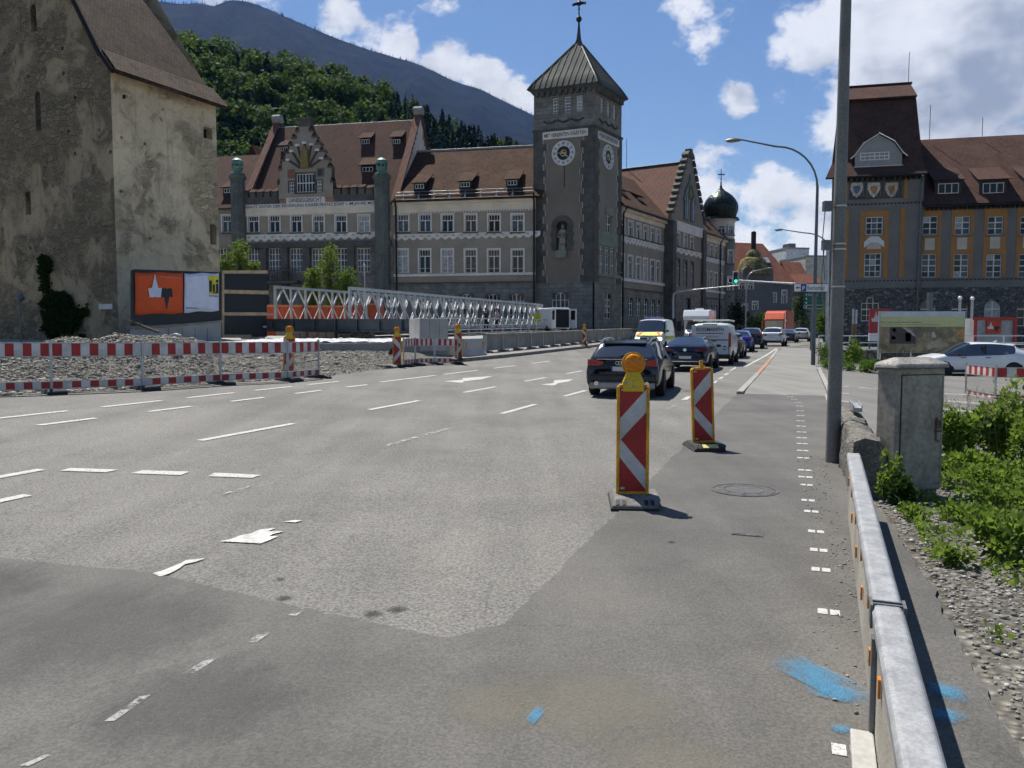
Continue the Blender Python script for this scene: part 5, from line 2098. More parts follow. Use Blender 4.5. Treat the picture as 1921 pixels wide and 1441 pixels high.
# ------------------------------------------------------------------ slate grey office building on the right
office = thing('office_building', 'slate grey office building with ochre window bays, steep tower roof and rubble base', 'building', (40, 81, 0))
r0, r1 = AT(1556, 500, 82.2), AT(2010, 500, 77.0)
WR = Wall((r0.x, r0.y), (r1.x, r1.y))
aJ = WR.a(1727)
zRub = WR.z(1740, 540)
zEw = WR.z(1800, 385)
zEt = WR.z(1640, 331)
WALLMAT[0] = RUBBLE
tw = [(WR.a(1621), WR.a(1653), WR.z(1637, 441), WR.z(1637, 407.5)), (WR.a(1620), WR.a(1652), WR.z(1637, 520.5), WR.z(1637, 475.5))]
ww_up, ww_lo, ww_gr = [], [], []
for u in (1742.5, 1803, 1864.5, 1926, 1988):
 a = WR.a(u)
 ww_up.append((a - .68, a + .68, WR.z(u, 440), WR.z(u, 406)))
 ww_lo.append((a - .68, a + .68, WR.z(u, 520.5), WR.z(u, 476.5)))
 ww_gr.append((a - .72, a + .72, WR.z(u, 612), WR.z(u, 564)))
tg = [(WR.a(1633) - .85, WR.a(1633) + .85, WR.z(1633, 603), WR.z(1633, 558))]
holes(office, WR, 0, aJ, zRub, zEt, tw, STUCCO_R, 'wall', off=.3)
holes(office, WR, aJ, WR.L, zRub, zEw, ww_up + ww_lo, STUCCO_R, 'wall')
holes(office, WR, 0, aJ, -.8, zRub, tg, RUBBLE, 'base_wall', off=.4)
holes(office, WR, aJ, WR.L, -.8, zRub, ww_gr, RUBBLE, 'base_wall', off=.1)
mb = MB()
mb.face([WR.P(aJ, -.8, .4), WR.P(aJ, zEt, .3), WR.P(aJ, zEt, -11), WR.P(aJ, -.8, -11)])
mb.face([WR.P(0, -.8, .4), WR.P(0, zEt, .3), WR.P(2.6, zEt, -11), WR.P(2.6, -.8, -11)])
mb.build('tower_side_wall', STUCCO_R, office, True)
window(office, WR, (tw[0][0] + tw[0][1]) / 2, tw[0][2], tw[0][1] - tw[0][0], tw[0][3] - tw[0][2], 'grid3x3', off=.3, panes=True)
window(office, WR, (tw[1][0] + tw[1][1]) / 2, tw[1][2], tw[1][1] - tw[1][0], tw[1][3] - tw[1][2], 'grid3x4', off=.3, panes=True)
for q in tg:
 window(office, WR, (q[0] + q[1]) / 2, q[2], q[1] - q[0], q[3] - q[2], 'arch3x4', off=.4)
PANEL = M('beige_panel', (.5, .46, .38), .9, var=.1)
for q, q2, g in zip(ww_up, ww_lo, ww_gr):
 a = (q[0] + q[1]) / 2
 window(office, WR, a, q[2], 1.36, q[3] - q[2], 'grid2x3', None, STUCCO_R, panes=True)
 window(office, WR, a, q2[2], 1.36, q2[3] - q2[2], 'grid2x4', panes=True)
 window(office, WR, a, g[2], 1.44, g[3] - g[2], 'arch2x3', off=.1)
 zt_, zb_ = WR.z(1800, 391), q2[2] - .05
 for x0, x1 in ((-1.02, -.7), (.7, 1.02)):
  slab(office, WR, a + x0, a + x1, zb_, zt_, 0, .05, OCHRE, 'ochre_bay')
 slab(office, WR, a - .7, a + .7, q[3] + .02, zt_, 0, .045, OCHRE, 'ochre_bay')
 slab(office, WR, a - .7, a + .7, q2[3] + .02, q[2] - .18, 0, .045, OCHRE, 'ochre_bay')
 slab(office, WR, a - .45, a + .45, WR.z(1800, 468), WR.z(1800, 446), .045, .075, PANEL, 'bay_panel')
at = (tw[0][0] + tw[0][1]) / 2
zt_, zb_ = WR.z(1637, 396), tw[1][2] - .05
for x0, x1 in ((-1.36, -.9), (.9, 1.36)):
 slab(office, WR, at + x0, at + x1, zb_, zt_, .3, .36, OCHRE, 'ochre_bay')
slab(office, WR, at - .9, at + .9, tw[0][3] + .02, zt_, .3, .355, OCHRE, 'ochre_bay')
slab(office, WR, at - .9, at + .9, tw[1][3] + .02, tw[0][2] - .05, .3, .355, OCHRE, 'ochre_bay')
slab(office, WR, at - .65, at + .65, WR.z(1637, 468), WR.z(1637, 448), .355, .385, PANEL, 'bay_panel')
for u0, u1 in ((1578, 1589), (1685, 1694)):
 slab(office, WR, WR.a(u0), WR.a(u1), zb_, zt_ + .2, .3, .37, OCHRE, 'ochre_pilaster')
for u0, u1 in ((1576, 1586), (1690, 1697)):
 slab(office, WR, WR.a(u0), WR.a(u1), WR.z(1637, 376), WR.z(1637, 338), .3, .37, OCHRE, 'ochre_pilaster')
dentils(office, WR, .3, aJ - .2, WR.z(1637, 385), WR.z(1637, 382.5), .36, IRON, 'dentil_row', .3, .36)
dentils(office, WR, .3, aJ - .2, zEt - .5, zEt - .1, .5, IRON, 'bracket_row', .3, .55)
dentils(office, WR, aJ + .2, WR.L, zEw - .45, zEw - .1, .42, IRON, 'bracket_row', .0, .3)
dentils(office, WR, .3, WR.L, WR.z(1740, 527), WR.z(1740, 525), .36, IRON, 'dentil_row', .3, .34)
slab(office, WR, aJ, WR.L, zRub, WR.z(1740, 523), 0, .12, STUCCO_R, 'plinth_course')
# painted coats of arms
pz0, pz1 = WR.z(1637, 374), WR.z(1637, 340)
arms = slab(office, WR, WR.a(1588), WR.a(1688), pz0, pz1, .3, .34, M('arms_ground', (.07, .066, .062), .9, var=.3, vsc=6), 'arms_panel')
for u_, c1_, c2_ in ((1606, (.55, .52, .46), (.12, .18, .24)), (1638, (.6, .57, .52), (.42, .24, .08)), (1671, (.55, .5, .42), (.35, .2, .07))):
 a, z = WR.hit(u_, 357)
 for sc, m_, of in ((1.0, M('arms_%d' % u_, c1_, .8, var=.5, vsc=5), .36), (.55, M('arms_b%d' % u_, c2_, .8, var=.5, vsc=7), .385)):
  mb = MB()
  pts = [(-.55, .7), (.55, .7), (.6, .1), (.35, -.5), (0, -.8), (-.35, -.5), (-.6, .1)]
  mb.extr([WR.P(a + x * sc, z + y * sc, of) for x, y in pts], Vector((-WR.n.x, -WR.n.y, 0)) * .02)
  mb.build('shield', m_, arms, True)
 mb = MB()
 for k in range(7):
  mb.path([WR.P(a - 1.1 + k * .36, z - .75, .345), WR.P(a - .9 + k * .3, z + .8, .345)], .02, 3)
 mb.build('arms_scroll', M('arms_line', (.3, .29, .26), .9), arms, True)
# tower roof: flared foot, steep slope, a flatter cap that oversails it
rb = lambda a, d_, z: WR.P(a, z, -d_)
zBk = AT(1660, 190, 85.5).z
zRg = AT(1660, 167, 87.5).z
tprof = [(-1.1, zEt - .15), (.2, zEt + 1.5), (3.0, zBk - .25)]
tcap = [(2.5, zBk - .2), (5.6, zRg)]
mb = MB()
for P_ in (tprof, tcap):
 for (d0, z0), (d1, z1) in zip(P_, P_[1:]):
  k0, k1 = (.0 if P_ is tcap else max(0, 1.0 - d0) * .35), (.0 if P_ is tcap else max(0, 1.0 - d1) * .35)
  roof_plane(mb, [rb(.25 - k0 + .235 * d0, d0, z0), rb(aJ - .25 + k0 * .5, d0, z0), rb(aJ - .25 + k1 * .5, d1, z1), rb(.25 - k1 + .235 * d1, d1, z1)])
for P_ in (tprof, tcap):
 Q_ = [(11.2 - d_, z_) for d_, z_ in P_]
 for (d0, z0), (d1, z1) in zip(Q_, Q_[1:]):
  roof_plane(mb, [rb(aJ - .25, d0, z0), rb(.25 + .235 * d0, d0, z0), rb(.25 + .235 * d1, d1, z1), rb(aJ - .25, d1, z1)])
thick(mb.build('tower_roof', TILE_R, office, True), .2)
mb = MB()
for a in (.3, aJ - .3):
 mb.face([rb(a + (.235 * d_ if a < 1 else 0), d_, z_ - .05) for d_, z_ in ([(0, zEt)] + [(.4, zEt + 1.5), (3.1, zBk - .3), (5.6, zRg - .2), (8.1, zBk - .3), (10.8, zEt + 1.5), (11.2, zEt)])])
mb.build('roof_gable', M('beige_gable', (.4, .36, .29), .9), office, True)
mb = MB()
mb.path([rb(1.45, 5.6, zRg + .05), rb(aJ - .1, 5.6, zRg + .05)], .15, 6)
mb.build('ridge_cap', TILE_R, office, True)
# gambrel dormer on the tower
dl, dr_ = WR.a(1594), WR.a(1689)
z0, z1 = WR.z(1640, 313) , WR.z(1640, 254)
za, zb2 = WR.z(1640, 290), WR.z(1640, 270)
dm = (dl + dr_) / 2
prof_d = [(dl + .2, z0), (dr_ - .2, z0), (dr_ - .2, za), (dm + (dr_ - dl) * .3, zb2), (dm, z1), (dm - (dr_ - dl) * .3, zb2), (dl + .2, za)]
mb = MB()
mb.extr([WR.P(x, z, .15) for x, z in prof_d], Vector((-WR.n.x, -WR.n.y, 0)) * 4.6)
dmo = mb.build('gambrel_dormer', M('pale_grey_render', (.3, .295, .28), .9, var=.12), office, True)
mb = MB()
line = [(dl - .25, za - .35), (dl + .15, za), (dm - (dr_ - dl) * .3, zb2 + .1), (dm, z1 + .12), (dm + (dr_ - dl) * .3, zb2 + .1), (dr_ - .15, za), (dr_ + .25, za - .35)]
mb.path([WR.P(x, z, .22) for x, z in line], .1, 5)
mb.path([WR.P(dl + .1, z0, .2), WR.P(dr_ - .1, z0, .2)], .08, 5)
mb.build('barge_board', WHITE, dmo, True)
mb = MB()
for (xa, za_), (xb, zb_) in zip(line, line[1:]):
 roof_plane(mb, [WR.P(xa, za_ + .02, .3), WR.P(xb, zb_ + .02, .3), WR.P(xb, zb_ + .02, -4), WR.P(xa, za_ + .02, -4)])
thick(mb.build('dormer_roof', TILE_R, dmo, True), .1)
aw_, zw_ = WR.hit(1640, 301)
window(dmo, WR, aw_, zw_, 2.75, .78, 'grid6x2', off=.32)
# wing roof
zWr = AT(1830, 264, 86.5).z
mb = MB()
roof_plane(mb, [WR.P(aJ - .1, zEw - .1, .6), WR.P(WR.L + 4, zEw - .1, .6), rb(WR.L + 4, 7.2, zWr), rb(aJ - .1, 7.2, zWr)])
roof_plane(mb, [rb(WR.L + 4, 14.4, zEw), rb(aJ, 14.4, zEw), rb(aJ, 7.2, zWr), rb(WR.L + 4, 7.2, zWr)])
thick(mb.build('roof', TILE_R, office, True), .2)
mb = MB()
mb.path([WR.P(aJ + .1, zEw - .12, .68), WR.P(WR.L, zEw - .12, .68)], .11, 6)
mb.path([WR.P(.0, zEt - .2, 1.45), WR.P(aJ, zEt - .2, 1.45)], .11, 6)
mb.build('gutter', IRON, office, True)
mb = MB()
mb.path([WR.P(aJ - .4, zEt - .3, 1.3), WR.P(aJ - .3, zEt - .9, .5), WR.P(aJ - .3, 0, .45)], .09, 7)
mb.build('downpipe', GALV_D, office, True)
slw = (zWr - zEw) / 7.8
for u, open_ in ((1776, 0), (1859, 1), (1945, 0)):
 a = WR.a(u)
 zd = WR.z(u, 366)
 d_ = (zd - .3 - zEw) / slw - .2
 dormer(office, WR, a, zd - .35, 2.5, 2.0, 2.9, 3.7, TILE_R, -d_ + .1, side=M('dark_dormer', (.05, .04, .034), .9))
for u in (1722, 1768, 1874):
 p = rb(WR.a(u), 6.5, zWr if u > 1730 else zRg)
 mb = MB()
 mb.path([p, p + Vector((0, 0, 3.6 if u < 1800 else 2.0))], .035, 5)
 mb.build('antenna', GALV_D, office, True)
# white cloth hanging from the tower window
mb = MB()
zc = WR.z(1637, 444)
rows = []
for j in range(4):
 rows.append([WR.P(at - .95 + 1.9 * k / 12, zc - .05 * math.sin(k * 1.3) - j * .2 - (.55 * (abs(k - 6) / 6) ** 2), .42 + .04 * math.sin(k + j)) for k in range(13)])
mb.grid(rows)
ban = mb.build('cloth_banner', M('white_cloth', (.66, .68, .7), .9, var=.12, vsc=5), None, smooth=80)
props(ban, 'white cloth banner hung below the tower window of the grey office', 'banner')

# ------------------------------------------------------------------ villa, blocks and roofs down the street
villa = thing('villa', 'dark grey villa with curved gable and red tiled roof', 'house', (70, 150, .9))
v0, v1 = AT(1384, 500, 148), AT(1487, 500, 152)
WV = Wall((v0.x, v0.y), (v1.x, v1.y))
zVe, zVr = WV.z(1440, 529), AT(1430, 457, 156).z
GREYV = M('villa_grey_render', (.115, .12, .13), .9, var=.15, vsc=.6)
WALLMAT[0] = GREYV
vops = []
for u, va, vb, w in ((1454, 568, 550, .75), (1472.5, 569, 545, 1.0)):
 a = WV.a(u)
 vops.append((a - w / 2, a + w / 2, WV.z(u, va), WV.z(u, vb)))
aBay = WV.a(1441)
holes(villa, WV, aBay, WV.L, -.5, zVe, vops, GREYV)
for q in vops:
 window(villa, WV, (q[0] + q[1]) / 2, q[2], q[1] - q[0], q[3] - q[2], 'cross', WHITE, None)
bayW = Wall(WV.P(0, 0, 1.6).xy, WV.P(aBay, 0, 1.6).xy)
bops = []
for u, va, vb in ((1409, 543, 530), (1399, 586, 571), (1418, 581, 566), (1393, 543, 530)):
 a = bayW.a(u)
 bops.append((a - .55, a + .55, bayW.z(u, va), bayW.z(u, vb)))
zBt = bayW.z(1412, 512)
holes(villa, bayW, 0, bayW.L, -.5, zBt, bops, GREYV)
for q in bops:
 window(villa, bayW, (q[0] + q[1]) / 2, q[2], 1.1, q[3] - q[2], 'cross', WHITE, GREYV)
mb = MB()
for a in (0, aBay):
 mb.face([WV.P(a, -.5, 1.6), WV.P(a, zBt, 1.6), WV.P(a, zBt, -12), WV.P(a, -.5, -12)])
mb.face([WV.P(WV.L, -.5, 0), WV.P(WV.L, zVe, 0), WV.P(WV.L, zVe, -12), WV.P(WV.L, -.5, -12)])
mb.build('side_wall', GREYV, villa, True)
mb = MB()
zt = bayW.z(1412, 498)
pts = [(0, zBt)] + [(bayW.L * (.5 - .5 * math.cos(math.pi * k / 12)), zBt + (zt - zBt) * (math.sin(math.pi * k / 12) ** .6)) for k in range(1, 12)] + [(bayW.L, zBt)]
mb.extr([bayW.P(x, z, 0) for x, z in pts], Vector((-bayW.n.x, -bayW.n.y, 0)) * .5)
mb.build('curved_gable', GREYV, villa, True)
MOSS = M('mossy_gilt_roof', (.2, .175, .08), .95, var=.55, vsc=1.0, fine=.35, fsc=4, bump=.8, bsc=5, bd=.15, spec=.05)
mb = MB()
cb_ = bayW.P(bayW.L * .5, 0, -1.6)
rB_ = bayW.L * .46
mb.lathe([(rB_ * 1.05, zBt - .2), (rB_ * .98, zBt + .6), (rB_ * .8, zt + .4), (rB_ * .72, zt + 1.2), (rB_ * .5, zt + 1.6), (rB_ * .42, zt + 1.7), (rB_ * .44, zt + 2.3), (rB_ * .3, zt + 2.9), (.2, zt + 3.3)], 16, (cb_.x, cb_.y, 0))
mb.build('bulb_roof', MOSS, villa, True, smooth=50)
mb = MB()
pz = AT(1418, 437, 152).z
mb.bb((cb_.x - .38, cb_.y - .3, zt + 3.0), (cb_.x + .38, cb_.y + .3, pz - .5))
mb.lathe([(.5, pz - .5), (.45, pz - .2), (.1, pz)], 8, (cb_.x, cb_.y, 0))
mb.build('pinnacle', IRON, villa, True)
vb = lambda a, d_, z: WV.P(a, z, -d_)
mb = MB()
roof_plane(mb, [WV.P(-.5, zVe - .2, .6), WV.P(WV.L + .5, zVe - .2, .6), vb(WV.L - 2.4, 6, zVr), vb(.2, 6, zVr)])
roof_plane(mb, [WV.P(WV.L + .5, zVe - .2, .6), vb(WV.L + .5, 12.6, zVe - .2), vb(WV.L - 2.4, 6.1, zVr)])
roof_plane(mb, [vb(WV.L + .5, 12.6, zVe - .2), vb(-.5, 12.6, zVe - .2), vb(.2, 6, zVr), vb(WV.L - 2.4, 6, zVr)])
roof_plane(mb, [vb(-4, 4, zVe - 1), WV.P(-.5, zVe - .2, .6), vb(.2, 6, zVr)])
thick(mb.build('roof', TILE_V, villa, True), .15)
svl = (zVr - zVe) / 6.6
for u, v_ in ((1453.5, 493), (1379, 488)):
 a = WV.a(u) + .3
 d_ = 3.0
 W_ = WV.W(a, zVe + svl * (d_ + .6), -d_) @ Matrix.Rotation(math.atan(svl), 4, 'X')
 mb = MB()
 mb.bb((-.65, -.8, .05), (.65, .8, .22))
 o = mb.build('skylight', GALV_D, villa, wm=W_)
 mb = MB()
 mb.bb((-.52, -.66, .221), (.52, .66, .235))
 mb.build('skylight_pane', M('sky_pane', (.4, .42, .45), .08, spec=.8), o, wm=W_)
mb = MB()
p = vb(.5, 7, zVr - .8)
mb.bb((p.x - 1.0, p.y - .5, p.z), (p.x + 1.0, p.y + .5, p.z + 2.4))
mb.bb((p.x - 1.15, p.y - .6, p.z + 2.0), (p.x + 1.15, p.y + .6, p.z + 2.2))
mb.build('chimney', M('chimney_brick', (.12, .07, .055), .9, var=.3, vsc=3), villa, True)


def simple_house(name, label, u0, u1, D, vE, vR, wallm, roofm, depth=9, wins=(), flat=False):
 h = thing(name, label, 'house' if not flat else 'apartment block', AT((u0 + u1) / 2, 640, D).xy.to_3d())
 a_, b_ = AT(u0, 500, D), AT(u1, 500, D + 1)
 w_ = Wall((a_.x, a_.y), (b_.x, b_.y))
 ze = w_.z((u0 + u1) / 2, vE)
 ops_ = []
 for (u, va, vb_, w) in wins:
  a = w_.a(u)
  ops_.append((a - w / 2, a + w / 2, w_.z(u, va), w_.z(u, vb_)))
 WALLMAT[0] = wallm
 holes(h, w_, 0, w_.L, -1, ze, ops_, wallm)
 for q in ops_:
  window(h, w_, (q[0] + q[1]) / 2, q[2], q[1] - q[0], q[3] - q[2], 'cross', WHITE, None)
 mb = MB()
 for a in (0, w_.L):
  mb.face([w_.P(a, -1, 0), w_.P(a, ze, 0), w_.P(a, ze, -depth), w_.P(a, -1, -depth)])
 mb.face([w_.P(0, -1, -depth), w_.P(w_.L, -1, -depth), w_.P(w_.L, ze, -depth), w_.P(0, ze, -depth)])
 if flat:
  mb.face([w_.P(0, ze, 0), w_.P(w_.L, ze, 0), w_.P(w_.L, ze, -depth), w_.P(0, ze, -depth)])
 mb.build('side_wall', wallm, h, True)
 if flat:
  slab(h, w_, -.1, w_.L + .1, ze, ze + .4, -depth, .15, roofm, 'roof_edge')
  return h, w_
 zr = AT((u0 + u1) / 2, vR, D + depth / 2).z
 mb = MB()
 roof_plane(mb, [w_.P(-.4, ze - .2, .5), w_.P(w_.L + .4, ze - .2, .5), w_.P(w_.L + .2, zr, -depth / 2), w_.P(-.2, zr, -depth / 2)])
 roof_plane(mb, [w_.P(w_.L + .4, ze - .2, -depth - .5), w_.P(-.4, ze - .2, -depth - .5), w_.P(-.2, zr, -depth / 2), w_.P(w_.L + .2, zr, -depth / 2)])
 mb.face([w_.P(0, ze, 0), w_.P(0, zr, -depth / 2), w_.P(0, ze, -depth)])
 mb.face([w_.P(w_.L, ze, 0), w_.P(w_.L, zr, -depth / 2), w_.P(w_.L, ze, -depth)])
 thick(mb.build('roof', roofm, h, True), .12)
 return h, w_


simple_house('house', 'small house with steep dark red roof behind the street lamp', 1489, 1522, 172, 538, 492, M('house_grey', (.3, .3, .29), .9), TILE_V)
h, w_ = simple_house('apartment_block', 'pale flat roofed apartment block rising behind the villa roof', 1474, 1517, 225, 467, 0, M('block_white', (.62, .63, .62), .85), CONC, 14, (), True)
slab(h, w_, 1.5, 3.4, w_.z(1490, 467), w_.z(1490, 456), -5, -1, GALV_D, 'roof_plant')
simple_house('apartment_block', 'beige apartment block with blue edge beside the big pole', 1511, 1556, 205, 482, 0, M('block_beige', (.5, .47, .38), .85), M('block_blue_edge', (.25, .3, .38), .8), 14, (), True)
simple_house('house', 'low brick red roofed house under the direction signs', 1505, 1552, 160, 548, 516, M('house_dark', (.14, .13, .12), .9), TILE_V)

# ------------------------------------------------------------------ poles, lamps, signs
def at_ground(x, y, rz=0.0, dz=0.0):
 return Matrix.Translation((x, y, zg(x, y) + dz)) @ Matrix.Rotation(rz, 4, 'Z')


POLE = M('streaked_grey_pole', (.2, .195, .175), .6, metal=.15, var=.3, vsc=1.0, fine=.15, fsc=40, bump=.1)
BAND = M('steel_strap', (.55, .5, .4), .35, metal=.8)
pp = GT(1562, 868)
pole = thing('utility_pole', 'tall thick grey metal pole with steel straps beside the footway', 'pole', pp)
mb = MB()
Dp = pp.y
tp = AT(1577, 0, Dp)
k_ = (10.5) / (tp.z - pp.z)
top = pp + Vector(((tp.x - pp.x) * .0 + .02, 0, 10.5))
mb.path([pp + Vector((0, 0, -.1)), pp + Vector((0, 0, 1.2)), top], [.088, .083, .04], 28)
mb.build('shaft', POLE, pole, True, smooth=60)
for v in (387, 458, 468, 538):
 z = AT(1570, v, Dp).z
 r_ = .083 - .043 * (z - 1.2) / 9.3
 mb = MB()
 mb.lathe([(r_ - .004, -.008), (r_ + .006, -.008), (r_ + .006, .008), (r_ - .004, .008)], 24, (pp.x + .02 * z / 10, pp.y, z))
 mb.build('strap', BAND, pole, True, smooth=30)
for v in (387, 460):
 z = AT(1570, v, Dp).z
 mb = MB()
 mb.bb((pp.x - .2, pp.y - .04, z - .06), (pp.x - .1, pp.y + .04, z + .06))
 mb.path([(pp.x - .17, pp.y, z + .05), (pp.x - .2, pp.y, z - .4), (pp.x - .16, pp.y, z - .9)], .006, 5)
 mb.build('bracket', GALV_D, pole, True)


def lamp_post(label, base, H, reach, heading, head_len, r0=.08, mat=GREY_M, curve=1.0, group='street lamps'):
 t = thing('street_lamp', label, 'street lamp', base, 0, group)
 d = Vector((math.cos(heading), math.sin(heading), 0))
 pts = [Vector((0, 0, 0)), Vector((0, 0, H - curve * 1.6))]
 for k in range(1, 9):
  q = math.pi / 2 * k / 8
  pts.append(Vector((0, 0, H - curve * 1.6)) + d * reach * .55 * (1 - math.cos(q)) + Vector((0, 0, curve * 1.35 * math.sin(q))))
 e = pts[-1] + d * reach * .45 + Vector((0, 0, .25 * curve))
 pts.append(e)
 mb = MB()
 mb.path(pts, [r0 * 1.25, r0 * .8] + [r0 * .55] * 8 + [r0 * .42], 12)
 mb.build('mast', mat, t, smooth=60)
 mb = MB()
 x = Vector((-d.y, d.x, 0))
 w = head_len * .2
 rows = []
 for k, (f, ww, up, dn) in enumerate(((0, .3, .25, .25), (.15, .6, .5, .5), (.5, 1, .75, .75), (.8, .95, .6, .8), (1.0, .35, .2, .4))):
  c = e + d * head_len * f
  rows.append([c + x * w * ww * a + Vector((0, 0, w * (up if b > 0 else dn) * b)) for a, b in ((-1, 0), (-.6, .7), (0, 1), (.6, .7), (1, 0), (.6, -.7), (0, -1), (-.6, -.7))])
 mb.grid(rows, 0, True)
 mb.face(rows[0][::-1])
 mb.face(rows[-1])
 hd = mb.build('lamp_head', GALV_D, t, smooth=50)
 mb = MB()
 c = e + d * head_len * .62
 mb.lathe([(.02, -w * .95), (w * .6, -w * .7), (w * .62, -w * .3)], 10, c)
 mb.build('lamp_glass', M('lamp_glass', (.5, .5, .48), .2), hd)
 return t


p = GT(1525, 687)
lamp_post('tall curved street lamp with teardrop head beside the sidewalk', p, AT(1530, 262, p.y).z - p.z + .1, 3.35, R(172), .72, .078, curve=1.4)
p = AT(1552, 622, 75)
p.z = zg(p.x, p.y)
lamp_post('distant curved street lamp reaching over the road behind the traffic light', p, AT(1500, 431, 75).z - p.z, 4.4, R(180), .8, .1, curve=1.2)
p = AT(1470, 622, 100)
p.z = zg(p.x, p.y)
p2 = AT(1398, 640, 108)
p2.z = zg(p2.x, p2.y)
lamp_post('far grey street lamp bending right in front of the villa', p2, AT(1430, 503, 108).z - p2.z, 2.9, R(0), .8, .09, mat=GALV, curve=1.2)

# traffic light on its left mast arm, and the arm that comes from the right
tl = thing('traffic_light_mast', 'grey traffic light mast with long arm in front of the courthouse', 'traffic light', (0, 0, 0))
D1 = 80.0
b = AT(1263, 645, D1)
e1, e2 = AT(1263, 549, D1), AT(1386, 535.5, D1 - 3)
WM[tl] = Matrix.Translation((b.x, b.y, .7))
tl.matrix_basis = WM[tl]
mb = MB()
mb.path([Vector((b.x, b.y, .6)), e1 - Vector((0, 0, .6)), e1 - Vector((-.05, 0, .15)), e1 + Vector((.5, 0, .12)), e2], [.13, .11, .1, .09, .06], 10)
mb.build('mast', M('pale_grey_mast', (.4, .4, .38), .5, metal=.3), tl, True, smooth=60)
for u_, v_ in ((1265, 607), (1274, 612)):
 c = AT(u_, v_, D1 - .3)
 mb = MB()
 mb.bb((c.x - .18, c.y - .15, c.z - .5), (c.x + .18, c.y + .15, c.z + .5))
 mb.build('signal_box', IRON, tl, True)
SIGN_W = M('sign_white', (.75, .76, .76), .5, var=.06)


def signal(root, u, v, D, lit):
 c = AT(u, v, D)
 o_ = MB()
 o_.bb((c.x - .27, c.y - .02, c.z - .62), (c.x + .27, c.y + .0, c.z + .62))
 bd = bevel(o_.build('backing_board', SIGN_W, root, True), .05, 2)
 mb = MB()
 mb.bb((c.x - .19, c.y - .2, c.z - .53), (c.x + .19, c.y - .021, c.z + .53))
 hs = bevel(mb.build('signal_housing', IRON, root, True), .04, 2)
 for k, col in ((1, 'red'), (0, 'amber'), (-1, 'green')):
  q = Vector((c.x, c.y - .2, c.z + k * .34))
  mb = MB()
  n = 16
  mb.extr([(q.x + .13 * math.cos(2 * math.pi * j / n), q.y, q.z + .13 * math.sin(2 * math.pi * j / n)) for j in range(n)], (0, -.02, 0))
  if col == lit:
   m = NT('signal_' + col)
   m = m.done((.02, .5, .25), .3, Emission_Color=(.02, 1.0, .42), Emission_Strength=2.2)
  else:
   m = M('signal_off_' + col, {'red': (.05, .005, .005), 'amber': (.05, .03, .0), 'green': (.0, .03, .01)}[col], .3)
  mb.build(col + '_lens', m, hs, True)
 return bd


sg = signal(tl, 1379.5, 521, D1 - 3.2, 'green')
c = AT(1370, 526.5, D1 - 3.1)
mb = MB()
mb.bb((c.x - .22, c.y - .06, c.z - .22), (c.x + .22, c.y, c.z + .22))
fr = mb.build('sign_frame', SIGN_W, tl, True)
mb = MB()
mb.bb((c.x - .16, c.y - .07, c.z - .16), (c.x + .16, c.y - .061, c.z + .16))
mb.build('sign_face', IRON, fr, True)
gs = thing('sign_gantry', 'white parking direction sign on a thin arm beside the big pole', 'sign', (0, 0, 0))
D2 = 36.0
g0, g1 = AT(1386, 526, D2 + 3), AT(1492, 532.5, D2)
gb = AT(1553, 600, D2)
WM[gs] = Matrix.Translation((gb.x, gb.y, zg(gb.x, gb.y)))
gs.matrix_basis = WM[gs]
mb = MB()
mb.path([g0, g1, AT(1553, 536, D2)], [.03, .045, .06], 8)
mb.path([Vector((gb.x, gb.y, zg(gb.x, gb.y))), AT(1553, 455, D2)], [.09, .07], 10)
mb.build('arm', GALV, gs, True)
c0_, c1_ = AT(1490, 533, D2 - .15), AT(1553, 533, D2 - .15)
zt_, zb_ = AT(1520, 533, D2 - .15).z, AT(1520, 547, D2 - .15).z
mb = MB()
mb.bb((c0_.x - .03, c0_.y, zb_ - .03), (c1_.x, c0_.y + .04, zt_ + .03))
fr = mb.build('sign_frame', IRON, gs, True)
mb = MB()
mb.bb((c0_.x, c0_.y - .012, zb_), (c1_.x, c0_.y, zt_))
mb.build('sign_face', SIGN_W, fr, True)
BLUE = M('sign_blue', (.015, .045, .2), .4, var=.05)
GREEN = M('sign_green', (.0, .1, .06), .4, var=.05)
bx0, bx1 = AT(1500, 540, D2).x, AT(1510, 540, D2).x
mb = MB()
mb.bb((bx0, c0_.y - .022, zb_ + .01), (bx1, c0_.y - .0125, zt_ - .01))
mb.build('parking_panel', BLUE, fr, True)
zc_ = (zt_ + zb_) / 2
FR = lambda x, y, z: Matrix.Translation((x, y, z))
text('parking_letter', 'P', .11, .2, SIGN_W, fr, FR((bx0 + bx1) / 2, c0_.y - .023, zc_ - .02), .004, .02)
text('lettering', 'Reichenfeld', AT(1544, 540, D2).x - bx1 - .06, .2, M('sign_ink', (.03, .035, .06), .6), fr, FR((bx1 + AT(1546, 540, D2).x) / 2, c0_.y - .013, zc_), .004)
mb = MB()
ax = AT(1495, 540, D2).x
mb.extr([(ax - .11, c0_.y - .013, zc_), (ax - .03, c0_.y - .013, zc_ + .07), (ax - .03, c0_.y - .013, zc_ + .02), (ax + .1, c0_.y - .013, zc_ + .02), (ax + .1, c0_.y - .013, zc_ - .02), (ax - .03, c0_.y - .013, zc_ - .02), (ax - .03, c0_.y - .013, zc_ - .07)], (0, -.004, 0))
mb.build('arrow', IRON, fr, True)
D3 = 58.0
ds = thing('direction_sign', 'green direction sign with four arrow lines behind the street lamp', 'sign', AT(1528, 700, D3))
WM[ds] = Matrix.Translation((AT(1524, 600, D3).x, D3, zg(AT(1524, 600, D3).x, D3)))
ds.matrix_basis = WM[ds]
mb = MB()
p = AT(1524, 550, D3)
mb.path([(p.x, p.y + .05, zg(p.x, p.y)), (p.x, p.y + .05, p.z + .3)], .06, 8)
mb.build('post', GALV_D, ds, True)
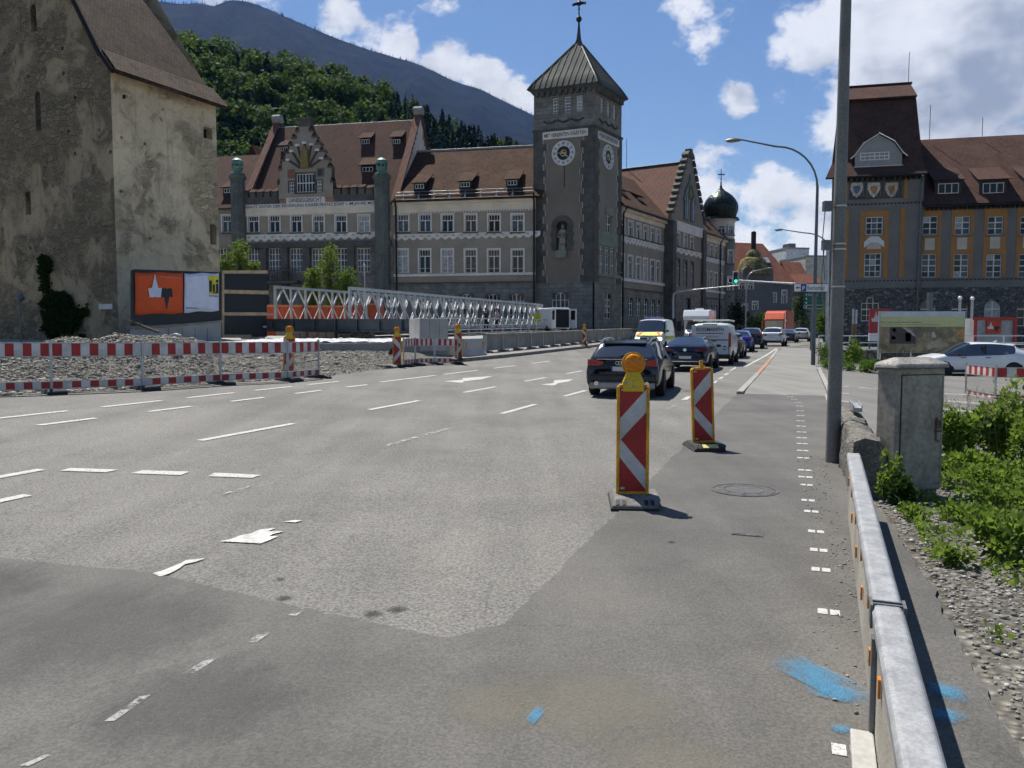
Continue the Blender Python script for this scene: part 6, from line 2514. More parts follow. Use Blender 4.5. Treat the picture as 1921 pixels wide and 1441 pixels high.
for k, s_ in enumerate(('Zentrum', '', '', '')):
 x0, x1 = AT(1508.5, 550, D3).x, AT(1544.5, 550, D3).x
 z1 = AT(1526, 549.5 + k * 7.6, D3).z
 z0 = AT(1526, 556.4 + k * 7.6, D3).z
 mb = MB()
 mb.bb((x0, D3, z0), (x1, D3 + .03, z1))
 q = mb.build('sign_panel', GREEN, ds, True)
 mb = MB()
 for A, B in (((x0, z0), (x1, z0 + .02)), ((x0, z1 - .02), (x1, z1)), ((x0, z0), (x0 + .02, z1)), ((x1 - .02, z0), (x1, z1))):
  mb.bb((A[0], D3 - .006, A[1]), (B[0], D3 - .001, B[1]))
 if k == 3:
  mb.build('sign_border', SIGN_W, q, True)
 zc_ = (z0 + z1) / 2
 mb = MB()
 mb.extr([(x0 + .1, D3 - .004, zc_), (x0 + .22, D3 - .004, zc_ + .07), (x0 + .22, D3 - .004, zc_ - .07)], (0, -.004, 0))
 mb.build('arrow', SIGN_W, q, True)
 if k == 0:
  text('lettering', s_, .72, .13, SIGN_W, q, FR(x0 + .66, D3 - .004, zc_), .004)
# fence of small posts and street furniture at the car park edge
lp = thing('lamp_post', 'short grey lamp post in front of the church gable wall', 'lamp post', AT(40, 700, 34))
b = AT(40, 650, 34)
WM[lp] = Matrix.Translation((b.x, b.y, .5))
lp.matrix_basis = WM[lp]
zt = AT(42, 562, 34).z
mb = MB()
mb.path([(b.x, b.y, .4), (b.x, b.y, zt)], .035, 8)
mb.build('post', GALV_D, lp, True)
mb = MB()
mb.lathe([(.03, zt - .1), (.14, zt), (.16, zt + .1), (.1, zt + .2), (.02, zt + .24)], 12, (b.x + .05, b.y, 0))
mb.build('lamp_head', GALV_D, lp, True, smooth=40)
sp_ = AT(685, 600, 60)
mb = MB()
zz = AT(685, 501, 60).z
mb.path([(sp_.x, sp_.y, .5), (sp_.x, sp_.y, zz)], .04, 8)
mb.lathe([(.05, zz), (.1, zz + .05), (.09, zz + .18), (.02, zz + .22)], 8, (sp_.x, sp_.y, 0))
o = mb.build('thin_post', GALV, None)
props(o, 'thin bright pole with small cap rising behind the steel bridge', 'pole')

# ------------------------------------------------------------------ concrete utility cabinet
CAB = M('weathered_concrete_cabinet', (.32, .29, .23), .9, var=.3, vsc=2.0, fine=.2, fsc=18, bump=.6, bsc=60, bd=.006)
CABTOP = M('lichen_concrete_lid', (.3, .285, .26), .95, var=.4, vsc=4, fine=.3, fsc=40, bump=.9, bsc=90, bd=.01)
cR = AT(1766, 930, 7.95)
cL = AT(1677, 930, 7.75)
xd = Vector((cR.x - cL.x, cR.y - cL.y, 0))
wC = xd.length
ang = math.atan2(xd.y, xd.x)
zb = AT(1720, 945, 7.85).z
ztp = AT(1720, 690, 7.85).z
cab = thing('utility_cabinet', 'weathered concrete utility cabinet with door standing in the weeds', 'cabinet', (cL.x, cL.y, zb), ang)
hC = ztp - zb
dC = .27
mb = MB()
mb.bb((.03, .03, -.3), (wC - .03, dC - .03, .12))
bevel(mb.build('plinth', CAB, cab), .01)
mb = MB()
mb.bb((0, 0, .125), (wC, dC, hC))
bevel(mb.build('body', CAB, cab), .025, 3)
mb = MB()
mb.bb((.055, -.012, .2), (wC - .05, -.001, hC - .075))
door = bevel(mb.build('door', CAB, cab), .006, 2)
mb = MB()
for A, B in (((.045, .19), (.055, hC - .065)), ((wC - .05, .19), (wC - .04, hC - .065)), ((.045, hC - .075), (wC - .04, hC - .065))):
 mb.bb((A[0], -.004, A[1]), (B[0], .004, B[1]))
mb.build('door_gap', IRON, door)
mb = MB()
hx, hz = wC * .8, hC * .53
mb.bb((hx, -.035, hz + .03), (hx + .05, -.013, hz + .11))
mb.path([(hx, -.025, hz + .14), (hx - .01, -.03, hz - .08), (hx + .03, -.03, hz - .1)], .008, 6)
mb.path([(hx - .005, -.03, hz + .0), (hx + .06, -.03, hz + .005)], .008, 6)
mb.build('door_handle', M('rusty_handle', (.12, .09, .06), .7, metal=.4, var=.4, vsc=20), door)
mb = MB()
e = .03
rows = [[(-e, -e, hC), (wC + e, -e, hC), (wC + e, dC + e, hC), (-e, dC + e, hC)], [(-e, -e, hC + .035), (wC + e, -e, hC + .035), (wC + e, dC + e, hC + .035), (-e, dC + e, hC + .035)],
  [(.1, .1, hC + .1), (wC - .1, .1, hC + .1), (wC - .1, dC - .1, hC + .1), (.1, dC - .1, hC + .1)]]
mb.grid(rows, 0, True)
mb.face(rows[0][::-1])
mb.face(rows[-1])
bevel(mb.build('lid', CABTOP, cab), .03, 3)

# ------------------------------------------------------------------ steel topped barrier beside the footway
bar = thing('safety_barrier', 'long pale safety barrier with galvanised top rail and orange reflectors', 'barrier', ST(3.0, .42), 0)
RAILG = M('matt_galvanised_rail', (.3, .305, .31), .6, metal=.25, var=.2, vsc=9, fine=.12, fsc=70, bump=.12, bsc=40)
PANEL_B = M('beige_barrier_panel', (.36, .33, .27), .9, var=.2, vsc=2, fine=.3, fsc=120, bump=.5, bsc=120, bd=.004)
b_far = GT(1597, 968)
b_near = ST(.4, .26)
hB = .57
dirB = (b_far - b_near)
LB = dirB.xy.length
angB = math.atan2(dirB.y, dirB.x)
# far segment (low part) and near segment stand in line; x runs along
WB_ = Matrix.Translation(b_near) @ Matrix.Rotation(angB, 4, 'Z')
joint = (GT(1662, 1395) - b_near).xy.length
for k, (x0, x1) in enumerate(((0.0, joint - .012), (joint + .012, LB))):
 mb = MB()
 mb.extr([(x0, .0 + .03, .0), (x0, .03, hB - .08), (x0, -.04, hB - .08), (x0, -.07, .0)], (x1 - x0, 0, 0))
 mb.build('panel', PANEL_B, bar, wm=WB_)
 mb = MB()
 mb.extr([(x0, .05, hB - .085), (x0, .054, hB - .02), (x0, .042, hB), (x0, -.05, hB), (x0, -.062, hB - .02), (x0, -.058, hB - .085)], (x1 - x0, 0, 0))
 bevel(mb.build('top_rail', RAILG, bar, wm=WB_), .012, 3)
mb = MB()
for y0, y1, z0, z1 in ((-.07, -.058, hB - .09, hB + .005), (.05, .06, hB - .09, hB + .005)):
 mb.bb((joint - .05, y0, z0), (joint + .05, y1, z1))
mb.bb((joint - .025, -.058, hB - .02), (joint - .013, .05, hB + .005))
mb.bb((joint + .013, -.058, hB - .02), (joint + .025, .05, hB + .005))
mb.build('rail_coupling', GALV_D, bar, wm=WB_)
mb = MB()
mb.bb((joint - .03, .032, .0), (joint + .03, .05, hB - .14))
mb.build('seam_post', GALV_D, bar, wm=WB_)
REFL = M('orange_reflector', (.62, .2, .01), .3, var=.1)
for x, dz in ((joint - .32, .36), (joint + .28, .24), (joint + .5, .42), (joint + 1.15, .25), (joint + 1.3, .42), (joint + 2.0, .25), (joint + 2.2, .42), (joint + 2.9, .27), (joint + 3.1, .42), (joint + 3.9, .36)):
 if x < LB - .05:
  mb = MB()
  mb.bb((x - .02, .034, dz - .035), (x + .02, .044, dz + .035))
  mb.build('reflector', REFL, bar, wm=WB_)
mb = MB()
mb.bb((joint - 1.1, .034, 0), (joint - .02, .12, .05))
bevel(mb.build('foot_plate', CONC_L, bar, wm=WB_), .006)
# crumbling low wall with a rail stub behind it
lw = thing('low_wall', 'crumbling low concrete wall with a steel channel stub by the pole', 'wall', ST(10, .75))
LWM = M('crumbling_concrete', (.16, .15, .13), .95, var=.4, vsc=5, fine=.3, fsc=40, bump=1.0, bsc=22, bd=.04)
mb = MB()
rows = []
sec = [(-.17, -.1), (-.17, .12), (-.165, .3), (-.16, .44), (-.13, .53), (-.06, .56), (.03, .56), (.11, .53), (.155, .45), (.16, .3), (.165, .1), (.17, -.2)]
for k in range(64):
 s = 8.6 + 4.1 * k / 63
 low = .05 * mnoise.noise(Vector((s * 1.3, 0, 0)))
 rows.append([ST(s, .68 + x + .035 * mnoise.fractal(Vector((s * 5, x * 9, z * 9)), 1, 2, 3), max(-.2, z + (low + .045 * mnoise.fractal(Vector((s * 5, x * 9, 7 + z * 6)), 1, 2, 3)) * (z > .2))) for x, z in sec])
mb.grid(rows)
mb.face(rows[0])
mb.face(rows[-1])
mb.build('wall_body', LWM, lw, True, smooth=35)
mb = MB()
W_ = Matrix.Translation(ST(11.4, .72, .62)) @ Matrix.Rotation(ROADZ, 4, 'Z')
mb.bb((-.055, -.45, 0), (.055, .45, .05))
mb.bb((-.055, -.45, .05), (-.045, .45, .085))
mb.bb((.045, -.45, .05), (.055, .45, .085))
mb.bb((-.012, -.1, -.15), (.012, .1, 0))
mb.build('rail_stub', GALV, lw, wm=W_)

# ------------------------------------------------------------------ warning beacons
RED = M('retro_red', (.36, .024, .022), .45, var=.3, vsc=2.5, fine=.12, fsc=60, spec=.4)
WHT = M('retro_white', (.55, .545, .52), .45, var=.28, vsc=2.5, fine=.1, fsc=60, spec=.4)
YEL = M('yellow_plastic', (.66, .32, .014), .5, var=.35, vsc=5, fine=.15, fsc=40, spec=.4)
YEL_B = M('yellow_lamp_box', (.62, .42, .015), .45, var=.12, vsc=5, spec=.5)
PW, PH = .25, 1.0


def chevron(mirror):
 """the face: red field with two broad white bands meeting like an arrow"""
 mb = MB()
 mb.face([(-PW / 2, 0, 0), (PW / 2, 0, 0), (PW / 2, 0, PH), (-PW / 2, 0, PH)], 0)
 s = -1 if mirror else 1
 for lst in ([(-.125, .5), (-.115, .5), (.125, .765), (.125, .985), (-.125, .70)], [(-.125, .5), (-.115, .5), (.125, .215), (.125, .02), (-.125, .33)]):
  P = [(s * x, -.002, z) for x, z in lst]
  mb.face(P, 1)
 return mb.mesh('sheet_face', [RED, WHT])


FACE = {False: chevron(False), True: chevron(True)}


def beacon(label, pos, rz, mirror, lamp, tilt=0.0, foot='grey', stub=False):
 t = thing('warning_beacon', label, 'traffic beacon', pos, rz, 'red and white warning beacons')
 T = WM[t] @ Matrix.Translation((0, 0, .115)) @ Matrix.Rotation(tilt, 4, 'Y')
 mb = MB()
 o_, c_ = .03, .03
 prof = [(-PW / 2 - o_, -.03), (PW / 2 + o_, -.03), (PW / 2 + o_, PH + o_ - c_), (PW / 2 + o_ - c_, PH + o_), (-PW / 2 - o_ + c_, PH + o_), (-PW / 2 - o_, PH + o_ - c_)]
 mb.extr([(x, .005, z) for x, z in prof], (0, .05, 0))
 for a, b in (((-PW / 2 - o_, -.03), (-PW / 2, PH + o_ - .02)), ((PW / 2, -.03), (PW / 2 + o_, PH + o_ - .02)), ((-PW / 2, -.03), (PW / 2, 0)), ((-PW / 2, PH), (PW / 2, PH + o_))):
  mb.bb((a[0], -.012, a[1]), (b[0], .004, b[1]))
 bd = bevel(mb.build('frame', YEL, t, wm=T), .006, 2)
 mk('striped_face', FACE[mirror], t, T)
 mb = MB()
 mb.bb((-.115, -.0045, PH - .03), (-.075, -.0035, PH - .015))
 mb.bb((-.115, -.0045, .02), (-.075, -.0035, .04))
 mb.build('label_sticker', WHT, t, wm=T)
 # rubber foot, a ribbed slab with slots
 mb = MB()
 mb.extr([(-.21, -.36, .0), (-.21, -.36, .05), (-.17, -.26, .09), (-.17, .26, .09), (-.21, .36, .05), (-.21, .36, 0)], (.42, 0, 0))
 fm = RUBBER if foot != 'grey' else M('dusty_rubber', (.16, .155, .145), .9, var=.3, vsc=8, fine=.2, bump=.5)
 ft = bevel(mb.build('rubber_foot', fm, t), .012, 2)
 mb = MB()
 for x in (-.17, -.115, .09, .145):
  mb.extr([(x, -.345, .058), (x, -.275, .0885), (x + .035, -.275, .0885), (x + .035, -.345, .058)], (0, -.004, .003))
 props(mb.build('foot_slot', IRON, ft), kind='stuff')
 mb = MB()
 mb.bb((-.22, -.37, -.002), (.22, .37, .03))
 bevel(mb.build('foot_base', RUBBER, t), .008)
 if lamp:
  T2 = T @ Matrix.Translation((0, .02, PH + .02))
  mb = MB()
  mb.extr([(-.1, -.045, -.06), (.1, -.045, -.06), (.1, -.045, .03), (.055, -.045, .13), (-.055, -.045, .13), (-.1, -.045, .03)], (0, .11, 0))
  bx_ = bevel(mb.build('lamp_box', YEL_B, t, wm=T2), .008, 2)
  mb = MB()
  n = 14
  mb.extr([(.013 * math.cos(2 * math.pi * k / n), -.046, -.01 + .013 * math.sin(2 * math.pi * k / n)) for k in range(n)], (0, -.004, 0))
  mb.bb((-.085, -.0475, .02), (-.05, -.046, .035))
  mb.bb((-.025, -.0475, .045), (.025, -.046, .052))
  mb.build('lamp_lock', M('lock_grey', (.3, .3, .3), .5), bx_, wm=T2)
  T3 = T2 @ Matrix.Translation((0, .01, .205)) @ Matrix.Rotation(math.pi / 2, 4, 'X')
  mb = MB()
  mb.lathe([(.0, -.055), (.075, -.05), (.095, -.025), (.1, 0), (.095, .025), (.075, .05), (.0, .055)], 24)
  mb.build('lamp_lens', ORANGE_L, t, wm=T3, smooth=60)
  mb = MB()
  mb.lathe([(.1, -.022), (.112, -.018), (.112, .018), (.1, .022)], 24)
  mb.build('lamp_ring', YEL, t, wm=T3, smooth=40)
 elif stub:
  mb = MB()
  mb.bb((-.025, .01, PH + .02), (.025, .05, PH + .13))
  mb.build('lamp_spigot', YEL, t, wm=T)
 return t


def face_cam(p):
 return math.atan2(-p.x, p.y) if False else math.atan2(p.y, p.x) - math.pi / 2


p = GT(1186, 944)
beacon('nearest red and white warning beacon with amber lamp at the footway edge', p, face_cam(p) + R(4), False, True)
p = GT(1320, 842)
b2 = beacon('second warning beacon without a lamp on the right road edge', p, face_cam(p) + R(14), False, False, R(-2.5), 'black', True)
mb = MB()
mb.extr([(-.09, -.35, .06), (.12, -.35, .06), (.12, -.27, .094), (-.09, -.27, .094)], (0, -.004, .006))
mb.build('yellow_label', M('pale_yellow_label', (.6, .52, .2), .6, var=.2, vsc=20), b2)
L_B = [(541, 716, 'warning beacon with amber lamp at the end of the left striped barriers', R(3)), (745, 690, 'warning beacon with amber lamp at the near corner of the gravel opening', R(0)),
       (860, 668, 'warning beacon with amber lamp by the concrete blocks at the left kerb', R(-1)), (1096, 643, 'farthest warning beacon on the left sidewalk behind the black car', R(0))]
SC = {}
for k, (u, v, lab, tl_) in enumerate(L_B):
 D_ = (21.8, 28.2, 31.3, 52.5)[k]
 q = AT(u, v, D_)
 p = Vector((q.x, q.y, zg(q.x, q.y) + (0, 0, .15, .15)[k]))
 beacon(lab, p, face_cam(p) + R((6, -4, -8, -5)[k]), True, True, tl_, 'black')

# ------------------------------------------------------------------ red and white barrier fences
MESHG = M('fence_wire', (.36, .37, .37), .4, metal=.6)


def stripes(w, h, n, off):
 """striped board: alternating red and white panels"""
 out = []
 for k in range(n):
  mb = MB()
  mb.bb((w * k / n, -.012, 0), (w * (k + 1) / n, .012, h))
  out.append(mb.mesh('stripe', RED if (k + off) % 2 else WHT))
 return out


def barrier(label, p0, p1, h=1.0, n=10, off=0, mesh=True, group='red and white striped site barriers'):
 d = p1 - p0
 L = d.xy.length
 a = math.atan2(d.y, d.x)
 t = thing('barrier_fence', label, 'barrier', p0, a, group)
 tilt = Matrix.Rotation(-math.atan2(d.z, L), 4, 'Y')
 T = WM[t] @ tilt
 for nm, z0, hh in (('upper_board', h * .74, h * .25), ('lower_board', h * .1, h * .13)):
  mb = MB()
  for z in (z0 - .02, z0 + hh):
   mb.bb((0, -.02, z), (L, .02, z + .02))
  bo = mb.build(nm, GALV, t, wm=T)
  for k, me in enumerate(stripes(L - .06, hh, n, off)):
   mk('stripe', me, bo, T @ Matrix.Translation((.03, 0, z0)))
 for x in (0, L):
  mb = MB()
  mb.bb((x - .022, -.022, -.02), (x + .022, .022, h + .06))
  mb.build('post', GALV, t, wm=T)
 if mesh:
  mb = MB()
  nx = int(L / .05)
  for k in range(1, nx):
   x = L * k / nx
   mb.bb((x - .0018, -.003, h * .23), (x + .0018, 0, h * .73))
  mb.bb((0, -.004, h * .4), (L, 0, h * .405))
  mb.bb((0, -.004, h * .57), (L, 0, h * .575))
  props(mb.build('wire_infill', MESHG, t, wm=T), kind='stuff')
 for x in (.05, L - .05):
  mb = MB()
  mb.extr([(-.08, -.38, -.02), (-.08, -.38, .04), (-.05, -.2, .09), (-.05, .2, .09), (-.08, .38, .04), (-.08, .38, -.02)], (.2, 0, 0))
  mb.build('rubber_foot', RUBBER, t, wm=T @ Matrix.Translation((x, 0, .0)))
 return t


posts = [(-80, 744), (97, 738), (268, 731), (414, 721), (540, 715), (598, 709)]
gp = []
for u, v in posts:
 q = GT(u, v)
 gp.append(q)
labs = ['striped barrier panel cut off by the left picture edge', 'striped barrier panel in front of the gravel heap, second from the left', 'striped barrier panel in front of the billboard end of the gravel heap',
  'striped barrier panel just left of the leaning beacon', 'short striped barrier panel right of the leaning beacon']
for k in range(5):
 L_ = (gp[k + 1] - gp[k]).xy.length
 barrier(labs[k], gp[k], gp[k + 1], 1.02, 10 if k < 4 else 8, k % 2, True)
p0 = AT(752, 690, 28.4)
pts_ = [(757, 28.6), (779, 29.6), (815, 30.6), (858, 31.2)]
PP = []
for u, D_ in pts_:
 q = AT(u, 680, D_)
 PP.append(Vector((q.x, q.y, zg(q.x, q.y))))
labs2 = ['striped barrier panel next to the beacon at the gravel opening', 'middle striped barrier panel before the tall concrete block', 'striped barrier panel ending at the beacon by the kerb']
for k in range(3):
 barrier(labs2[k], PP[k], PP[k + 1], 1.0, 8, k % 2, True)
p0, p1 = GT(1868, 752), GT(1868, 752)
q0_ = AT(1866, 752, 22.5)
q0_.z = zg(q0_.x, q0_.y) - .12
q1_ = Vector((q0_.x + 2.0, q0_.y - .4, zg(q0_.x + 2, q0_.y) - .12))
barrier('striped barrier panel at the right picture edge in the car park', q0_, q1_, 1.02, 8, 1, True)
q2_ = Vector((q0_.x + .25, q0_.y + 1.9, q0_.z))
barrier('striped barrier panel running back from the right edge barrier', q2_, q0_, 1.02, 10, 0, True)

# ------------------------------------------------------------------ building site on the left


def plat_z(y):
 return 1.16 + .012 * (min(y, 60) - 31.5)


mb = MB()
q0_, q1_ = AT(405, 650, 31.3), AT(752, 650, 33.1)
poly = [(q0_.x, q0_.y), (q1_.x, q1_.y), (AT(842, 650, 34.4).x, 34.4)] + [xy(s_, -15.6 - .03 * (s_ - 34)) for s_ in (38, 50, 62, 80)] + [(-46, 80), (-46, 31.3)]
mb.face([Vector((x, y, plat_z(y))) for x, y in poly])
for (xa, ya), (xb, yb_) in zip(poly, poly[1:] + poly[:1]):
 mb.face([Vector((xa, ya, plat_z(ya))), Vector((xb, yb_, plat_z(yb_))), Vector((xb, yb_, -.2)), Vector((xa, ya, -.2))])
site = props(mb.build('site_ground', CONC), kind='structure')
# gravel: a ramp up to the slab and a long spoil heap beside it
lowv = pl([(-200, 748), (0, 742), (97, 737), (270, 729), (415, 720), (540, 713), (600, 707), (700, 694), (760, 687), (850, 683)])
topv = pl([(-200, 672), (0, 660), (60, 650), (110, 634), (150, 634), (172, 641), (215, 626), (260, 630), (330, 630), (385, 640), (408, 650), (420, 656), (750, 656), (850, 668)])


_lut = {}


def gravel_base(u):
 i = round(u / 2)
 if i not in _lut:
  L_ = GT(i * 2, lowv(i * 2))
  D1_ = (L_.y + 5.2) if u < 400 else 31.6 + (i * 2 - 410) * .0055
  _lut[i] = (L_, D1_, AT(i * 2, topv(i * 2), D1_))
 return _lut[i]


def gravel_pt(u, k):
 """k 0 at the road edge, 1 at the crest, beyond 1 the back slope"""
 L_, D1_, T_ = gravel_base(u)
 if k <= 1:
  D_ = L_.y + (D1_ - L_.y) * k
  f = (k * k * (3 - 2 * k)) if u < 405 else k
  z = L_.z + (T_.z - L_.z) * f
 else:
  D_ = D1_ + (k - 1) * 4
  z = T_.z + (.6 - T_.z) * min(1, (k - 1)) if u < 405 else T_.z
 x = AT(u, 640, D_).x
 n = mnoise.fractal(Vector((x * .9, D_ * .9, 2)), 1.0, 2.0, 5) * (.16 if u < 405 else .05) * math.sin(math.pi * min(1, max(.0, k * .9 + .04)))
 return Vector((x, D_, z + n - .012))


mb = MB()
us_ = list(range(-200, 851, 6))
ks_ = [k / 24 for k in range(0, 49)]
mb.grid([[gravel_pt(u, k) for u in us_ if True] for k in ks_ if True])
gravel_bank = props(mb.build('gravel_bank', GRAVEL, None, smooth=180), kind='structure')
# billboard with two banners on black boards
bl0, bl1 = AT(247, 560, 33.5), AT(415, 560, 37.8)
WBI = Wall((bl0.x, bl0.y), (bl1.x, bl1.y))
bill = thing('billboard', 'black site billboard with orange and white banners against the church', 'billboard', (bl0.x, bl0.y, .45))


def wpoly(wall, px, off, th, mat, name, parent):
 mb = MB()
 mb.extr([wall.P(*wall.hit(u, v), off) for u, v in px], Vector((-wall.n.x, -wall.n.y, 0)) * th)
 return mb.build(name, mat, parent, True)


wpoly(WBI, [(247, 612), (415, 604), (416, 511), (254, 505), (247, 507)], 0, .08, BLACKB, 'board', bill)
ORG = M('orange_banner_cloth', (.6, .085, .015), .75, var=.12, vsc=2.5, fine=.04, bump=.25, bsc=4, bd=.05)
WBN = M('white_banner_cloth', (.56, .6, .7), .75, var=.1, vsc=2.5, fine=.04, bump=.25, bsc=4, bd=.05)


def banner(px4, mat, name, off=.03):
 (u0, v0), (u1, v1), (u2, v2), (u3, v3) = px4     # tl, tr, br, bl
 rows = []
 for j in range(9):
  row = []
  for i in range(13):
   a, b = i / 12, j / 8
   u = (u0 * (1 - a) + u1 * a) * (1 - b) + (u3 * (1 - a) + u2 * a) * b
   v = (v0 * (1 - a) + v1 * a) * (1 - b) + (v3 * (1 - a) + v2 * a) * b + 1.0 * math.sin(a * 9 + b) * abs(b - .5) * 2
   row.append(WBI.P(*WBI.hit(u, v), off + .012 * math.sin(a * 7 + b * 5)))
  rows.append(row)
 mb = MB()
 mb.grid(rows)
 o = mb.build(name, mat, bill, True, smooth=80)
 md = o.modifiers.new('s', 'SOLIDIFY')
 md.thickness = .006
 return o


Zb = lambda L: [(240 + x / 6.86, 490 + y / 6.86) for x, y in L]
bo = banner(Zb([(82, 145), (700, 150), (705, 668), (92, 690)]), ORG, 'orange_banner')
bw = banner(Zb([(720, 158), (1162, 155), (1167, 640), (720, 662)]), WBN, 'white_banner')
wpoly(WBI, Zb([(247, 350), (298, 345), (337, 165), (377, 345), (425, 345), (412, 465), (347, 465), (340, 435), (333, 465), (270, 465)]), .06, .01, WBN, 'spire_logo', bo)
wpoly(WBI, Zb([(428, 350), (483, 350), (492, 375), (501, 350), (555, 350), (568, 462), (522, 462), (490, 628), (458, 462), (412, 465)]), .06, .01, BLACKB, 'spike_logo', bo)
LOGO_Y = M('logo_yellow', (.6, .55, .03), .7)
wpoly(WBI, Zb([(1030, 188), (1155, 190), (1155, 425), (1036, 425)]), .055, .01, LOGO_Y, 'logo_block', bw)
for q in ([(1036, 250), (1068, 250), (1068, 395), (1036, 395)], [(1080, 300), (1108, 300), (1108, 395), (1080, 395)], [(1120, 240), (1152, 240), (1152, 275), (1120, 275)], [(1122, 290), (1152, 290), (1152, 415), (1085, 415), (1085, 400), (1122, 400)]):
 wpoly(WBI, Zb(q), .066, .01, BLACKB, 'logo_letter', bw)
for body, box, m, par in (('HILTI & JEHLE', (1034, 434, 1155, 470), BLACKB, bw), ('www.hilti-jehle.at', (736, 590, 900, 620), M('navy_ink', (.02, .03, .1), .7), bw), ('www.wilhelm-mayer.at', (400, 196, 672, 224), WBN, bo)):
 (ua, va), (ub, vb_) = Zb([(box[0], box[1]), (box[2], box[3])])
 a0, z1 = WBI.hit(ua, va)
 a1, z0 = WBI.hit(ub, vb_)
 text('lettering', body, a1 - a0, abs(z1 - z0), m, par, WBI.W((a0 + a1) / 2, (z0 + z1) / 2, .058), .006)
wpoly(WBI, [(254, 615), (415, 601), (415, 605), (254, 619)], .1, .16, M('grey_timber', (.26, .24, .2), .85), 'lower_plank', bill)
rw = thing('retaining_wall', 'new pale concrete retaining wall under the billboard', 'wall', (bl0.x, bl0.y, .4))
wpoly(WBI, [(252, 660), (413, 668), (413, 604), (252, 618)], .02, .3, CONC_L, 'wall_body', rw)
for u in (285, 312, 338, 362, 385):
 a = WBI.a(u)
 slab(rw, WBI, a - .01, a + .01, .3, WBI.z(u, 616), .021, .028, M('joint_dark', (.1, .1, .1), .9), 'wall_joint')
# black formwork boards with timber battens
fw0, fw1 = AT(414, 560, 38.2), AT(501, 560, 40.5)
WF = Wall((fw0.x, fw0.y), (fw1.x, fw1.y))
form = thing('formwork_screen', 'black formwork screen with pale timber battens beside the billboard', 'formwork', (fw0.x, fw0.y, .45))
for va, vb_ in ((511, 546), (549, 586), (590, 632)):
 wpoly(WF, [(417, vb_), (501, vb_), (500, va), (417, va)], 0, .03, BLACKB, 'panel', form)
for va, vb_, u1 in ((507.5, 513.5, 501), (543.5, 550.5, 502), (586, 592, 501), (628, 634, 470)):
 wpoly(WF, [(416, vb_), (u1, vb_ + (2 if va > 540 and va < 560 else 0)), (u1, va + (2 if va > 540 and va < 560 else 0)), (416, va)], .07, .1, WOOD, 'batten', form)
wpoly(WF, [(414.5, 634), (418.5, 634), (418.5, 508), (414.5, 508)], .09, .1, WOOD, 'upright', form)

# temporary steel truss bridge
br = thing('truss_bridge', 'galvanised temporary truss bridge standing on the building site', 'bridge', (-8, 40, .5))
N0, N1 = AT(657, 618, 40.0), AT(1017, 612, 77.0)
Fz = Vector((AT(517, 600, 46.3).x - N0.x, 46.3 - 40.0, 0))
TH = 2.13
STEEL = M('bright_galvanised_truss', (.5, .52, .53), .38, metal=.55, var=.22, vsc=4, fine=.1)


def bar_(name, p, q, w, d, parent, mat=STEEL):
 """a rectangular section from p to q"""
 ax = (q - p)
 L = ax.length
 z = ax.normalized()
 x = Vector((0, 0, 1)).cross(z)
 if x.length < .05:
  x = TDIR.copy()
 x.normalize()
 y = z.cross(x)
 mb = MB()
 mb.hexa([p + x * a * w / 2 + y * b * d / 2 + z * c for c in (0, L) for a, b in ((-1, -1), (1, -1), (1, 1), (-1, 1))])
 return mb.build(name, mat, parent, True)


TDIR = (N1 - N0)
TDIR.z = 0
TLEN = TDIR.length
TDIR.normalize()
NB = 24
UP = Vector((0, 0, 1))
for side, start in (('near', N0), ('far', N0 + Fz + Vector((0, 0, .42)))):
 L = TLEN if side == 'near' else TLEN * .9
 P_ = lambda f, h: start + TDIR * L * f + UP * (h + (N1.z - N0.z) * f)
 for h, w, d in ((TH - .06, .2, .14), (.0, .2, .16)):
  bar_('top_chord' if h else 'bottom_chord', P_(0, h), P_(1, h), w, d, br)
 n = NB if side == 'near' else NB - 3
 for k in range(n + 1):
  f = k / n
  wd = .12 if k % 2 else .17
  bar_('vertical_post', P_(f, 0), P_(f, TH - .1), wd, .1, br)
  if k < n:
   g = (k + .5) / n
   h1 = (k + 1) / n
   for a, b in ((P_(f, TH * .48), P_(g, TH - .12)), (P_(h1, TH * .48), P_(g, TH - .12)), (P_(f, TH * .48), P_(g, .08)), (P_(h1, TH * .48), P_(g, .08))):
    bar_('diagonal_brace', a, b, .09 if b.z > a.z else .05, .07 if b.z > a.z else .04, br)
 if side == 'near':
  for k in range(0, n, 2):
   f = k / n
   out_ = Vector((TDIR.y, -TDIR.x, 0))
   bar_('raker', P_(f, TH * .92) + out_ * .1, P_(f, -.35) + out_ * 1.05 + TDIR * .55, .05, .05, br, GALV_D)
   bar_('transom', P_(f, -.18) + out_ * 1.15, P_(f, -.18) + Fz * .98, .14, .26, br, GALV_D)
OUT = Vector((TDIR.y, -TDIR.x, 0))
fw_a, fw_b = .22, 1.0
Q_ = lambda f, o, h: N0 + TDIR * TLEN * f + OUT * o + UP * (h + (N1.z - N0.z) * f)
mb = MB()
mb.hexa([Q_(fw_a, .3, -.42), Q_(fw_a, 1.5, -.42), Q_(fw_b + .1, 1.5, -.42), Q_(fw_b + .1, .3, -.42), Q_(fw_a, .3, -.36), Q_(fw_a, 1.5, -.36), Q_(fw_b + .1, 1.5, -.36), Q_(fw_b + .1, .3, -.36)])
mb.build('footwalk', GALV_D, br, True)
mb = MB()
mb.hexa([Q_(0, -.4, -.08), Q_(1, -.4, -.08), Q_(1, -4.6, -.08), Q_(0, -4.6, -.08), Q_(0, -.4, .0), Q_(1, -.4, .0), Q_(1, -4.6, .0), Q_(0, -4.6, .0)])
mb.build('deck', GALV_D, br, True)
for h in (.62, .18, -.12):
 bar_('handrail', Q_(fw_a, 1.5, h), Q_(fw_b + .25, 1.5, h), .07, .07, br)
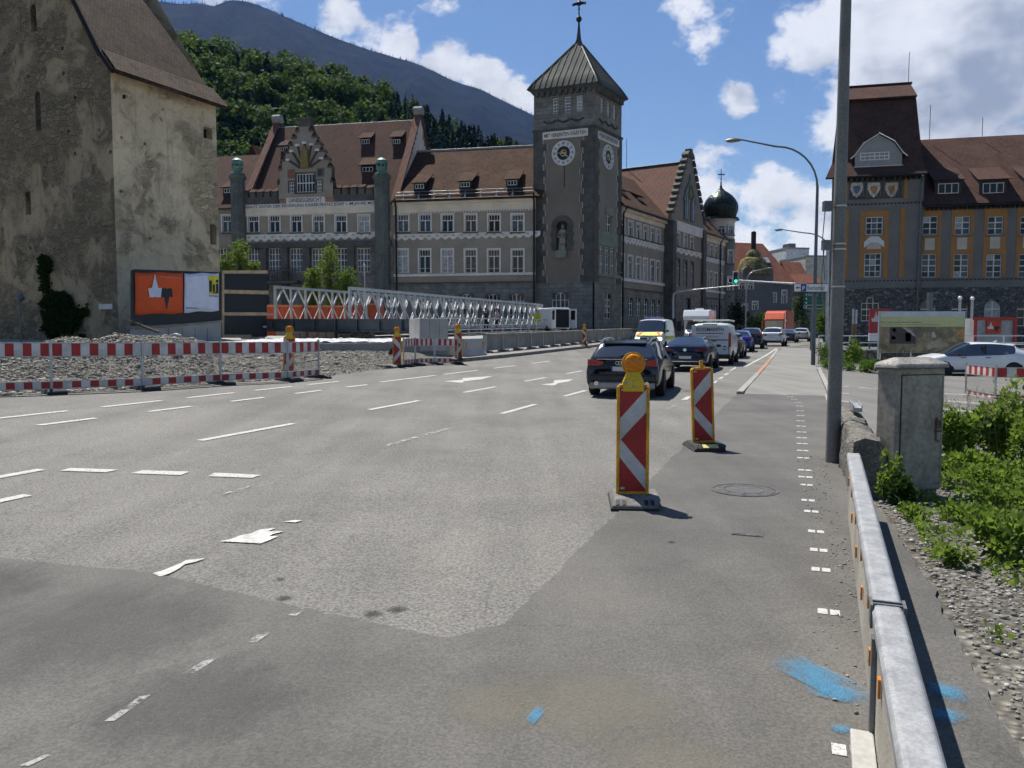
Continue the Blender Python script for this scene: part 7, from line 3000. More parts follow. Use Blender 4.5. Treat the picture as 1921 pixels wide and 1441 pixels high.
for k in range(17):
 f = fw_a + (fw_b + .25 - fw_a) * k / 16
 bar_('rail_post', Q_(f, 1.5, -.45), Q_(f, 1.5, .64), .1, .07, br)
# trestles under both ends
for f in (.03, .35, .7, .98):
 for o_ in (.0, -6.5):
  p = Q_(f, o_, 0)
  g_ = plat_z(p.y)
  mb = MB()
  mb.bb((p.x - .5, p.y - .5, g_ - .1), (p.x + .5, p.y + .5, p.z - .2))
  mb.build('support_block', CONC, br, True)
# dark launching girder and its frame, in front of the bridge's left end
gd = thing('steel_girder', 'dark grey steel girder lying in front of the left bridge end', 'girder', AT(600, 625, 39).xy.to_3d())
g0, g1 = AT(456, 610, 41.5), AT(775, 611, 38.6)
DKST = M('dark_blue_grey_steel', (.075, .085, .095), .5, metal=.4, var=.25, vsc=1.5)
for dz, w, h in ((0, .05, .62), (.3, .36, .06), (-.3, .36, .06)):
 mb = MB()
 ax = (g1 - g0)
 n_ = Vector((-ax.y, ax.x, 0)).normalized()
 mb.hexa([g0 + n_ * a * w / 2 + UP * (dz + b * h / 2) if c == 0 else g1 + n_ * a * w / 2 + UP * (dz + b * h / 2) for b in (-1, 1) for a, c in ((-1, 0), (-1, 1), (1, 1), (1, 0))])
 mb.build('web' if w < .1 else 'flange', DKST, gd, True)
for k in range(8):
 q = g0.lerp(g1, (k + .5) / 8)
 mb = MB()
 mb.bb((q.x - .02, q.y - .2, q.z - .28), (q.x + .02, q.y + .2, q.z + .28))
 mb.build('stiffener', DKST, gd, True)
fr_ = thing('site_railing', 'pale steel hand rail frame at the left end of the girder', 'railing', AT(452, 630, 40.6).xy.to_3d())
for a, b in (((450, 590), (515, 590)), ((450, 602.5), (492, 602.5)), ((450, 613), (500, 613)), ((451, 590), (451, 613)), ((474, 590), (474, 627))):
 bar_('rail' if a[1] == b[1] else 'post', AT(a[0], a[1], 40.3), AT(b[0], b[1], 40.3), .1, .08, fr_, GALV)
for k, (u0, u1, v0, v1, m, lab) in enumerate(((545, 579, 624, 634, WOOD, 'left stack of timber blocks under the steel girder'), (583, 632, 624, 635, WOOD, 'long stack of timber blocks under the steel girder middle'),
                                             (636, 662, 626, 634, M('tarred_timber', (.05, .04, .03), .9), 'dark timber block under the right girder part'), (676, 700, 626, 634, M('tarred_timber', (.05, .04, .03), .9), 'dark timber block below the near truss post'))):
 a, b = AT(u0, v1, 39.4), AT(u1, v0, 39.4)
 t = thing('timber_blocks', lab, 'timber', (a.x, 39.4, zg(a.x, 39.4)), 0, 'timber supports under the girder')
 z0 = a.z - .02
 n = 3
 for i in range(n):
  mb = MB()
  w = (b.x - a.x) / n
  mb.bb((a.x + i * w + .02, 38.9, z0), (a.x + (i + 1) * w - .02, 40.0, b.z))
  mb.build('beam', BARK if m is WOOD else m, t, True)
# plastic sheeting over the ground slab
FOIL = NT('silver_plastic_sheet')
_n1 = FOIL.noise(3.5, 5, .7)
FOIL = FOIL.done(FOIL.mix(FOIL.ramp(_n1, .45, .6), (.7, .7, .72), (.3, .31, .34)), .35, 0, FOIL.bump(FOIL.noise(5, 5, .7), .9, .12), .6)
mb = MB()
rows = []
f0, f1, f2, f3 = (AT(425, 645, 31.9), AT(800, 645, 33.6), AT(838, 634, 40), AT(505, 634, 40))
for j in range(26):
 row = []
 for i in range(90):
  a, b = i / 89, j / 25
  p = (f0 * (1 - a) + f1 * a) * (1 - b) + (f3 * (1 - a) + f2 * a) * b
  z = plat_z(p.y) + .03 + .09 * abs(mnoise.noise(Vector((p.x * 2.2, p.y * 1.6, 1)))) + .05 * mnoise.noise(Vector((p.x * 6, p.y * 5, 3)))
  row.append(Vector((p.x, p.y, z)))
 rows.append(row)
mb.grid(rows)
o = mb.build('plastic_sheeting', FOIL, None, smooth=60)
props(o, 'crumpled silver plastic sheeting spread in front of the steel girder', 'tarpaulin')
ed = thing('concrete_edge', 'long low concrete edge beam in front of the plastic sheeting', 'concrete edge', GT(560, 655))
e0, e1 = AT(405, 650, 31.2), AT(752, 650, 33.0)
n_ = 6
for k in range(n_):
 a, b = e0.lerp(e1, k / n_ + .002), e0.lerp(e1, (k + 1) / n_ - .002)
 mb = MB()
 mb.hexa([Vector((q.x, q.y + d_, zg(q.x, q.y) + z)) for z in (-.05, .2) for q, d_ in ((a, 0), (b, 0), (b, .5), (a, .5))])
 bevel(mb.build('edge_element', CONC, ed, True), .01)
# orange containers behind the bridge
ORC = M('orange_container_paint', (.52, .09, .03), .5, var=.2, vsc=1.5, fine=.06)


def container(label, u0, u1, v0, v1, D, depth, ribs, mat=ORC, cat='container', z0=None):
 a, b = AT(u0, v1, D), AT(u1, v0, D)
 zb = zg(a.x, D) if z0 is None else z0
 t = thing('site_container', label, cat, ((a.x + b.x) / 2, D, zb), 0, 'orange site containers')
 mb = MB()
 mb.bb((a.x, D, zb), (b.x, D + depth, b.z))
 mb.build('box', mat, t, True)
 for k in range(ribs):
  x = a.x + (b.x - a.x) * (k + .5) / ribs
  mb = MB()
  mb.bb((x - .09, D - .04, zb + .1), (x + .09, D, b.z - .12))
  mb.build('rib', mat, t, True)
 mb = MB()
 mb.bb((a.x - .03, D - .06, b.z - .1), (b.x + .03, D - .0, b.z + .03))
 mb.build('top_beam', M('pale_orange', (.6, .25, .12), .5), t, True)
 return t


container('orange site container behind the left end of the truss bridge', 500, 566, 573, 620, 56, 2.4, 8)
container('orange site container seen through the middle truss panels', 570, 657, 574, 620, 57, 2.4, 9)
container('bright orange skip between the two trusses', 672, 711, 570, 620, 57.5, 2.0, 4)
# concrete blocks and barrier by the kerb
blk = thing('concrete_block', 'tall smooth concrete block behind the striped barriers', 'concrete block', (0, 0, 0))
c0_, c1_ = AT(788, 655, 33.4), AT(841, 655, 34.4)
cz = AT(788, 597, 33.4).z
side_ = Vector((AT(768, 655, 35.4).x - c0_.x, 2.0, 0))
zb_ = c0_.z
WM[blk] = Matrix.Translation((c0_.x, c0_.y, zb_))
blk.matrix_basis = WM[blk]
mb = MB()
mb.hexa([Vector((q.x, q.y, z)) for z in (zb_ - .1, cz) for q in (c0_, c1_, c1_ + side_, c0_ + side_)])
bevel(mb.build('block_body', CONC_L, blk, True), .02)
mb = MB()
m1, m2 = c0_.lerp(c1_, .02), c0_.lerp(c1_, .98)
for f in (.33, .68):
 q = c0_.lerp(c1_, f)
 mb.bb((q.x - .008, q.y - .012, zb_), (q.x + .008, q.y + .0, cz - .02))
mb.build('formwork_seam', CONC, blk, True)
jb = thing('jersey_barrier', 'short pale concrete safety barrier at the end of the parapet', 'barrier', (0, 0, 0))
j0, j1 = AT(867, 665, 34.6), AT(903, 660, 37.0)
zb_ = zg(j0.x, j0.y) + .15
WM[jb] = Matrix.Translation((j0.x, j0.y, zb_))
jb.matrix_basis = WM[jb]
ax = (j1 - j0)
ax.z = 0
n_ = Vector((ax.y, -ax.x, 0)).normalized()
mb = MB()
mb.extr([Vector((j0.x, j0.y, zb_)) + n_ * a + UP * z for a, z in ((.3, 0), (.28, .08), (.14, .28), (.1, .78), (-.1, .78), (-.14, .28), (-.28, .08), (-.3, 0))], ax)
bevel(mb.build('barrier_body', CONC_L, jb, True), .015)
for f in (.06, .94):
 q = Vector((j0.x, j0.y, zb_)) + ax * f + n_ * .13
 mb = MB()
 mb.path([q + UP * .3, q + UP * .6 + n_ * .02], .03, 6)
 mb.build('marker', REFL, jb, True)
# parapet along the pavement, slab after slab
par = thing('bridge_parapet', 'long concrete slab parapet along the left pavement', 'parapet', ST(38, -14.6, .15))
PARM = M('parapet_concrete', (.27, .255, .22), .9, var=.25, vsc=1.0, fine=.15, bump=.3)
s = 36.2
while s < 78:
 e = s + 2.3
 for nm, t0, t1, z0, z1 in (('parapet_slab', -14.66, -14.56, .26, 1.0), ('coping', -14.75, -14.47, 1.0, 1.1)):
  mb = MB()
  mb.hexa([ST(q, t_, z_) for z_ in (z0, z1) for q, t_ in ((s + .02, t0), (s + .02, t1), (e - .02, t1), (e - .02, t0))])
  mb.build(nm, PARM, par)
  par_o = None
 mb = MB()
 mb.hexa([ST(q, t_, z_) for z_ in (.13, 1.0) for q, t_ in ((s - .06, -14.68), (s - .06, -14.5), (s + .06, -14.5), (s + .06, -14.68))])
 mb.build('parapet_post', CONC_L, par)
 mb = MB()
 mb.hexa([ST(q, t_, z_) for z_ in (.13, .24) for q, t_ in ((s - .15, -14.75), (s - .15, -14.3), (s + .35, -14.3), (s + .35, -14.75))])
 mb.build('parapet_foot', GALV_D, par)
 s = e
for o in par.children:
 o.parent = par
 o.matrix_basis = WM[par].inverted()
 WM[o] = Matrix()
# fallen rubber foot and tipped plate by the gravel opening
p = GT(722, 690)
t = thing('loose_rubber_foot', 'loose grey rubber beacon foot lying on the gravel edge', 'beacon foot', p, R(-15))
mb = MB()
mb.extr([(-.42, -.2, .0), (-.42, -.2, .05), (-.3, -.17, .1), (.3, -.17, .1), (.42, -.2, .05), (.42, -.2, 0)], (0, .4, 0))
bevel(mb.build('slab', M('dusty_rubber', (.16, .155, .145)), t), .01)
mb = MB()
for x in (-.3, -.2, .14, .24):
 mb.bb((x, -.206, .03), (x + .05, -.186, .085))
props(mb.build('foot_slot', IRON, t), kind='stuff')
p = GT(728, 680)
mb = MB()
mb.extr([(-.3, 0, 0), (.25, 0, 0), (.32, .05, .35), (.1, .12, .62), (-.05, .1, .45)], (.02, .06, .02))
o = mb.build('dark_plate', RUBBER, None, wm=Matrix.Translation(p + Vector((.05, .3, .0))))
props(o, 'dark rubber plate propped up beside the loose foot', 'plate')
# container, signs and railing on the far right
rr = thing('river_railing', 'three bar galvanised railing along the far edge of the car park', 'railing', (15, 38.5, 0))
rx0, rx1 = AT(1537, 640, 38.5), AT(2000, 640, 38.5)
zb_ = -.2
RAILW = M('pale_steel_rail', (.62, .63, .63), .4, metal=.4, var=.1)
for v in (630, 643, 656):
 z = AT(1600, v, 38.5).z
 bar_('rail', Vector((rx0.x, 38.5, z)), Vector((rx1.x, 38.2, z)), .05, .05, rr, RAILW)
for k in range(9):
 q = rx0.lerp(rx1, k / 8)
 bar_('rail_post', Vector((q.x, 38.55, zb_)), Vector((q.x, 38.55, AT(1600, 629, 38.5).z)), .07, .05, rr, RAILW)
mb = MB()
mb.bb((AT(1547, 640, 40.3).x, 40.3, -.4), (rx1.x + 3, 40.9, .75))
o = mb.build('river_wall', RUBBLE, None)
props(o, 'dark rubble wall along the river behind the railing', 'wall')
yb = thing('info_banner', 'yellow and brown information banner hung on the railing behind the cabinet', 'banner', (18.5, 38.2, .6))
x0, x1 = AT(1650, 620, 38.2).x, AT(1810, 620, 38.2).x
z1, z0 = AT(1730, 584, 38.2).z, AT(1730, 662, 38.2).z
zy = AT(1730, 613, 38.2).z
zs_ = AT(1730, 594, 38.2).z
mb = MB()
mb.bb((x0, 38.2, z0), (x1, 38.24, z1))
mb.build('banner_sheet', M('banner_backing', (.4, .42, .42), .7), yb, True)


def mat_print():
 t = NT('printed_townscape')
 a = t.noise(1.4, 6, .7, None, 0, .4)
 b = t.voro(2.2, t.map('Object', (1, 1, 1.4)), 'F1', 1)
 c = t.mix(t.ramp(a, .35, .65), (.2, .155, .1), (.44, .36, .2))
 c = t.mix(t.ramp(b, .3, .8, 0, .55), c, (.1, .085, .065))
 c = t.mix(t.ramp(t.noise(4, 5, .7), .58, .7), c, (.5, .48, .42))
 return t.done(c, .7, 0, None, .3)


mb = MB()
mb.bb((x0 + .02, 38.185, z0 + .02), (x1 - .02, 38.199, zy))
mb.build('printed_picture', mat_print(), yb, True)
for pts_, c_ in (([(1652, 614), (1669, 614), (1669, 632), (1652, 632)], (.3, .23, .15)), ([(1669, 614), (1692, 614), (1718, 634), (1718, 645), (1669, 645)], (.07, .06, .055)), ([(1692, 614), (1706, 617), (1719, 631), (1712, 630)], (.4, .4, .38)),
                 ([(1698, 625), (1708, 624), (1709, 640), (1699, 641)], (.48, .48, .46)), ([(1674, 617), (1680, 615), (1681, 623), (1675, 622)], (.42, .42, .4)), ([(1672, 631), (1680, 631), (1680, 637), (1672, 637)], (.36, .36, .35)),
                 ([(1748, 624), (1752, 622), (1757, 633), (1747, 634)], (.5, .5, .48)), ([(1797, 620), (1809, 617), (1809, 637), (1795, 635)], (.5, .27, .1)), ([(1735, 644), (1760, 638), (1770, 650), (1740, 656)], (.46, .38, .28))):
 mb = MB()
 mb.extr([AT(u_, v_, 38.18) for u_, v_ in pts_], (0, .004, 0))
 mb.build('printed_shape', M('print_%d' % int(pts_[0][0] * 7 + pts_[0][1]), c_, .7, var=.35, vsc=5), yb, True)
mb = MB()
mb.bb((x0 + .02, 38.185, zy + .002), (x1 - .02, 38.199, zs_))
mb.build('yellow_field', M('banner_yellow', (.5, .52, .26), .7, var=.06), yb, True)
mb = MB()
mb.bb((x0 + .02, 38.185, zs_ + .002), (x1 - .02, 38.199, z1 - .02))
mb.build('sky_field', M('banner_sky', (.5, .54, .58), .7, var=.2, vsc=1.2), yb, True)
xa, xb = AT(1652, 604, 38.2).x, AT(1728, 604, 38.2).x
text('headline', "DER STADTTUNNEL MACHT'S MÖGLICH", xb - xa, .085, INK, yb, FR((xa + xb) / 2, 38.183, AT(1690, 604.5, 38.2).z), .003)
mb = MB()
mb.bb((xa, 38.18, AT(1690, 609.5, 38.2).z), (AT(1764, 604, 38.2).x, 38.184, AT(1690, 608.7, 38.2).z))
mb.build('subtitle_line', M('banner_rule', (.25, .26, .15), .7), yb, True)
for x in (x0, x1):
 bar_('banner_post', Vector((x, 38.3, -.2)), Vector((x, 38.3, z1)), .06, .06, yb, RAILW)
rc = container('red edged site container with square logo panel at the right edge', 1827, 1906, 597, 665, 52, 2.4, 0, M('container_grey', (.36, .37, .38), .6), 'container', -.4)
for (ua, va, ub, vb_) in ((1825, 595, 1908, 600.5), (1825, 600, 1833, 660), (1900, 600, 1908, 660)):
 a, b = AT(ua, vb_, 51.9), AT(ub, va, 51.9)
 mb = MB()
 mb.bb((a.x, 51.86, a.z), (b.x, 51.93, b.z))
 mb.build('red_frame', M('red_frame_paint', (.42, .045, .03), .5), rc, True)
a, b = AT(1850, 626, 51.9), AT(1877.5, 601, 51.9)
mb = MB()
mb.bb((a.x, 51.84, a.z), (b.x, 51.935, b.z))
lg = mb.build('logo_panel', M('logo_red', (.5, .06, .03), .6), rc, True)


def wm_logo(parent, u0, v0, u1, v1, D):
 f = lambda x, y: AT(u0 + (u1 - u0) * x, v0 + (v1 - v0) * y, D)
 for pts, m in (([(.08, .48), (.22, .46), (.33, .12), (.43, .46), (.55, .46), (.5, .66), (.12, .66)], WHT), ([(.52, .46), (.9, .46), (.94, .62), (.8, .64), (.72, .92), (.64, .66), (.52, .64)], BLACKB)):
  mb = MB()
  mb.extr([f(x, y) for x, y in pts], (0, .02, 0))
  mb.build('logo_mark', m, parent, True)


wm_logo(lg, 1850, 601, 1877.5, 626, 51.82)
rs = thing('red_site_sign', 'tall red site sign standing left of the information banner', 'sign', AT(1640, 660, 44).xy.to_3d())
a, b = AT(1630, 640, 44), AT(1672, 579, 44)
mb = MB()
mb.bb((a.x, 44, a.z + .45), (b.x, 44.08, b.z))
bd_ = mb.build('sign_board', M('sign_red', (.42, .05, .05), .55), rs, True)
mb = MB()
mb.bb((a.x, 44, a.z), (b.x, 44.08, a.z + .44))
mb.build('sign_foot', SIGN_W, rs, True)
for x in (a.x + .1, b.x - .1):
 bar_('post', Vector((x, 44.14, -.4)), Vector((x, 44.14, b.z)), .08, .08, rs, GALV_D)
wm_logo(bd_, 1632, 580, 1668, 616, 43.98)
GLOBE = M('white_globe', (.8, .8, .78), .3, var=.02)
for u, v, lab in ((1798, 562, 'left globe lamp post in front of the grey office'), (1821, 563, 'right globe lamp post beside the red edged container')):
 p = AT(u, 640, 55)
 t = thing('globe_lamp', lab, 'lamp post', (p.x, 55, -.4), 0, 'globe lamp posts')
 zt = AT(u, v, 55).z
 mb = MB()
 mb.path([(p.x, 55, -.4), (p.x, 55, zt)], .09, 10)
 mb.build('post', GALV, t, True)
 mb = MB()
 mb.lathe([(.02, -.14), (.1, -.1), (.14, 0), (.1, .1), (.02, .14)], 14, (p.x, 55, zt + .1))
 mb.build('globe', GLOBE, t, True, smooth=60)
for u0, u1, v, lab in ((1597, 1601.5, 580, 'left steel bollard of the pair beside the big pole'), (1602.5, 1607, 581, 'right steel bollard of the pair beside the big pole')):
 p = AT((u0 + u1) / 2, 640, 42)
 mb = MB()
 zt = AT(u0, v, 42).z
 mb.path([(p.x, 42, -.3), (p.x, 42, AT(u0, 608, 42).z)], .06, 10)
 mb.path([(p.x, 42, AT(u0, 608, 42).z), (p.x, 42, zt)], .062, 10, 1)
 o = mb.build('bollard', [M('brown_post', (.25, .13, .06), .6), GALV], None)
 props(o, lab, 'bollard', 'steel bollard posts')
p = AT(1744, 640, 58)
mb = MB()
mb.bb((p.x - .16, 58, -.4), (p.x + .16, 58.3, AT(1744, 549, 58).z))
o = mb.build('slim_pillar', GALV_D, None)
props(o, 'slim grey metal pillar standing before the office windows', 'pillar')

# ------------------------------------------------------------------ vehicles
TYRE = M('tyre_rubber', (.018, .018, .019), .85, var=.2)
RIM = M('alloy_rim', (.42, .43, .44), .3, metal=.8, var=.1)
CARGLASS = NT('car_glass')
CARGLASS = CARGLASS.done((.012, .015, .018), .03, 0, None, .9, IOR=1.9)
TRIM = M('black_car_trim', (.015, .015, .016), .5, var=.1)
TAIL = M('red_tail_light', (.3, .008, .012), .15, var=.15, vsc=8, spec=.7)
HEADL = M('clear_head_light', (.6, .62, .64), .1, var=.1, spec=.8)
PLATE = M('blank_number_plate', (.55, .55, .53), .5, var=.03)
CHROME = M('chrome', (.75, .75, .76), .12, metal=1.0, var=.03, fine=0)


def paint(name, col, rough=.25, metal=.0):
 return M(name, col, rough, metal, var=.04, vsc=.6, fine=.02, spec=.45, Coat_Weight=.25, Coat_Roughness=.05)


def car_shell(name, st_, parent, body, glass_rows=True, sub=2, crease_top=0.0):
 """loft the body from stations (y, z_bottom, z_shoulder, z_top, half width, half width at roof, tag); split paint from glass.
 tags on a station apply to the span up to the next one: 'w' side windows, 's' slanted screen"""
 bm = bmesh.new()
 rings = []
 for (y, zb, zs, zt, w, wt, tag) in st_:
  half = [(0, zb), (w * .86, zb), (w * .985, zb + (zs - zb) * .16), (w * 1.0, zb + (zs - zb) * .6), (w * .965, zs), (wt * 1.0, zt - (zt - zs) * .10), (wt * .72, zt), (0, zt + .02)]
  ring = [bm.verts.new((x, y, z)) for x, z in half] + [bm.verts.new((-x, y, z)) for x, z in half[-2:0:-1]]
  rings.append(ring)
 n = len(rings[0])
 cl = bm.edges.layers.float.new('crease_edge')
 for k in range(len(rings) - 1):
  tag = st_[k][6]
  for j in range(n):
   f = bm.faces.new([rings[k][j], rings[k][(j + 1) % n], rings[k + 1][(j + 1) % n], rings[k + 1][j]])
   jj = min(j, n - 1 - j)
   f.material_index = 0
   if 'w' in tag and jj == 4:
    f.material_index = 1
   if 's' in tag and jj in (5, 6):
    f.material_index = 2
   if 's' in tag and jj == 4 and 'q' in tag:
    f.material_index = 1
 bm.faces.new(rings[0])
 bm.faces.new(rings[-1][::-1])
 bm.normal_update()
 for e in bm.edges:
  ms = {f.material_index for f in e.link_faces}
  if len(ms) > 1:
   e[cl] = .65
 me = bpy.data.meshes.new('tmp')
 bm.to_mesh(me)
 bm.free()
 ob = bpy.data.objects.new('tmp', me)
 md = ob.modifiers.new('s', 'SUBSURF')
 md.levels = sub
 md.render_levels = sub
 ev = evaluated(ob)
 # split by material and side
 V = [v.co.copy() for v in ev.vertices]
 groups = {}
 for p in ev.polygons:
  c = p.center
  if p.material_index == 0:
   key = 'body'
  elif p.material_index == 1:
   key = ('side_window', c.x > 0)
  else:
   key = ('screen', c.y > 0)
  groups.setdefault(key, []).append(list(p.vertices))
 out = {}
 for key, fs in groups.items():
  idx = {}
  vs, ff = [], []
  for f in fs:
   g = []
   for i in f:
    if i not in idx:
     idx[i] = len(vs)
     vs.append(V[i])
    g.append(idx[i])
   ff.append(g)
  nm = 'body' if key == 'body' else ('side_window' if key[0] == 'side_window' else ('windscreen' if key[1] else 'rear_window'))
  m = bpy.data.meshes.new(nm)
  m.from_pydata(vs, [], ff)
  m.materials.append(body if key == 'body' else CARGLASS)
  m.polygons.foreach_set('use_smooth', [True] * len(ff))
  m.update()
  out[key] = mk(nm, m, parent)
 return out


def wheel(parent, x, y, r, w=.22):
 side = 1 if x > 0 else -1
 T = WM[parent] @ Matrix.Translation((x, y, r)) @ Matrix.Rotation(math.pi / 2 * side, 4, 'Y')
 mb = MB()
 mb.lathe([(r * .62, -w / 2), (r * .95, -w / 2), (r, -w * .36), (r, w * .36), (r * .95, w / 2), (r * .62, w / 2)], 24)
 o = mb.build('wheel', TYRE, parent, wm=T, smooth=30)
 mb = MB()
 mb.lathe([(r * .63, -w * .3), (r * .63, w * .47), (r * .57, w * .47), (r * .55, w * .3), (0, w * .28)], 20)
 for k in range(5):
  q = 2 * math.pi * k / 5
  mb.hexa([(rr * math.cos(q) - dd * math.sin(q), rr * math.sin(q) + dd * math.cos(q), z) for z in (w * .3, w * .46) for rr, dd in ((r * .06, -r * .1), (r * .58, -r * .07), (r * .58, r * .07), (r * .06, r * .1))])
 mb.build('rim', RIM, o, wm=T)
 # dark wheel housing set into the flank
 mb = MB()
 R_ = r * 1.17
 pts = [(side * .0, R_ * math.cos(q), R_ * math.sin(q)) for q in [math.pi * k / 14 for k in range(15)]]
 mb.extr([(x + side * (w / 2 - .035), y + b, r * .9 + c) for a, b, c in pts] , (-side * .2, 0, 0))
 mb.build('wheel_arch', TRIM, parent)
 return o


def car(name, label, cat, rear_px, heading, st_, body, wheels, wr=.335, extras=None, from_center=False, z=None, rear_off=None, group=None):
 """rear_px: world position of the middle of the rear (or of the whole car)"""
 L0 = st_[0][0]
 d = Vector((math.sin(heading), math.cos(heading), 0))
 c = rear_px - d * L0 if not from_center else rear_px
 c = Vector((c.x, c.y, zg(c.x, c.y) if z is None else z))
 t = thing(name, label, cat, c, -heading, group)
 sh = car_shell('body', st_, t, body)
 w = max(s_[4] for s_ in st_)
 for yy in wheels:
  for sx in (-1, 1):
   wheel(t, sx * (w - .09), yy, wr)
 if extras:
  extras(t, w)
 return t


def bx(parent, name, lo, hi, mat, bev=.0, seg=2):
 mb = MB()
 mb.bb(lo, hi)
 o = mb.build(name, mat, parent)
 if bev:
  bevel(o, bev, seg)
 return o


def poly_y(parent, name, pts, y, th, mat):
 """a flat shape on the rear/front: pts (x, z)"""
 mb = MB()
 mb.extr([(x, y, z) for x, z in pts], (0, th, 0))
 return mb.build(name, mat, parent)


def mirrors(t, w, y, z, mat):
 for s_ in (-1, 1):
  mb = MB()
  mb.lathe([(.02, -.07), (.08, -.06), (.1, 0), (.08, .06), (.02, .07)], 10, (0, 0, 0))
  T = WM[t] @ Matrix.Translation((s_ * (w + .1), y, z)) @ Matrix.Diagonal((1.1, .6, .9, 1))
  mb.build('wing_mirror', mat, t, wm=T, smooth=60)


HEAD = math.atan2(.342, .940)
BLACKP = paint('black_car_paint', (.012, .012, .014), .16)
AVANT = [(-2.47, .30, .62, .70, .74, .66, ''), (-2.44, .24, .80, .92, .88, .76, ''), (-2.34, .22, .93, 1.03, .915, .78, 's'), (-1.92, .24, .98, 1.40, .93, .66, 'w'), (-1.2, .22, .98, 1.47, .935, .7, 'w'), (-.2, .22, .96, 1.475, .935, .71, 'w'),
         (.5, .22, .95, 1.42, .935, .69, 'sq'), (1.3, .22, .93, 1.0, .93, .74, ''), (1.9, .24, .85, .93, .91, .72, ''), (2.3, .3, .72, .8, .85, .66, ''), (2.46, .4, .6, .66, .74, .55, '')]


AVANT = [(y, zb * .9, zs * .945, zt * .97, w, wt, g) for y, zb, zs, zt, w, wt, g in AVANT]


def audi_x(t, w):
 for s_ in (-1, 1):
  poly_y(t, 'tail_light', [(s_ * .845, .945), (s_ * .46, .91), (s_ * .44, .83), (s_ * .58, .79), (s_ * .85, .78)], -2.475, .2, TAIL)
  mb = MB()
  mb.path([(s_ * .6, -1.85, 1.36), (s_ * .61, -1.5, 1.445), (s_ * .62, -.4, 1.47), (s_ * .6, .35, 1.405)], .022, 8)
  mb.build('roof_rail', CHROME, t, smooth=60)
  mb = MB()
  mb.lathe([(.04, 0), (.055, 0), (.055, .1), (.04, .1)], 12)
  mb.build('exhaust', CHROME, t, wm=WM[t] @ Matrix.Translation((s_ * .62, -2.42, .36)) @ Matrix.Rotation(math.pi / 2, 4, 'X'))
 bx(t, 'number_plate', (-.26, -2.505, .665), (.26, -2.485, .775), PLATE)
 bx(t, 'plate_band', (-.26, -2.509, .665), (-.22, -2.5051, .775), BLUE)
 bx(t, 'bumper', (-.86, -2.5, .40), (.86, -2.3, .60), BLACKP, .07, 3)
 bx(t, 'lower_bumper', (-.8, -2.49, .22), (.8, -2.3, .395), M('silver_skid_plate', (.3, .3, .31), .4, metal=.6), .04)
 bx(t, 'boot_lip', (-.62, -2.49, .945), (.62, -2.36, .962), CHROME, .004)
 bx(t, 'rear_wiper', (-.05, -2.33, 1.03), (.4, -2.28, 1.05), TRIM)
 mb = MB()
 mb.extr([(-.52, -2.02, 1.355), (.52, -2.02, 1.355), (.54, -1.75, 1.405), (-.54, -1.75, 1.405)], (0, 0, -.03))
 mb.build('roof_spoiler', BLACKP, t)
 mb = MB()
 mb.extr([(0, -.9, 1.43), (0, -.75, 1.43), (0, -.9, 1.51)], (.03, 0, 0))
 mb.build('shark_fin', BLACKP, t)
 for k in range(4):
  mb = MB()
  n = 18
  rows = [[Vector((-.105 + k * .07 + q * math.cos(2 * math.pi * j / n), y, .86 + q * math.sin(2 * math.pi * j / n))) for j in range(n)] for q, y in ((.05, -2.47), (.05, -2.5), (.038, -2.5), (.038, -2.47))]
  mb.grid(rows, 0, True)
  mb.build('badge_ring', CHROME, t)
 mirrors(t, w, .75, 1.0, BLACKP)


P0 = AT(1166, 735, 19.3)
car('estate_car', 'black estate car with chrome roof rails driving away behind the near beacon', 'car', P0, HEAD - R(4), AVANT, BLACKP, (-1.42, 1.48), .345, audi_x)
BLUEP = paint('navy_car_paint', (.007, .013, .036), .18)
FAST = [(-2.43, .36, .7, .8, .76, .66, ''), (-2.4, .28, .92, 1.02, .88, .8, ''), (-2.2, .25, .98, 1.08, .91, .8, 's'), (-1.2, .22, .99, 1.38, .93, .58, 'w'), (-.5, .22, .97, 1.44, .935, .62, 'w'), (.3, .22, .95, 1.42, .935, .62, 'sq'), (1.15, .22, .92, 1.0, .93, .74, ''),
  (1.9, .24, .84, .92, .9, .72, ''), (2.3, .3, .72, .78, .84, .64, ''), (2.43, .4, .6, .66, .72, .55, '')]


def arteon_x(t, w):
 for s_ in (-1, 1):
  poly_y(t, 'tail_light', [(s_ * .88, .95), (s_ * .42, .9), (s_ * .42, .8), (s_ * .89, .83)], -2.46, .14, M('dark_red_light', (.12, .006, .012), .15, spec=.7))
 bx(t, 'number_plate', (-.26, -2.48, .52), (.26, -2.455, .63), PLATE)
 bx(t, 'plate_band', (-.26, -2.484, .52), (-.22, -2.4801, .63), BLUE)
 bx(t, 'bumper', (-.85, -2.47, .3), (.85, -2.25, .6), BLUEP, .08, 3)
 bx(t, 'chrome_strip', (-.8, -2.485, .4), (.8, -2.4, .43), CHROME)
 mb = MB()
 mb.lathe([(.07, 0), (.07, .02), (.055, .025), (0, .02)], 18)
 mb.build('badge', CHROME, t, wm=WM[t] @ Matrix.Translation((0, -2.43, .88)) @ Matrix.Rotation(math.pi / 2, 4, 'X'))
 bx(t, 'shark_fin', (-.015, -1.0, 1.42), (.015, -.85, 1.49), BLUEP)
 mirrors(t, w, .6, 1.0, TRIM)


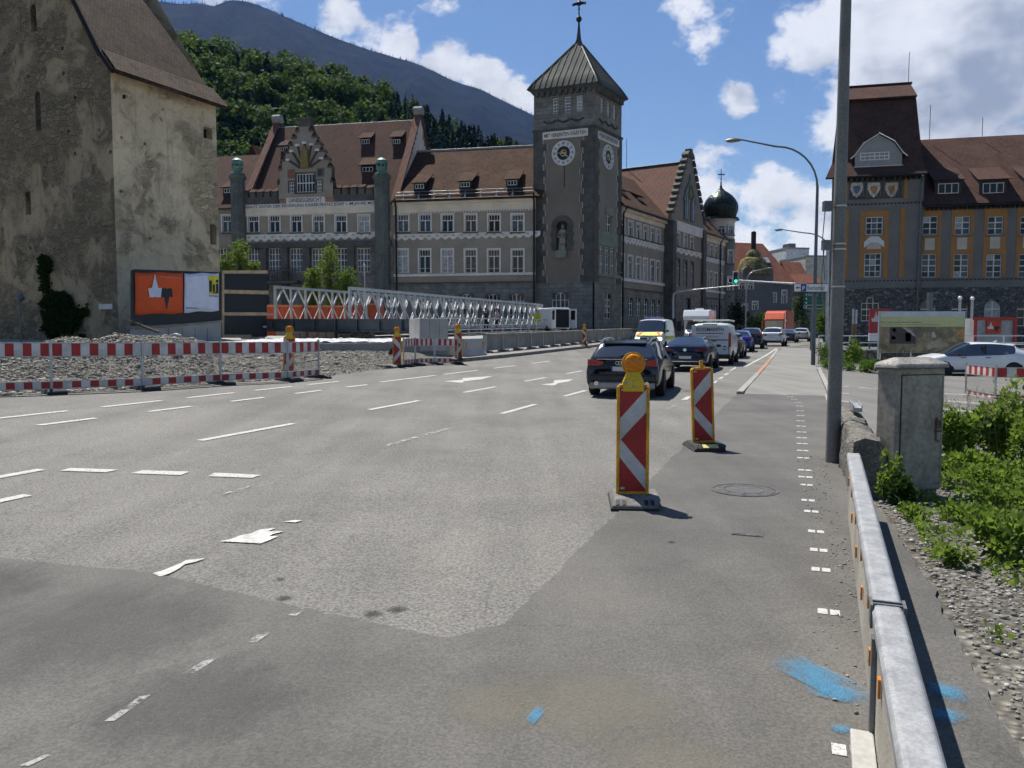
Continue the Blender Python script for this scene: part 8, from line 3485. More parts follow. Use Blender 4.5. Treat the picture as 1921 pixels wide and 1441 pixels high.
P0 = AT(1284, 690, 31.6)
car('saloon_car', 'dark blue fastback car ahead of the black estate', 'car', P0, HEAD, FAST, BLUEP, (-1.4, 1.44), .34, arteon_x)
VAN = [(-2.5, .42, .9, 1.05, .9, .86, ''), (-2.48, .36, 1.25, 1.9, .96, .84, ''), (-2.3, .3, 1.28, 1.96, .985, .86, ''), (-1.0, .28, 1.28, 1.98, .99, .87, ''), (.6, .28, 1.25, 1.97, .99, .86, 'w'), (1.15, .28, 1.2, 1.9, .985, .82, 'sq'), (1.95, .3, 1.1, 1.2, .96, .82, ''),
       (2.3, .34, .9, 1.02, .92, .76, ''), (2.48, .42, .66, .74, .82, .64, '')]
VANW = paint('white_van_paint', (.5, .53, .54), .3)


def van_x(t, w):
 for s_ in (-1, 1):
  bx(t, 'tail_light', (s_ * .9 - .06, -2.53, .85), (s_ * .9 + .06, -2.4, 1.5), TAIL, .02)
  bx(t, 'roof_bar', (s_ * .8 - .02, -2.2, 2.05), (s_ * .8 + .02, 1.2, 2.09), CHROME)
 for y in (-2.0, -.6, .9):
  bx(t, 'roof_bar', (-.85, y - .02, 2.09), (.85, y + .02, 2.13), CHROME)
  for s_ in (-1, 1):
   bx(t, 'bar_foot', (s_ * .8 - .03, y - .03, 1.94), (s_ * .8 + .03, y + .03, 2.06), TRIM)
 bx(t, 'rear_door', (-.84, -2.535, .48), (-.01, -2.49, 1.86), VANW, .03, 2)
 d2 = bx(t, 'rear_door', (.01, -2.535, .48), (.84, -2.49, 1.86), VANW, .03, 2)
 bx(d2, 'door_handle', (.08, -2.56, 1.1), (.3, -2.536, 1.14), TRIM)
 for z in (.85, .72):
  bx(d2, 'hinge', (.6, -2.56, z), (.75, -2.536, z + .04), TRIM)
 bx(t, 'bumper', (-.95, -2.58, .3), (.95, -2.4, .5), TRIM, .03)
 bx(t, 'brake_light', (-.32, -2.54, 1.88), (.32, -2.49, 1.92), TRIM)
 RI = M('sign_wine', (.1, .015, .04), .5)
 text('lettering', 'ROSSMANITH', 1.24, .17, RI, t, WM[t] @ Matrix.Translation((0, -2.54, 1.66)), .006, .02)
 bx(t, 'painted_rule', (-.62, -2.545, 1.46), (.62, -2.537, 1.495), RI)
 bx(t, 'painted_rule', (-.45, -2.545, 1.33), (.42, -2.537, 1.345), RI)
 bx(t, 'painted_stripe', (-.84, -2.543, 1.14), (.84, -2.537, 1.2), M('grey_stripe', (.15, .16, .17), .5))
 mirrors(t, w, 1.3, 1.35, TRIM)


P0 = AT(1331, 680, 37.0)
car('delivery_van', 'white delivery van with roof rack and red lettering ROSSMANITH', 'van', P0, HEAD, VAN, VANW, (-1.45, 1.5), .34, van_x)
SUV = [(-2.2, .42, .8, .92, .8, .7, ''), (-2.17, .34, .98, 1.1, .89, .76, ''), (-2.05, .3, 1.04, 1.15, .91, .78, 's'), (-1.7, .28, 1.06, 1.5, .92, .62, 'w'), (-.9, .27, 1.05, 1.6, .925, .65, 'w'), (.2, .27, 1.03, 1.58, .925, .65, 'sq'), (1.0, .27, 1.02, 1.1, .92, .74, ''),
       (1.7, .3, .94, 1.02, .89, .7, ''), (2.1, .36, .78, .84, .82, .62, ''), (2.2, .45, .65, .7, .7, .5, '')]
HATCH = [(-2.05, .36, .7, .82, .76, .64, ''), (-2.0, .28, .92, 1.02, .86, .74, ''), (-1.88, .25, .97, 1.08, .885, .74, 's'), (-1.5, .22, .98, 1.38, .89, .58, 'w'), (-.6, .22, .96, 1.47, .895, .62, 'w'), (.3, .22, .94, 1.44, .895, .61, 'sq'), (1.05, .22, .92, 1.0, .89, .7, ''),
         (1.6, .24, .84, .9, .86, .66, ''), (1.95, .3, .7, .76, .8, .6, ''), (2.05, .4, .58, .64, .7, .5, '')]


def small_x(lights=TAIL, plate=True, lz=.86, trim=True):
 def f(t, w):
  y0 = min(v.co.y for v in [c for c in t.children if c.name.startswith('body')][0].data.vertices)
  for s_ in (-1, 1):
   poly_y(t, 'tail_light', [(s_ * (w - .04), lz + .14), (s_ * (w - .34), lz + .1), (s_ * (w - .32), lz - .04), (s_ * (w - .03), lz - .02)], y0 - .02, .16, lights)
  if plate:
   bx(t, 'number_plate', (-.26, y0 - .03, lz - .28), (.26, y0 - .0, lz - .17), PLATE)
  if trim:
   bx(t, 'bumper', (-w * .88, y0 - .03, .28), (w * .88, y0 + .15, .48), TRIM, .04)
  mirrors(t, w, .7, 1.02, TRIM)
 return f


for name, lab, u, v, D, st_, mat, lz in (
  ('hatchback', 'dark grey car half hidden beside the white delivery van', 1361, 668, 44, HATCH, paint('graphite_paint', (.06, .06, .06), .25), .9),
  ('hatchback', 'bright blue small car in front of the dark parked looking SUV', 1384, 660, 53.5, HATCH, paint('bright_blue_paint', (.02, .06, .34), .2), .86),
  ('sport_utility_car', 'black SUV with red tail lights beside the blue small car', 1406, 654, 60, SUV, BLACKP, 1.0),
  ('sport_utility_car', 'white SUV waiting in front of the orange lorry', 1447, 649, 66, SUV, WHITEP, .98),
  ('saloon_car', 'small dark saloon to the right of the white SUV', 1475, 643, 83, FAST, paint('slate_paint', (.03, .045, .065), .25), .86),
  ('sport_utility_car', 'silver SUV, the farthest car seen on the road', 1501, 639, 92, SUV, paint('silver_paint', (.4, .41, .44), .3, .3), .98)):
 P0 = AT(u, v, D)
 car(name, lab, 'car', P0, HEAD + (R(4) if D > 62 else 0), st_, mat, (-1.3, 1.3), .335, small_x(lz=lz))

# ambulance van coming towards us
AMB = [(-2.55, .42, .9, 1.05, .9, .86, ''), (-2.5, .36, 1.3, 2.0, .94, .82, ''), (-2.2, .3, 1.3, 2.08, .95, .84, 'w'), (-.8, .28, 1.3, 2.1, .95, .85, 'w'), (.9, .28, 1.25, 2.08, .95, .84, 'w'), (1.35, .28, 1.2, 2.0, .95, .8, 'sq'), (2.0, .3, 1.12, 1.2, .93, .84, ''),
       (2.35, .34, .9, 1.02, .92, .8, ''), (2.5, .42, .66, .76, .86, .7, '')]


def amb_x(t, w):
 LEM = M('rescue_yellow', (.62, .66, .05), .35)
 mb = MB()
 mb.extr([(-.84, 2.02, 1.19), (.84, 2.02, 1.19), (.8, 2.42, .98), (-.8, 2.42, .98)], (0, .0, .045))
 bn = mb.build('bonnet_panel', LEM, t)
 for s_ in (-1, 1):
  mb = MB()
  mb.extr([(s_ * .42, 2.05, 1.24), (s_ * .6, 2.05, 1.24), (s_ * .78, 2.43, 1.03), (s_ * .6, 2.43, 1.03)], (0, 0, .012))
  mb.build('red_chevron', M('rescue_red', (.5, .03, .03), .4), bn)
  lm = NT('lit_headlight')
  bx(t, 'headlight', (s_ * .7 - .14, 2.4, .72), (s_ * .7 + .14, 2.54, .9), HEADLIT, .03)
  bx(t, 'side_stripe', (s_ * (w + .004) - .004, -2.3, .75), (s_ * (w + .004) + .004, 1.6, .98), LEM)
 bx(t, 'grille', (-.52, 2.45, .7), (.52, 2.55, .88), TRIM, .02)
 bx(t, 'front_bumper', (-.88, 2.35, .34), (.88, 2.56, .62), WHITEP, .05, 3)
 bx(t, 'light_bar', (-.6, .6, 2.1), (.6, .9, 2.2), M('blue_light_bar', (.1, .14, .3), .2), .04)
 mb = MB()
 mb.lathe([(.08, 0), (.08, .02), (.06, .03), (0, .03)], 16)
 mb.build('badge', CHROME, t, wm=WM[t] @ Matrix.Translation((0, 2.55, .8)) @ Matrix.Rotation(-math.pi / 2, 4, 'X'))
 mirrors(t, w, 1.6, 1.3, TRIM)


HEADLIT = NT('lit_headlight')
HEADLIT = HEADLIT.done((.8, .8, .75), .2, Emission_Color=(1, .97, .9), Emission_Strength=1.6)
P0 = AT(1216, 650, 49.5)
dv_ = Vector((-.342, -.94, 0))
c_ = P0 - dv_ * 2.5
car('ambulance', 'white rescue van with yellow and red bonnet coming towards us', 'ambulance', c_, HEAD + math.pi, AMB, WHITEP, (-1.5, 1.5), .34, amb_x, True)


# motorhome with over-cab bed
def motorhome():
 P0 = AT(1303, 648, 66)
 c = P0 - Vector((-.342, -.94, 0)) * 3.0
 t = thing('motorhome', 'white motorhome with over cab berth behind the white delivery van', 'motorhome', (c.x, c.y, zg(c.x, c.y)), -(HEAD + math.pi))
 o = bx(t, 'living_box', (-1.12, -3.0, .5), (1.12, 1.2, 2.95), WHITEP, .08, 3)
 mb = MB()
 mb.extr([(-1.1, 1.15, 1.95), (-1.1, 2.15, 2.05), (-1.1, 2.3, 2.35), (-1.1, 1.9, 2.9), (-1.1, 1.15, 2.95)], (2.2, 0, 0))
 bevel(mb.build('over_cab_berth', WHITEP, t), .08, 3)
 CAB = [(.9, .4, 1.3, 2.0, .98, .84, ''), (1.2, .36, 1.3, 2.05, .98, .84, 'w'), (1.7, .36, 1.25, 1.95, .98, .8, 'sq'), (2.3, .38, 1.18, 1.26, .95, .84, ''), (2.75, .42, .98, 1.06, .92, .78, ''), (3.0, .5, .7, .8, .84, .7, '')]
 car_shell('cab', CAB, t, WHITEP)
 for yy in (-1.6, 2.1):
  for sx in (-1, 1):
   wheel(t, sx * .92, yy, .35)
 for sx in (-1, 1):
  bx(t, 'headlight', (sx * .72 - .14, 2.88, .8), (sx * .72 + .14, 3.0, 1.0), HEADL, .03)
 bx(t, 'front_bumper', (-.88, 2.8, .36), (.88, 3.04, .66), WHITEP, .05)
 bx(t, 'grille', (-.5, 2.9, .72), (.5, 3.02, .9), TRIM)
 bx(t, 'roof_vent', (-.35, -.6, 2.95), (.35, .1, 3.1), WHITEP, .03)
 bx(t, 'awning', (1.12, -2.6, 2.55), (1.24, .9, 2.7), GALV, .02)
 for s_ in (-1, 1):
  bx(t, 'wing_mirror', (s_ * 1.15 - .09, 2.0, 1.25), (s_ * 1.15 + .09, 2.08, 1.65), TRIM, .03)
 for y0, y1 in ((-2.2, -1.3), (-.6, .3)):
  for s_ in (-1, 1):
   bx(t, 'side_window', (s_ * 1.12 - .012, y0, 1.6), (s_ * 1.12 + .012, y1, 2.1), CARGLASS, .02)


motorhome()


def lorry():
 P0 = AT(1451, 643, 96)
 hd = HEAD + math.pi + R(6)
 d = Vector((math.sin(hd), math.cos(hd), 0))
 c = P0 - d * 4.6
 t = thing('lorry', 'orange box lorry coming towards us past the villa', 'lorry', (c.x, c.y, zg(c.x, c.y)), -hd)
 OR = paint('orange_lorry_paint', (.58, .1, .025), .35)
 OR2 = M('orange_tarpaulin', (.52, .12, .05), .6, var=.12)
 bx(t, 'box_body', (-1.25, -4.6, 1.0), (1.25, 2.3, 3.75), OR2, .03)
 for k in range(9):
  y = -4.3 + k * .78
  for s_ in (-1, 1):
   bx(t, 'box_rib', (s_ * 1.25 - .02, y - .04, 1.05), (s_ * 1.25 + .02, y + .04, 3.7), OR2)
 bx(t, 'cab', (-1.22, 2.45, .55), (1.22, 4.5, 2.75), OR, .12, 4)
 mb = MB()
 mb.extr([(-1.15, 2.5, 2.7), (-1.15, 4.2, 2.75), (-1.15, 3.7, 3.4), (-1.15, 2.6, 3.7)], (2.3, 0, 0))
 bevel(mb.build('wind_deflector', OR, t), .08, 3)
 bx(t, 'windscreen', (-1.08, 4.46, 1.55), (1.08, 4.53, 2.5), CARGLASS, .05)
 for s_ in (-1, 1):
  bx(t, 'side_window', (s_ * 1.2 - .03, 3.2, 1.6), (s_ * 1.2 + .03, 4.2, 2.35), CARGLASS, .03)
  bx(t, 'wing_mirror', (s_ * 1.42 - .1, 4.3, 1.5), (s_ * 1.42 + .1, 4.42, 2.4), OR, .04)
  bx(t, 'headlight', (s_ * .85 - .2, 4.48, .72), (s_ * .85 + .2, 4.55, .95), HEADL, .03)
 bx(t, 'front_bumper', (-1.22, 4.4, .35), (1.22, 4.62, .68), TRIM, .04)
 bx(t, 'grille', (-.7, 4.48, 1.0), (.7, 4.54, 1.4), TRIM)
 bx(t, 'chassis', (-.5, -4.4, .6), (.5, 3.0, .95), TRIM)
 for y in (-3.2, 3.5):
  for s_ in (-1, 1):
   wheel(t, s_ * 1.08, y, .5, .3)


lorry()
# white crossover in the car park, seen from its left side, facing left
CROSS = [(-2.3, .42, .8, .95, .8, .7, ''), (-2.26, .34, .98, 1.1, .89, .76, ''), (-2.1, .3, 1.04, 1.14, .91, .76, 's'), (-1.55, .28, 1.05, 1.46, .93, .6, 'w'), (-.8, .27, 1.02, 1.58, .93, .64, 'w'), (.25, .27, .98, 1.56, .93, .64, 'sq'), (1.35, .27, .95, 1.05, .925, .76, ''),
         (1.9, .3, .88, .96, .9, .72, ''), (2.2, .36, .74, .8, .82, .62, ''), (2.3, .45, .6, .66, .7, .5, '')]


def cross_x(t, w):
 for s_ in (-1, 1):
  bx(t, 'sill_trim', (s_ * (w - .02) - .03, -1.2, .27), (s_ * (w - .02) + .03, 1.2, .4), TRIM, .02)
  bx(t, 'door_pillar', (s_ * .81 - .05, -.3, 1.0), (s_ * .81 + .05, -.2, 1.42), TRIM)
  for y in (-.35, .65):
   bx(t, 'door_handle', (s_ * (w + .0) - .02, y - .12, .9), (s_ * (w + .0) + .02, y + .1, .93), TRIM, .008)
  poly_y(t, 'tail_light', [(s_ * .9, 1.0), (s_ * .5, .98), (s_ * .5, .9), (s_ * .9, .86)], -2.28, .3, M('smoked_light', (.05, .008, .01), .15, spec=.7))
 bx(t, 'roof_spoiler', (-.6, -1.95, 1.46), (.6, -1.55, 1.5), WHITEP, .012)
 mb = MB()
 mb.extr([(0, -1.1, 1.57), (0, -.95, 1.58), (0, -1.12, 1.66)], (.03, 0, 0))
 mb.build('shark_fin', WHITEP, t)
 mirrors(t, w, .85, 1.05, TRIM)


c_ = AT(1817, 700, 34.5)
car('crossover_car', 'white crossover car seen from the side behind the utility cabinet', 'car', c_, R(-84), CROSS, WHITEP, (-1.4, 1.42), .37, cross_x, True, z=-.38)


def open_van():
 P0 = AT(1052, 610, 72)
 hd = R(-25)
 d = Vector((math.sin(hd), math.cos(hd), 0))
 c = P0 + d * 2.4
 t = thing('site_van', 'white high roofed van with open rear doors on the building site', 'van', (c.x, c.y, plat_z(60)), -hd)
 bx(t, 'body', (-.98, -2.4, .4), (.98, 2.6, 2.3), WHITEP, .1, 3)
 bx(t, 'load_space', (-.85, -2.42, .5), (.85, -2.38, 2.15), M('van_interior', (.02, .02, .022), .9))
 for s_, a in ((-1, R(95)), (1, R(100))):
  T = WM[t] @ Matrix.Translation((s_ * .95, -2.42, 0)) @ Matrix.Rotation(a * s_ * 1.0, 4, 'Z')
  mb = MB()
  for lo, hi in (((0, .45), (.9, 1.2)), ((0, 2.05), (.9, 2.2)), ((0, 1.2), (.14, 2.05)), ((.76, 1.2), (.9, 2.05))):
   mb.bb((-s_ * hi[0], -.03, lo[1]), (-s_ * lo[0], .03, hi[1]))
  q = mb.build('rear_door', WHITEP, t, wm=T)
  mb = MB()
  mb.bb((-s_ * .76, -.01, 1.2), (-s_ * .14, .01, 2.05))
  mb.build('door_window', CARGLASS, q, wm=T)
 for y in (-1.5, 1.6):
  for s_ in (-1, 1):
   wheel(t, s_ * .9, y, .34)
 bx(t, 'side_panel', (-.985, -.4, 1.0), (-.98, 1.6, 1.8), M('rescue_yellow', (.62, .66, .05), .35))


open_van()

# ------------------------------------------------------------------ two workers on the footwalk
def person(label, pos, heading, pose, shirt, trousers, hair):
 t = thing('person', label, 'person', pos, heading)
 J = {'pelvis': (0, 0, .95), 'spine': (0, .0, 1.18), 'chest': (0, .01, 1.38), 'neck': (0, .01, 1.5), 'head0': (0, -.01, 1.57), 'head1': (0, -.02, 1.72)}
 for s_, n in ((-1, 'l'), (1, 'r')):
  J['hip' + n] = (s_ * .1, 0, .9)
  J['knee' + n] = (s_ * .12, -.05 if s_ > 0 else .03, .5)
  J['ankle' + n] = (s_ * .13, .0 if s_ > 0 else .06, .09)
  J['toe' + n] = (s_ * .14, -.17 if s_ > 0 else -.1, .04)
  J['sh' + n] = (s_ * .19, .01, 1.43)
  J['el' + n] = pose[n][0]
  J['wr' + n] = pose[n][1]
  J['ha' + n] = pose[n][2]
 names = list(J)
 E_ = [('pelvis', 'spine'), ('spine', 'chest'), ('chest', 'neck'), ('neck', 'head0'), ('head0', 'head1')]
 for n in 'lr':
  E_ += [('pelvis', 'hip' + n), ('hip' + n, 'knee' + n), ('knee' + n, 'ankle' + n), ('ankle' + n, 'toe' + n), ('chest', 'sh' + n), ('sh' + n, 'el' + n), ('el' + n, 'wr' + n), ('wr' + n, 'ha' + n)]
 rad = {'pelvis': .145, 'spine': .135, 'chest': .15, 'neck': .058, 'head0': .085, 'head1': .085}
 for n in 'lr':
  rad.update({'hip' + n: .1, 'knee' + n: .065, 'ankle' + n: .045, 'toe' + n: .04, 'sh' + n: .07, 'el' + n: .045, 'wr' + n: .032, 'ha' + n: .035})
 me = bpy.data.meshes.new('body')
 me.from_pydata([J[k] for k in names], [(names.index(a), names.index(b)) for a, b in E_], [])
 ob = bpy.data.objects.new('tmp', me)
 ob.modifiers.new('skin', 'SKIN')
 sv = me.skin_vertices[0].data
 for i, k in enumerate(names):
  sv[i].radius = (rad[k], rad[k] * (.75 if k in ('pelvis', 'spine', 'chest') else 1))
  sv[i].use_root = k == 'pelvis'
 sb = ob.modifiers.new('sub', 'SUBSURF')
 sb.levels = sb.render_levels = 2
 ev = evaluated(ob)
 SKIN = M('skin', (.45, .25, .17), .6, var=.1)
 SHOE = M('dark_shoes', (.02, .018, .016), .7)
 for m in (shirt, trousers, SKIN, SHOE):
  ev.materials.append(m)
 for p in ev.polygons:
  c = p.center
  i = 0
  if c.z < .1:
   i = 3
  elif c.z < .98 and abs(c.x) < .3:
   i = 1 if not (pose.get('shorts') and c.z < .52) else 2
  if c.z > 1.5 and abs(c.x) < .12:
   i = 2
  for n in 'lr':
   e, w_ = Vector(J['el' + n]), Vector(J['wr' + n])
   ax = w_ - e
   if (Vector(c) - e).dot(ax) > .0 and (Vector(c) - e).cross(ax.normalized()).length < .1 and (Vector(c) - e).length < .6:
    i = 2
  p.material_index = i
 ev.polygons.foreach_set('use_smooth', [True] * len(ev.polygons))
 mk('body', ev, t)
 mb = MB()
 mb.lathe([(.088, -.03), (.1, .03), (.095, .09), (.06, .13), (.01, .145)], 14, (0, 0, 0))
 mb.build('hair', hair, t, wm=WM[t] @ Matrix.Translation((0, .015, 1.655)), smooth=60)
 mb = MB()
 mb.extr([(-.012, -.105, 1.63), (.012, -.105, 1.63), (0, -.1, 1.665)], (0, .03, 0))
 mb.build('nose', SKIN, t)
 for n, s_ in (('l', -1), ('r', 1)):      # fingers
  h = Vector(J['ha' + n])
  ax = (h - Vector(J['wr' + n])).normalized()
  sx = ax.cross(Vector((0, 1, .2))).normalized()
  mb = MB()
  for k in range(4):
   b0_ = h + sx * (-.03 + .02 * k)
   mb.path([b0_, b0_ + ax * .05, b0_ + ax * (.075 + .01 * (k in (1, 2))) + Vector((0, -.015, 0))], [.01, .009, .007], 6)
  mb.path([h - ax * .02 - sx * .035, h - sx * .06 + ax * .02], [.011, .008], 6)
  mb.build('hand', SKIN, t)
 return t


fp = lambda D_, o_: Q_((D_ - 40) / 37, o_, -.36)
HAIR = M('dark_hair', (.02, .016, .013), .7)
p1_ = fp(58.5, .75)
person('person in dark work clothes raising one arm beside the bridge truss', p1_, R(60), {'l': ((-.3, -.2, 1.4), (-.42, -.36, 1.6), (-.46, -.42, 1.68)), 'r': ((.24, -.02, 1.16), (.25, -.2, 1.02), (.25, -.27, .98))},
       M('navy_work_shirt', (.02, .024, .035), .9), M('navy_work_trousers', (.018, .02, .028), .9), HAIR)
p2_ = fp(60.2, 1.0)
person('person in white shirt and dark shorts walking along the bridge railing', p2_, R(-60), {'l': ((-.25, .04, 1.16), (-.26, -.12, .98), (-.26, -.18, .92)), 'r': ((.25, .05, 1.15), (.26, -.1, .97), (.26, -.16, .91)), 'shorts': True},
       M('white_red_shirt', (.6, .5, .5), .9, var=.4, vsc=6), M('dark_shorts', (.03, .03, .035), .9), HAIR)

# ------------------------------------------------------------------ plants
def kites(rng, pts, size, up=.4, flop=.5):
 """pointed leaves as kite quads around points (pos, outward)"""
 V = np.empty((len(pts) * 4, 3), dtype=np.float32)
 for i, (p, o) in enumerate(pts):
  d = (o + Vector((rng.gauss(0, flop), rng.gauss(0, flop), rng.gauss(up, flop * .7)))).normalized()
  x = d.cross(Vector((rng.gauss(0, 1), rng.gauss(0, 1), rng.gauss(0, 1))))
  if x.length < 1e-3:
   x = Vector((1, 0, 0))
  x.normalize()
  s = size * rng.uniform(.6, 1.35)
  n = d.cross(x)
  V[i * 4] = p
  V[i * 4 + 1] = p + d * s * .45 + x * s * .32 + n * s * .1
  V[i * 4 + 2] = p + d * s
  V[i * 4 + 3] = p + d * s * .45 - x * s * .32 + n * s * .1
 return V


def bush(name, label, cat, pos, rx, ry, h, n, size, mat, seed, group=None, lobes=9, stems=7, up=.35, flower=False):
 rng = random.Random(seed)
 t = thing(name, label, cat, pos, rng.uniform(0, 6), group)
 L = []
 for _ in range(lobes):
  a = rng.uniform(0, 6.28)
  q = math.sqrt(rng.random()) * .75
  L.append((Vector((rx * q * math.cos(a), ry * q * math.sin(a), h * rng.uniform(.3, .8))), rng.uniform(.25, .45)))
 pts = []
 for _ in range(n):
  c, r = L[rng.randrange(lobes)]
  d = Vector((rng.gauss(0, 1), rng.gauss(0, 1), rng.gauss(0, 1))).normalized()
  k = rng.random() ** .5
  p = c + Vector((d.x * rx * r, d.y * ry * r, d.z * h * r * .9)) * k
  if p.z < .02:
   p.z = rng.uniform(.02, h * .3)
  pts.append((p, d))
 for _ in range(int(n * .1)):        # shoots that break the outline
  a = rng.uniform(0, 6.28)
  b = Vector((rx * .6 * math.cos(a) * rng.random(), ry * .6 * math.sin(a) * rng.random(), 0))
  top = b + Vector((rng.gauss(0, rx * .22), rng.gauss(0, ry * .22), h * rng.uniform(.75, 1.18)))
  pts.append((b.lerp(top, rng.uniform(.6, 1)), Vector((rng.gauss(0, .6), rng.gauss(0, .6), .6))))
 mk('foliage', quads_mesh('foliage', kites(rng, pts, size, up), mat), t)
 mb = MB()
 for _ in range(stems):
  c, r = L[rng.randrange(lobes)]
  b = Vector((c.x * .3, c.y * .3, -.05))
  mb.path([b, b.lerp(c, .5) + Vector((rng.gauss(0, .05), rng.gauss(0, .05), 0)) * rx, c + Vector((0, 0, h * r * .6))], [size * .16, size * .11, size * .05], 5)
 mb.build('stem', BARK if h > 1.2 else DRYSTEM, t)
 return t


def tree(label, pos, h, crown_w, n, size, mat, seed, group, trunk_h=.25):
 rng = random.Random(seed)
 t = thing('tree', label, 'tree', pos, 0, group)
 mb = MB()
 th = h * trunk_h
 mb.path([(0, 0, -.1), (.03, 0, th), (0, .05, h * .55), (.04, 0, h * .9)], [h * .028, h * .022, h * .012, h * .004], 8)
 L = []
 for k in range(14):
  f = k / 13
  a = k * 2.4 + rng.uniform(-.4, .4)
  q = crown_w * .5 * (math.sin(math.pi * (.12 + .82 * f)) ** .8) * rng.uniform(.35, .75)
  L.append((Vector((q * math.cos(a), q * math.sin(a), th + (h - th) * (.1 + .82 * f))), crown_w * rng.uniform(.2, .32)))
  mb.path([(0, 0, th * .8 + (h - th) * f * .7), tuple(L[-1][0])], [h * .009, h * .003], 5)
 mb.build('trunk', BARK, t, smooth=60)
 pts = []
 for _ in range(n):
  c, r = L[rng.randrange(14)]
  d = Vector((rng.gauss(0, 1), rng.gauss(0, 1), rng.gauss(.1, 1))).normalized()
  pts.append((c + d * r * rng.random() ** .45, d))
 mk('crown', quads_mesh('crown', kites(rng, pts, size, .1, .7), mat), t)
 return t


LEAF_Y = mat_leaf('young_tree_leaves', (.055, .105, .02), (.13, .19, .04), .45)
for u, vt, D, w, lab, sd in ((452, 455, 58, 2.0, 'upright young tree between the black formwork and the church', 1), (426, 478, 57, 1.7, 'smaller young tree half hidden behind the church corner', 2), (478, 492, 57, 1.3, 'low young tree right above the formwork batten', 3),
                             (620, 462, 64, 2.3, 'tallest young tree in front of the courthouse columns', 4), (588, 504, 63, 1.6, 'small bright young tree left of the tall one at the courthouse', 5), (652, 508, 63, 2.0, 'dark young tree right of the tall one at the courthouse', 6)):
 p = AT(u, 600, D)
 z0 = plat_z(D) - .3
 tree(lab, (p.x, D, z0), AT(u, vt, D).z - z0, w, 1700, .2, LEAF_Y if sd != 6 else LEAF, sd, 'young trees in front of the courthouse', .3)
for u, vb, vt, D, rx, lab, m, sd in ((1383, 625, 556, 118, 1.6, 'dark shrub at the foot of the corner turret', LEAF_D, 11), (1418, 625, 590, 120, 2.4, 'sunlit hedge in front of the villa', LEAF, 12), (1441, 625, 598, 112, 1.0, 'small dark hedge end beside the orange lorry', LEAF_D, 13),
                                     (1500, 625, 543, 125, 1.7, 'dark tree like bush behind the direction sign', LEAF_D, 14), (1543, 640, 575, 95, 1.0, 'green bush seen just left of the big pole', LEAF, 15)):
 p = AT(u, vb, D)
 z0 = zg(p.x, D)
 bush('street_bush', lab, 'bush', (p.x, D, z0), rx, 1.2, AT(u, vt, D).z - z0, 1500, .3, m, sd, 'bushes along the far street')
for u, vb, vt, D, rx, lab, m, sd, n in ((1598, 690, 640, 34.5, .62, 'bright leafy shrub behind the big pole at the railing', LEAF_W, 21, 1300), (1545, 690, 648, 36, .5, 'yellow green shrub beside the street lamp foot', LEAF_W, 22, 700),
                                       (1570, 700, 674, 33.5, .75, 'clipped low hedge left part at the car park edge', LEAF, 23, 1500), (1632, 702, 676, 33, .8, 'clipped low hedge right part at the car park edge', LEAF, 24, 1500)):
 p = AT(u, vb, D)
 z0 = zg(p.x, D)
 bush('shrub', lab, 'shrub', (p.x, D, z0), rx, .5, max(.4, AT(u, vt, D).z - z0), n, .085, m, sd, 'shrubs at the car park edge')
# weeds by the cabinet
wz = lambda x, y: zg(x, y) - .02
for k, (u, D, rx, h, n, sz, lab) in enumerate(((1795, 9.9, .34, .66, 1500, .075, 'tall weed clump directly right of the cabinet'), (1852, 10.2, .38, .74, 1700, .075, 'tall weed clump in the middle of the right verge'), (1893, 10.8, .34, 1.0, 1500, .08, 'tallest leafy weed at the right picture edge'),
                                              (1950, 9.6, .4, .7, 1500, .075, 'weed clump cut off by the right picture edge'), (1662, 7.62, .13, .5, 420, .05, 'climbing weed between the low wall and the cabinet'), (1690, 7.4, .17, .3, 520, .055, 'dark weed at the left foot of the cabinet'),
                                              (1893, 5.7, .3, .3, 800, .06, 'leafy weed clump among the near white stones'), (1790, 5.55, .13, .14, 220, .045, 'small weed tuft at the near gravel edge'), (1820, 6.9, .3, .17, 700, .045, 'low weed patch in front of the cabinet shadow'),
                                              (1712, 7.0, .2, .12, 380, .04, 'thin weed patch behind the barrier'), (1905, 7.6, .4, .2, 900, .05, 'low weed patch at the right edge'), (1690, 9.2, .14, .3, 350, .05, 'weed tuft behind the cabinet'), (1905, 6.6, .3, .16, 600, .045, 'spreading weed patch below the right verge'), (1850, 8.6, .45, .22, 1300, .05, 'broad low weed patch under the tall weeds'), (1815, 9.1, .35, .3, 900, .06, 'mid height weed patch beside the cabinet door side'), (1920, 8.7, .4, .3, 1000, .06, 'mid height weed patch at the far right'))):
 p = AT(u, 900, D)
 bush('weed', lab, 'weed', (p.x, D, wz(p.x, D)), rx, rx * .9, h, n, sz, LEAF_W if k not in (5,) else LEAF_D, 40 + k, 'weeds on the right verge', 8 if rx > .2 else 5, 6)
# thin ground cover between the clumps
rng = random.Random(77)
pts = []
while len(pts) < 9000:
 s, t = rng.uniform(4.6, 11.5), rng.uniform(.95, 4.5)
 x, y = xy(s, t)
 if mnoise.noise(Vector((x * 1.1, y * 1.1, 5))) + .35 * mnoise.noise(Vector((x * 4, y * 4, 1))) < .02 + .35 * max(0, 6.2 - s) - .1 * (s > 8):
  continue
 pts.append((Vector((x, y, zst(s, t) + rng.uniform(-.01, .06))), Vector((rng.gauss(0, 1), rng.gauss(0, 1), .3))))
o = mk('ground_cover', quads_mesh('ground_cover', kites(rng, pts, .05, .35, .6), LEAF_W))
props(o, 'low green ground cover spreading between the stones of the right verge', 'ground cover', kind='stuff')
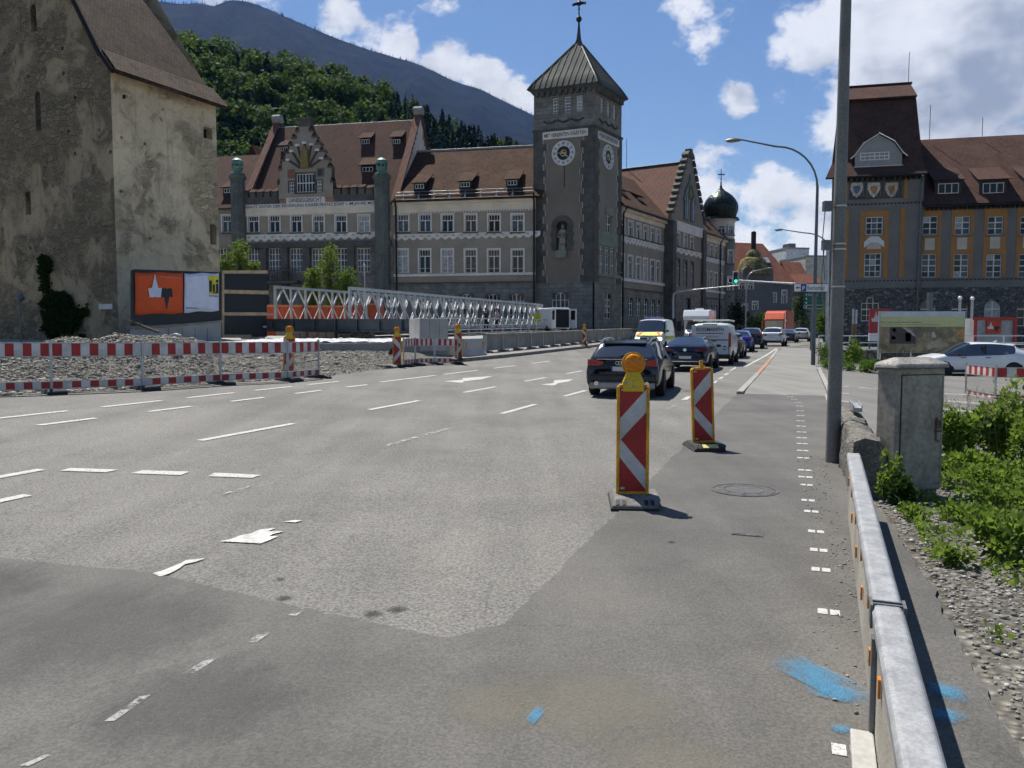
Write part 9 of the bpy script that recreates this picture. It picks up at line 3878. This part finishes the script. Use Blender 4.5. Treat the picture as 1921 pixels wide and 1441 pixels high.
# dry flower stalks above the weeds
mb = MB()
for _ in range(46):
 u, D = rng.uniform(1775, 1915), rng.uniform(9.7, 11)
 p = AT(u, 850, D)
 b = Vector((p.x, D, wz(p.x, D)))
 tip = b + Vector((rng.gauss(0, .08), rng.gauss(0, .08), rng.uniform(.65, 1.0)))
 mb.path([b, b.lerp(tip, .5) + Vector((rng.gauss(0, .02), 0, 0)), tip], [.004, .003, .0015], 4)
 for _k in range(5):
  q = tip + Vector((rng.gauss(0, .035), rng.gauss(0, .035), rng.uniform(-.08, .03)))
  mb.path([tip - Vector((0, 0, .08)), q], [.0015, .001], 3)
  mb.lathe([(.001, -.006), (.007, 0), (.001, .007)], 5, q)
o = mb.build('dry_stalks', DRYSTEM, None)
props(o, 'dry brown seed stalks standing above the tall weeds', 'stalks', kind='stuff')
# ivy on the church gable
rng = random.Random(5)
ivy = thing('ivy', 'dark ivy climbing the church gable wall above the gravel', 'ivy', CL.P(CL.a(118), .6, .1))
pts = []
while len(pts) < 4600:
 u, v = rng.uniform(55, 185), rng.uniform(478, 658)
 if v < 545 and rng.random() < .8:
  w = abs(u - 88) / 14 + .25
 else:
  w = math.hypot((u - 122) / 46, (v - 590) / 62)
 if w > .85 - .3 * rng.random() + .7 * mnoise.noise(Vector((u * .045, v * .045, 2))):
  continue
 a, z = CL.hit(u, v)
 pts.append((CL.P(a, z, rng.uniform(.02, .3) * (1 - w * .6)), Vector((CL.n.x, CL.n.y, -.2))))
V = kites(rng, pts, .2, -.1, .7)
iv = WM[ivy].inverted()
tr = np.array(iv.translation, dtype=np.float32)
mk('leaves', quads_mesh('leaves', V + tr, LEAF_D), ivy)
mb = MB()
for k in range(5):
 a0, z0 = CL.hit(100 + k * 12, 650)
 mb.path([CL.P(a0, z0, .03), CL.P(a0 - .1, z0 + 1.2, .04), CL.P(a0 - .25, z0 + 2.4, .03)], [.03, .02, .01], 5)
mb.build('stem', BARK, ivy, True)

# ------------------------------------------------------------------ loose stones
ICO_V = []
_p = (1 + 5 ** .5) / 2
for a, b in ((1, _p), (-1, _p), (1, -_p), (-1, -_p)):
 ICO_V += [(0, a, b), (a, b, 0), (b, 0, a)]
_bm = bmesh.new()
bmesh.ops.create_icosphere(_bm, subdivisions=1, radius=1)
ICO_V = np.array([tuple(v.co) for v in _bm.verts], dtype=np.float32)
ICO_F = np.array([[v.index for v in f.verts] for f in _bm.faces], dtype=np.int32)
_bm.free()


def mat_stones(name, a, b, c):
 t = NT(name)
 geo = t.n.new('ShaderNodeNewGeometry')
 r = geo.outputs['Random Per Island']
 col = t.mix(r, a, b)
 col = t.mix(t.ramp(r, .86, .97), col, c)
 col = t.mix(1.0, col, t.ramp(t.noise(25, 3, .6), .3, .7, .75, 1.15), 'MULTIPLY')
 return t.done(col, .85, 0, t.bump(t.noise(60, 3, .6), .3, .005), .2)


STONES = mat_stones('river_pebbles', (.16, .155, .14), (.36, .345, .31), (.55, .54, .5))
STONES_B = mat_stones('spoil_stones', (.15, .135, .105), (.34, .315, .26), (.5, .48, .43))


def stones(name, label, P, Rr, mat, seed):
 rng = np.random.default_rng(seed)
 n = len(P)
 P = np.asarray(P, dtype=np.float32)
 sc = rng.uniform(.6, 1.3, (n, 3)).astype(np.float32) * np.asarray(Rr, dtype=np.float32)[:, None]
 sc[:, 2] *= .65
 ang = rng.uniform(0, 6.28, n)
 ca, sa_ = np.cos(ang)[:, None], np.sin(ang)[:, None]
 base = ICO_V[None] * (1 + rng.normal(0, .13, (n, 12, 1)).astype(np.float32))
 q = base * sc[:, None, :]
 X = q[:, :, 0] * ca - q[:, :, 1] * sa_
 Y = q[:, :, 0] * sa_ + q[:, :, 1] * ca
 V = np.stack([X, Y, q[:, :, 2]], 2) + P[:, None, :]
 Fs = (ICO_F[None] + (np.arange(n) * 12)[:, None, None]).reshape(-1)
 me = bpy.data.meshes.new(name)
 me.vertices.add(n * 12)
 me.vertices.foreach_set('co', V.astype(np.float32).ravel())
 me.loops.add(len(Fs))
 me.loops.foreach_set('vertex_index', Fs.astype(np.int32))
 me.polygons.add(n * 20)
 me.polygons.foreach_set('loop_start', np.arange(0, n * 60, 3, dtype=np.int32))
 me.polygons.foreach_set('loop_total', np.full(n * 20, 3, dtype=np.int32))
 me.materials.append(mat)
 me.polygons.foreach_set('use_smooth', np.ones(n * 20, dtype=bool))
 me.update(calc_edges=True)
 o = mk(name, me)
 return props(o, label, 'gravel', kind='stuff')


rng = random.Random(9)
P, Rr = [], []
while len(P) < 13000:
 s, t = rng.uniform(1.6, 9.5), rng.uniform(.75, 4.2)
 ed = footR(s) + .05
 if t < ed or (s > 5 and rng.random() < .35 * (s - 5) / 4):
  continue
 r = min(.045, .005 + abs(rng.gauss(0, .0065)) + (.02 if rng.random() < .02 else 0))
 x, y = xy(s, t)
 P.append((x, y, zst(s, t) - .014 + r * .3))
 Rr.append(r)
stones('verge_gravel', 'grey river gravel along the right verge behind the barrier', P, Rr, STONES, 1)
P, Rr = [], []
for _ in range(18000):
 u = rng.uniform(-60, 740)
 k = rng.random() ** .9 * 1.15
 p = gravel_pt(u, k)
 r = .012 + abs(rng.gauss(0, .017)) + (.06 if rng.random() < .01 else 0)
 P.append((p.x, p.y, p.z + r * .2))
 Rr.append(min(r, .12))
stones('spoil_gravel', 'mixed stones covering the spoil heap and ramp on the left', P, Rr, STONES_B, 2)
P, Rr = [], []
for _ in range(420):                     # grit swept against the barrier foot and round the pole
 s = rng.uniform(3, 11)
 t = footR(min(s, 7)) - .42 - abs(rng.gauss(0, .13)) if s < 8 else .35 - abs(rng.gauss(0, .16))
 x, y = xy(s, t)
 r = .003 + abs(rng.gauss(0, .004))
 P.append((x, y, zst(s, t) + .009 + r * .4))
 Rr.append(r)
stones('footway_grit', 'fine grit lying along the foot of the safety barrier', P, Rr, STONES, 3)
# a dead branch on the heap
p = AT(262, 612, 31.5)
mb = MB()
mb.path([p + Vector((-.5, 0, .25)), p + Vector((-.15, .1, .1)), p + Vector((.35, 0, -.1)), p + Vector((.8, -.1, -.25))], [.02, .05, .06, .05], 6)
mb.path([p + Vector((0, .05, .05)), p + Vector((.05, .1, .45))], [.03, .01], 5)
mb.path([p + Vector((-.2, .1, .12)), p + Vector((-.45, -.1, .5))], [.025, .008], 5)
o = mb.build('dead_branch', BARK, None, smooth=60)
props(o, 'dead branch lying on the heap below the billboard edge', 'branch')

# ------------------------------------------------------------------ the air between here and the mountains
mb = MB()
mb.bb((-6000, -1500, -60), (6000, 5200, 1900))
hz = NT('hazy_air')
hz.n.remove(hz.b)
pv = hz.n.new('ShaderNodeVolumePrincipled')
pv.inputs['Color'].default_value = (.1, .34, 1.0, 1)
pv.inputs['Density'].default_value = .00004
pv.inputs['Anisotropy'].default_value = .1
out = [q for q in hz.n if q.type == 'OUTPUT_MATERIAL'][0]
hz.l.new(pv.outputs[0], out.inputs['Volume'])
props(mb.build('haze', hz.mat), 'thin blue haze that pales the far mountain', 'haze', kind='stuff')
bpy.data.scenes.remove(TMP)
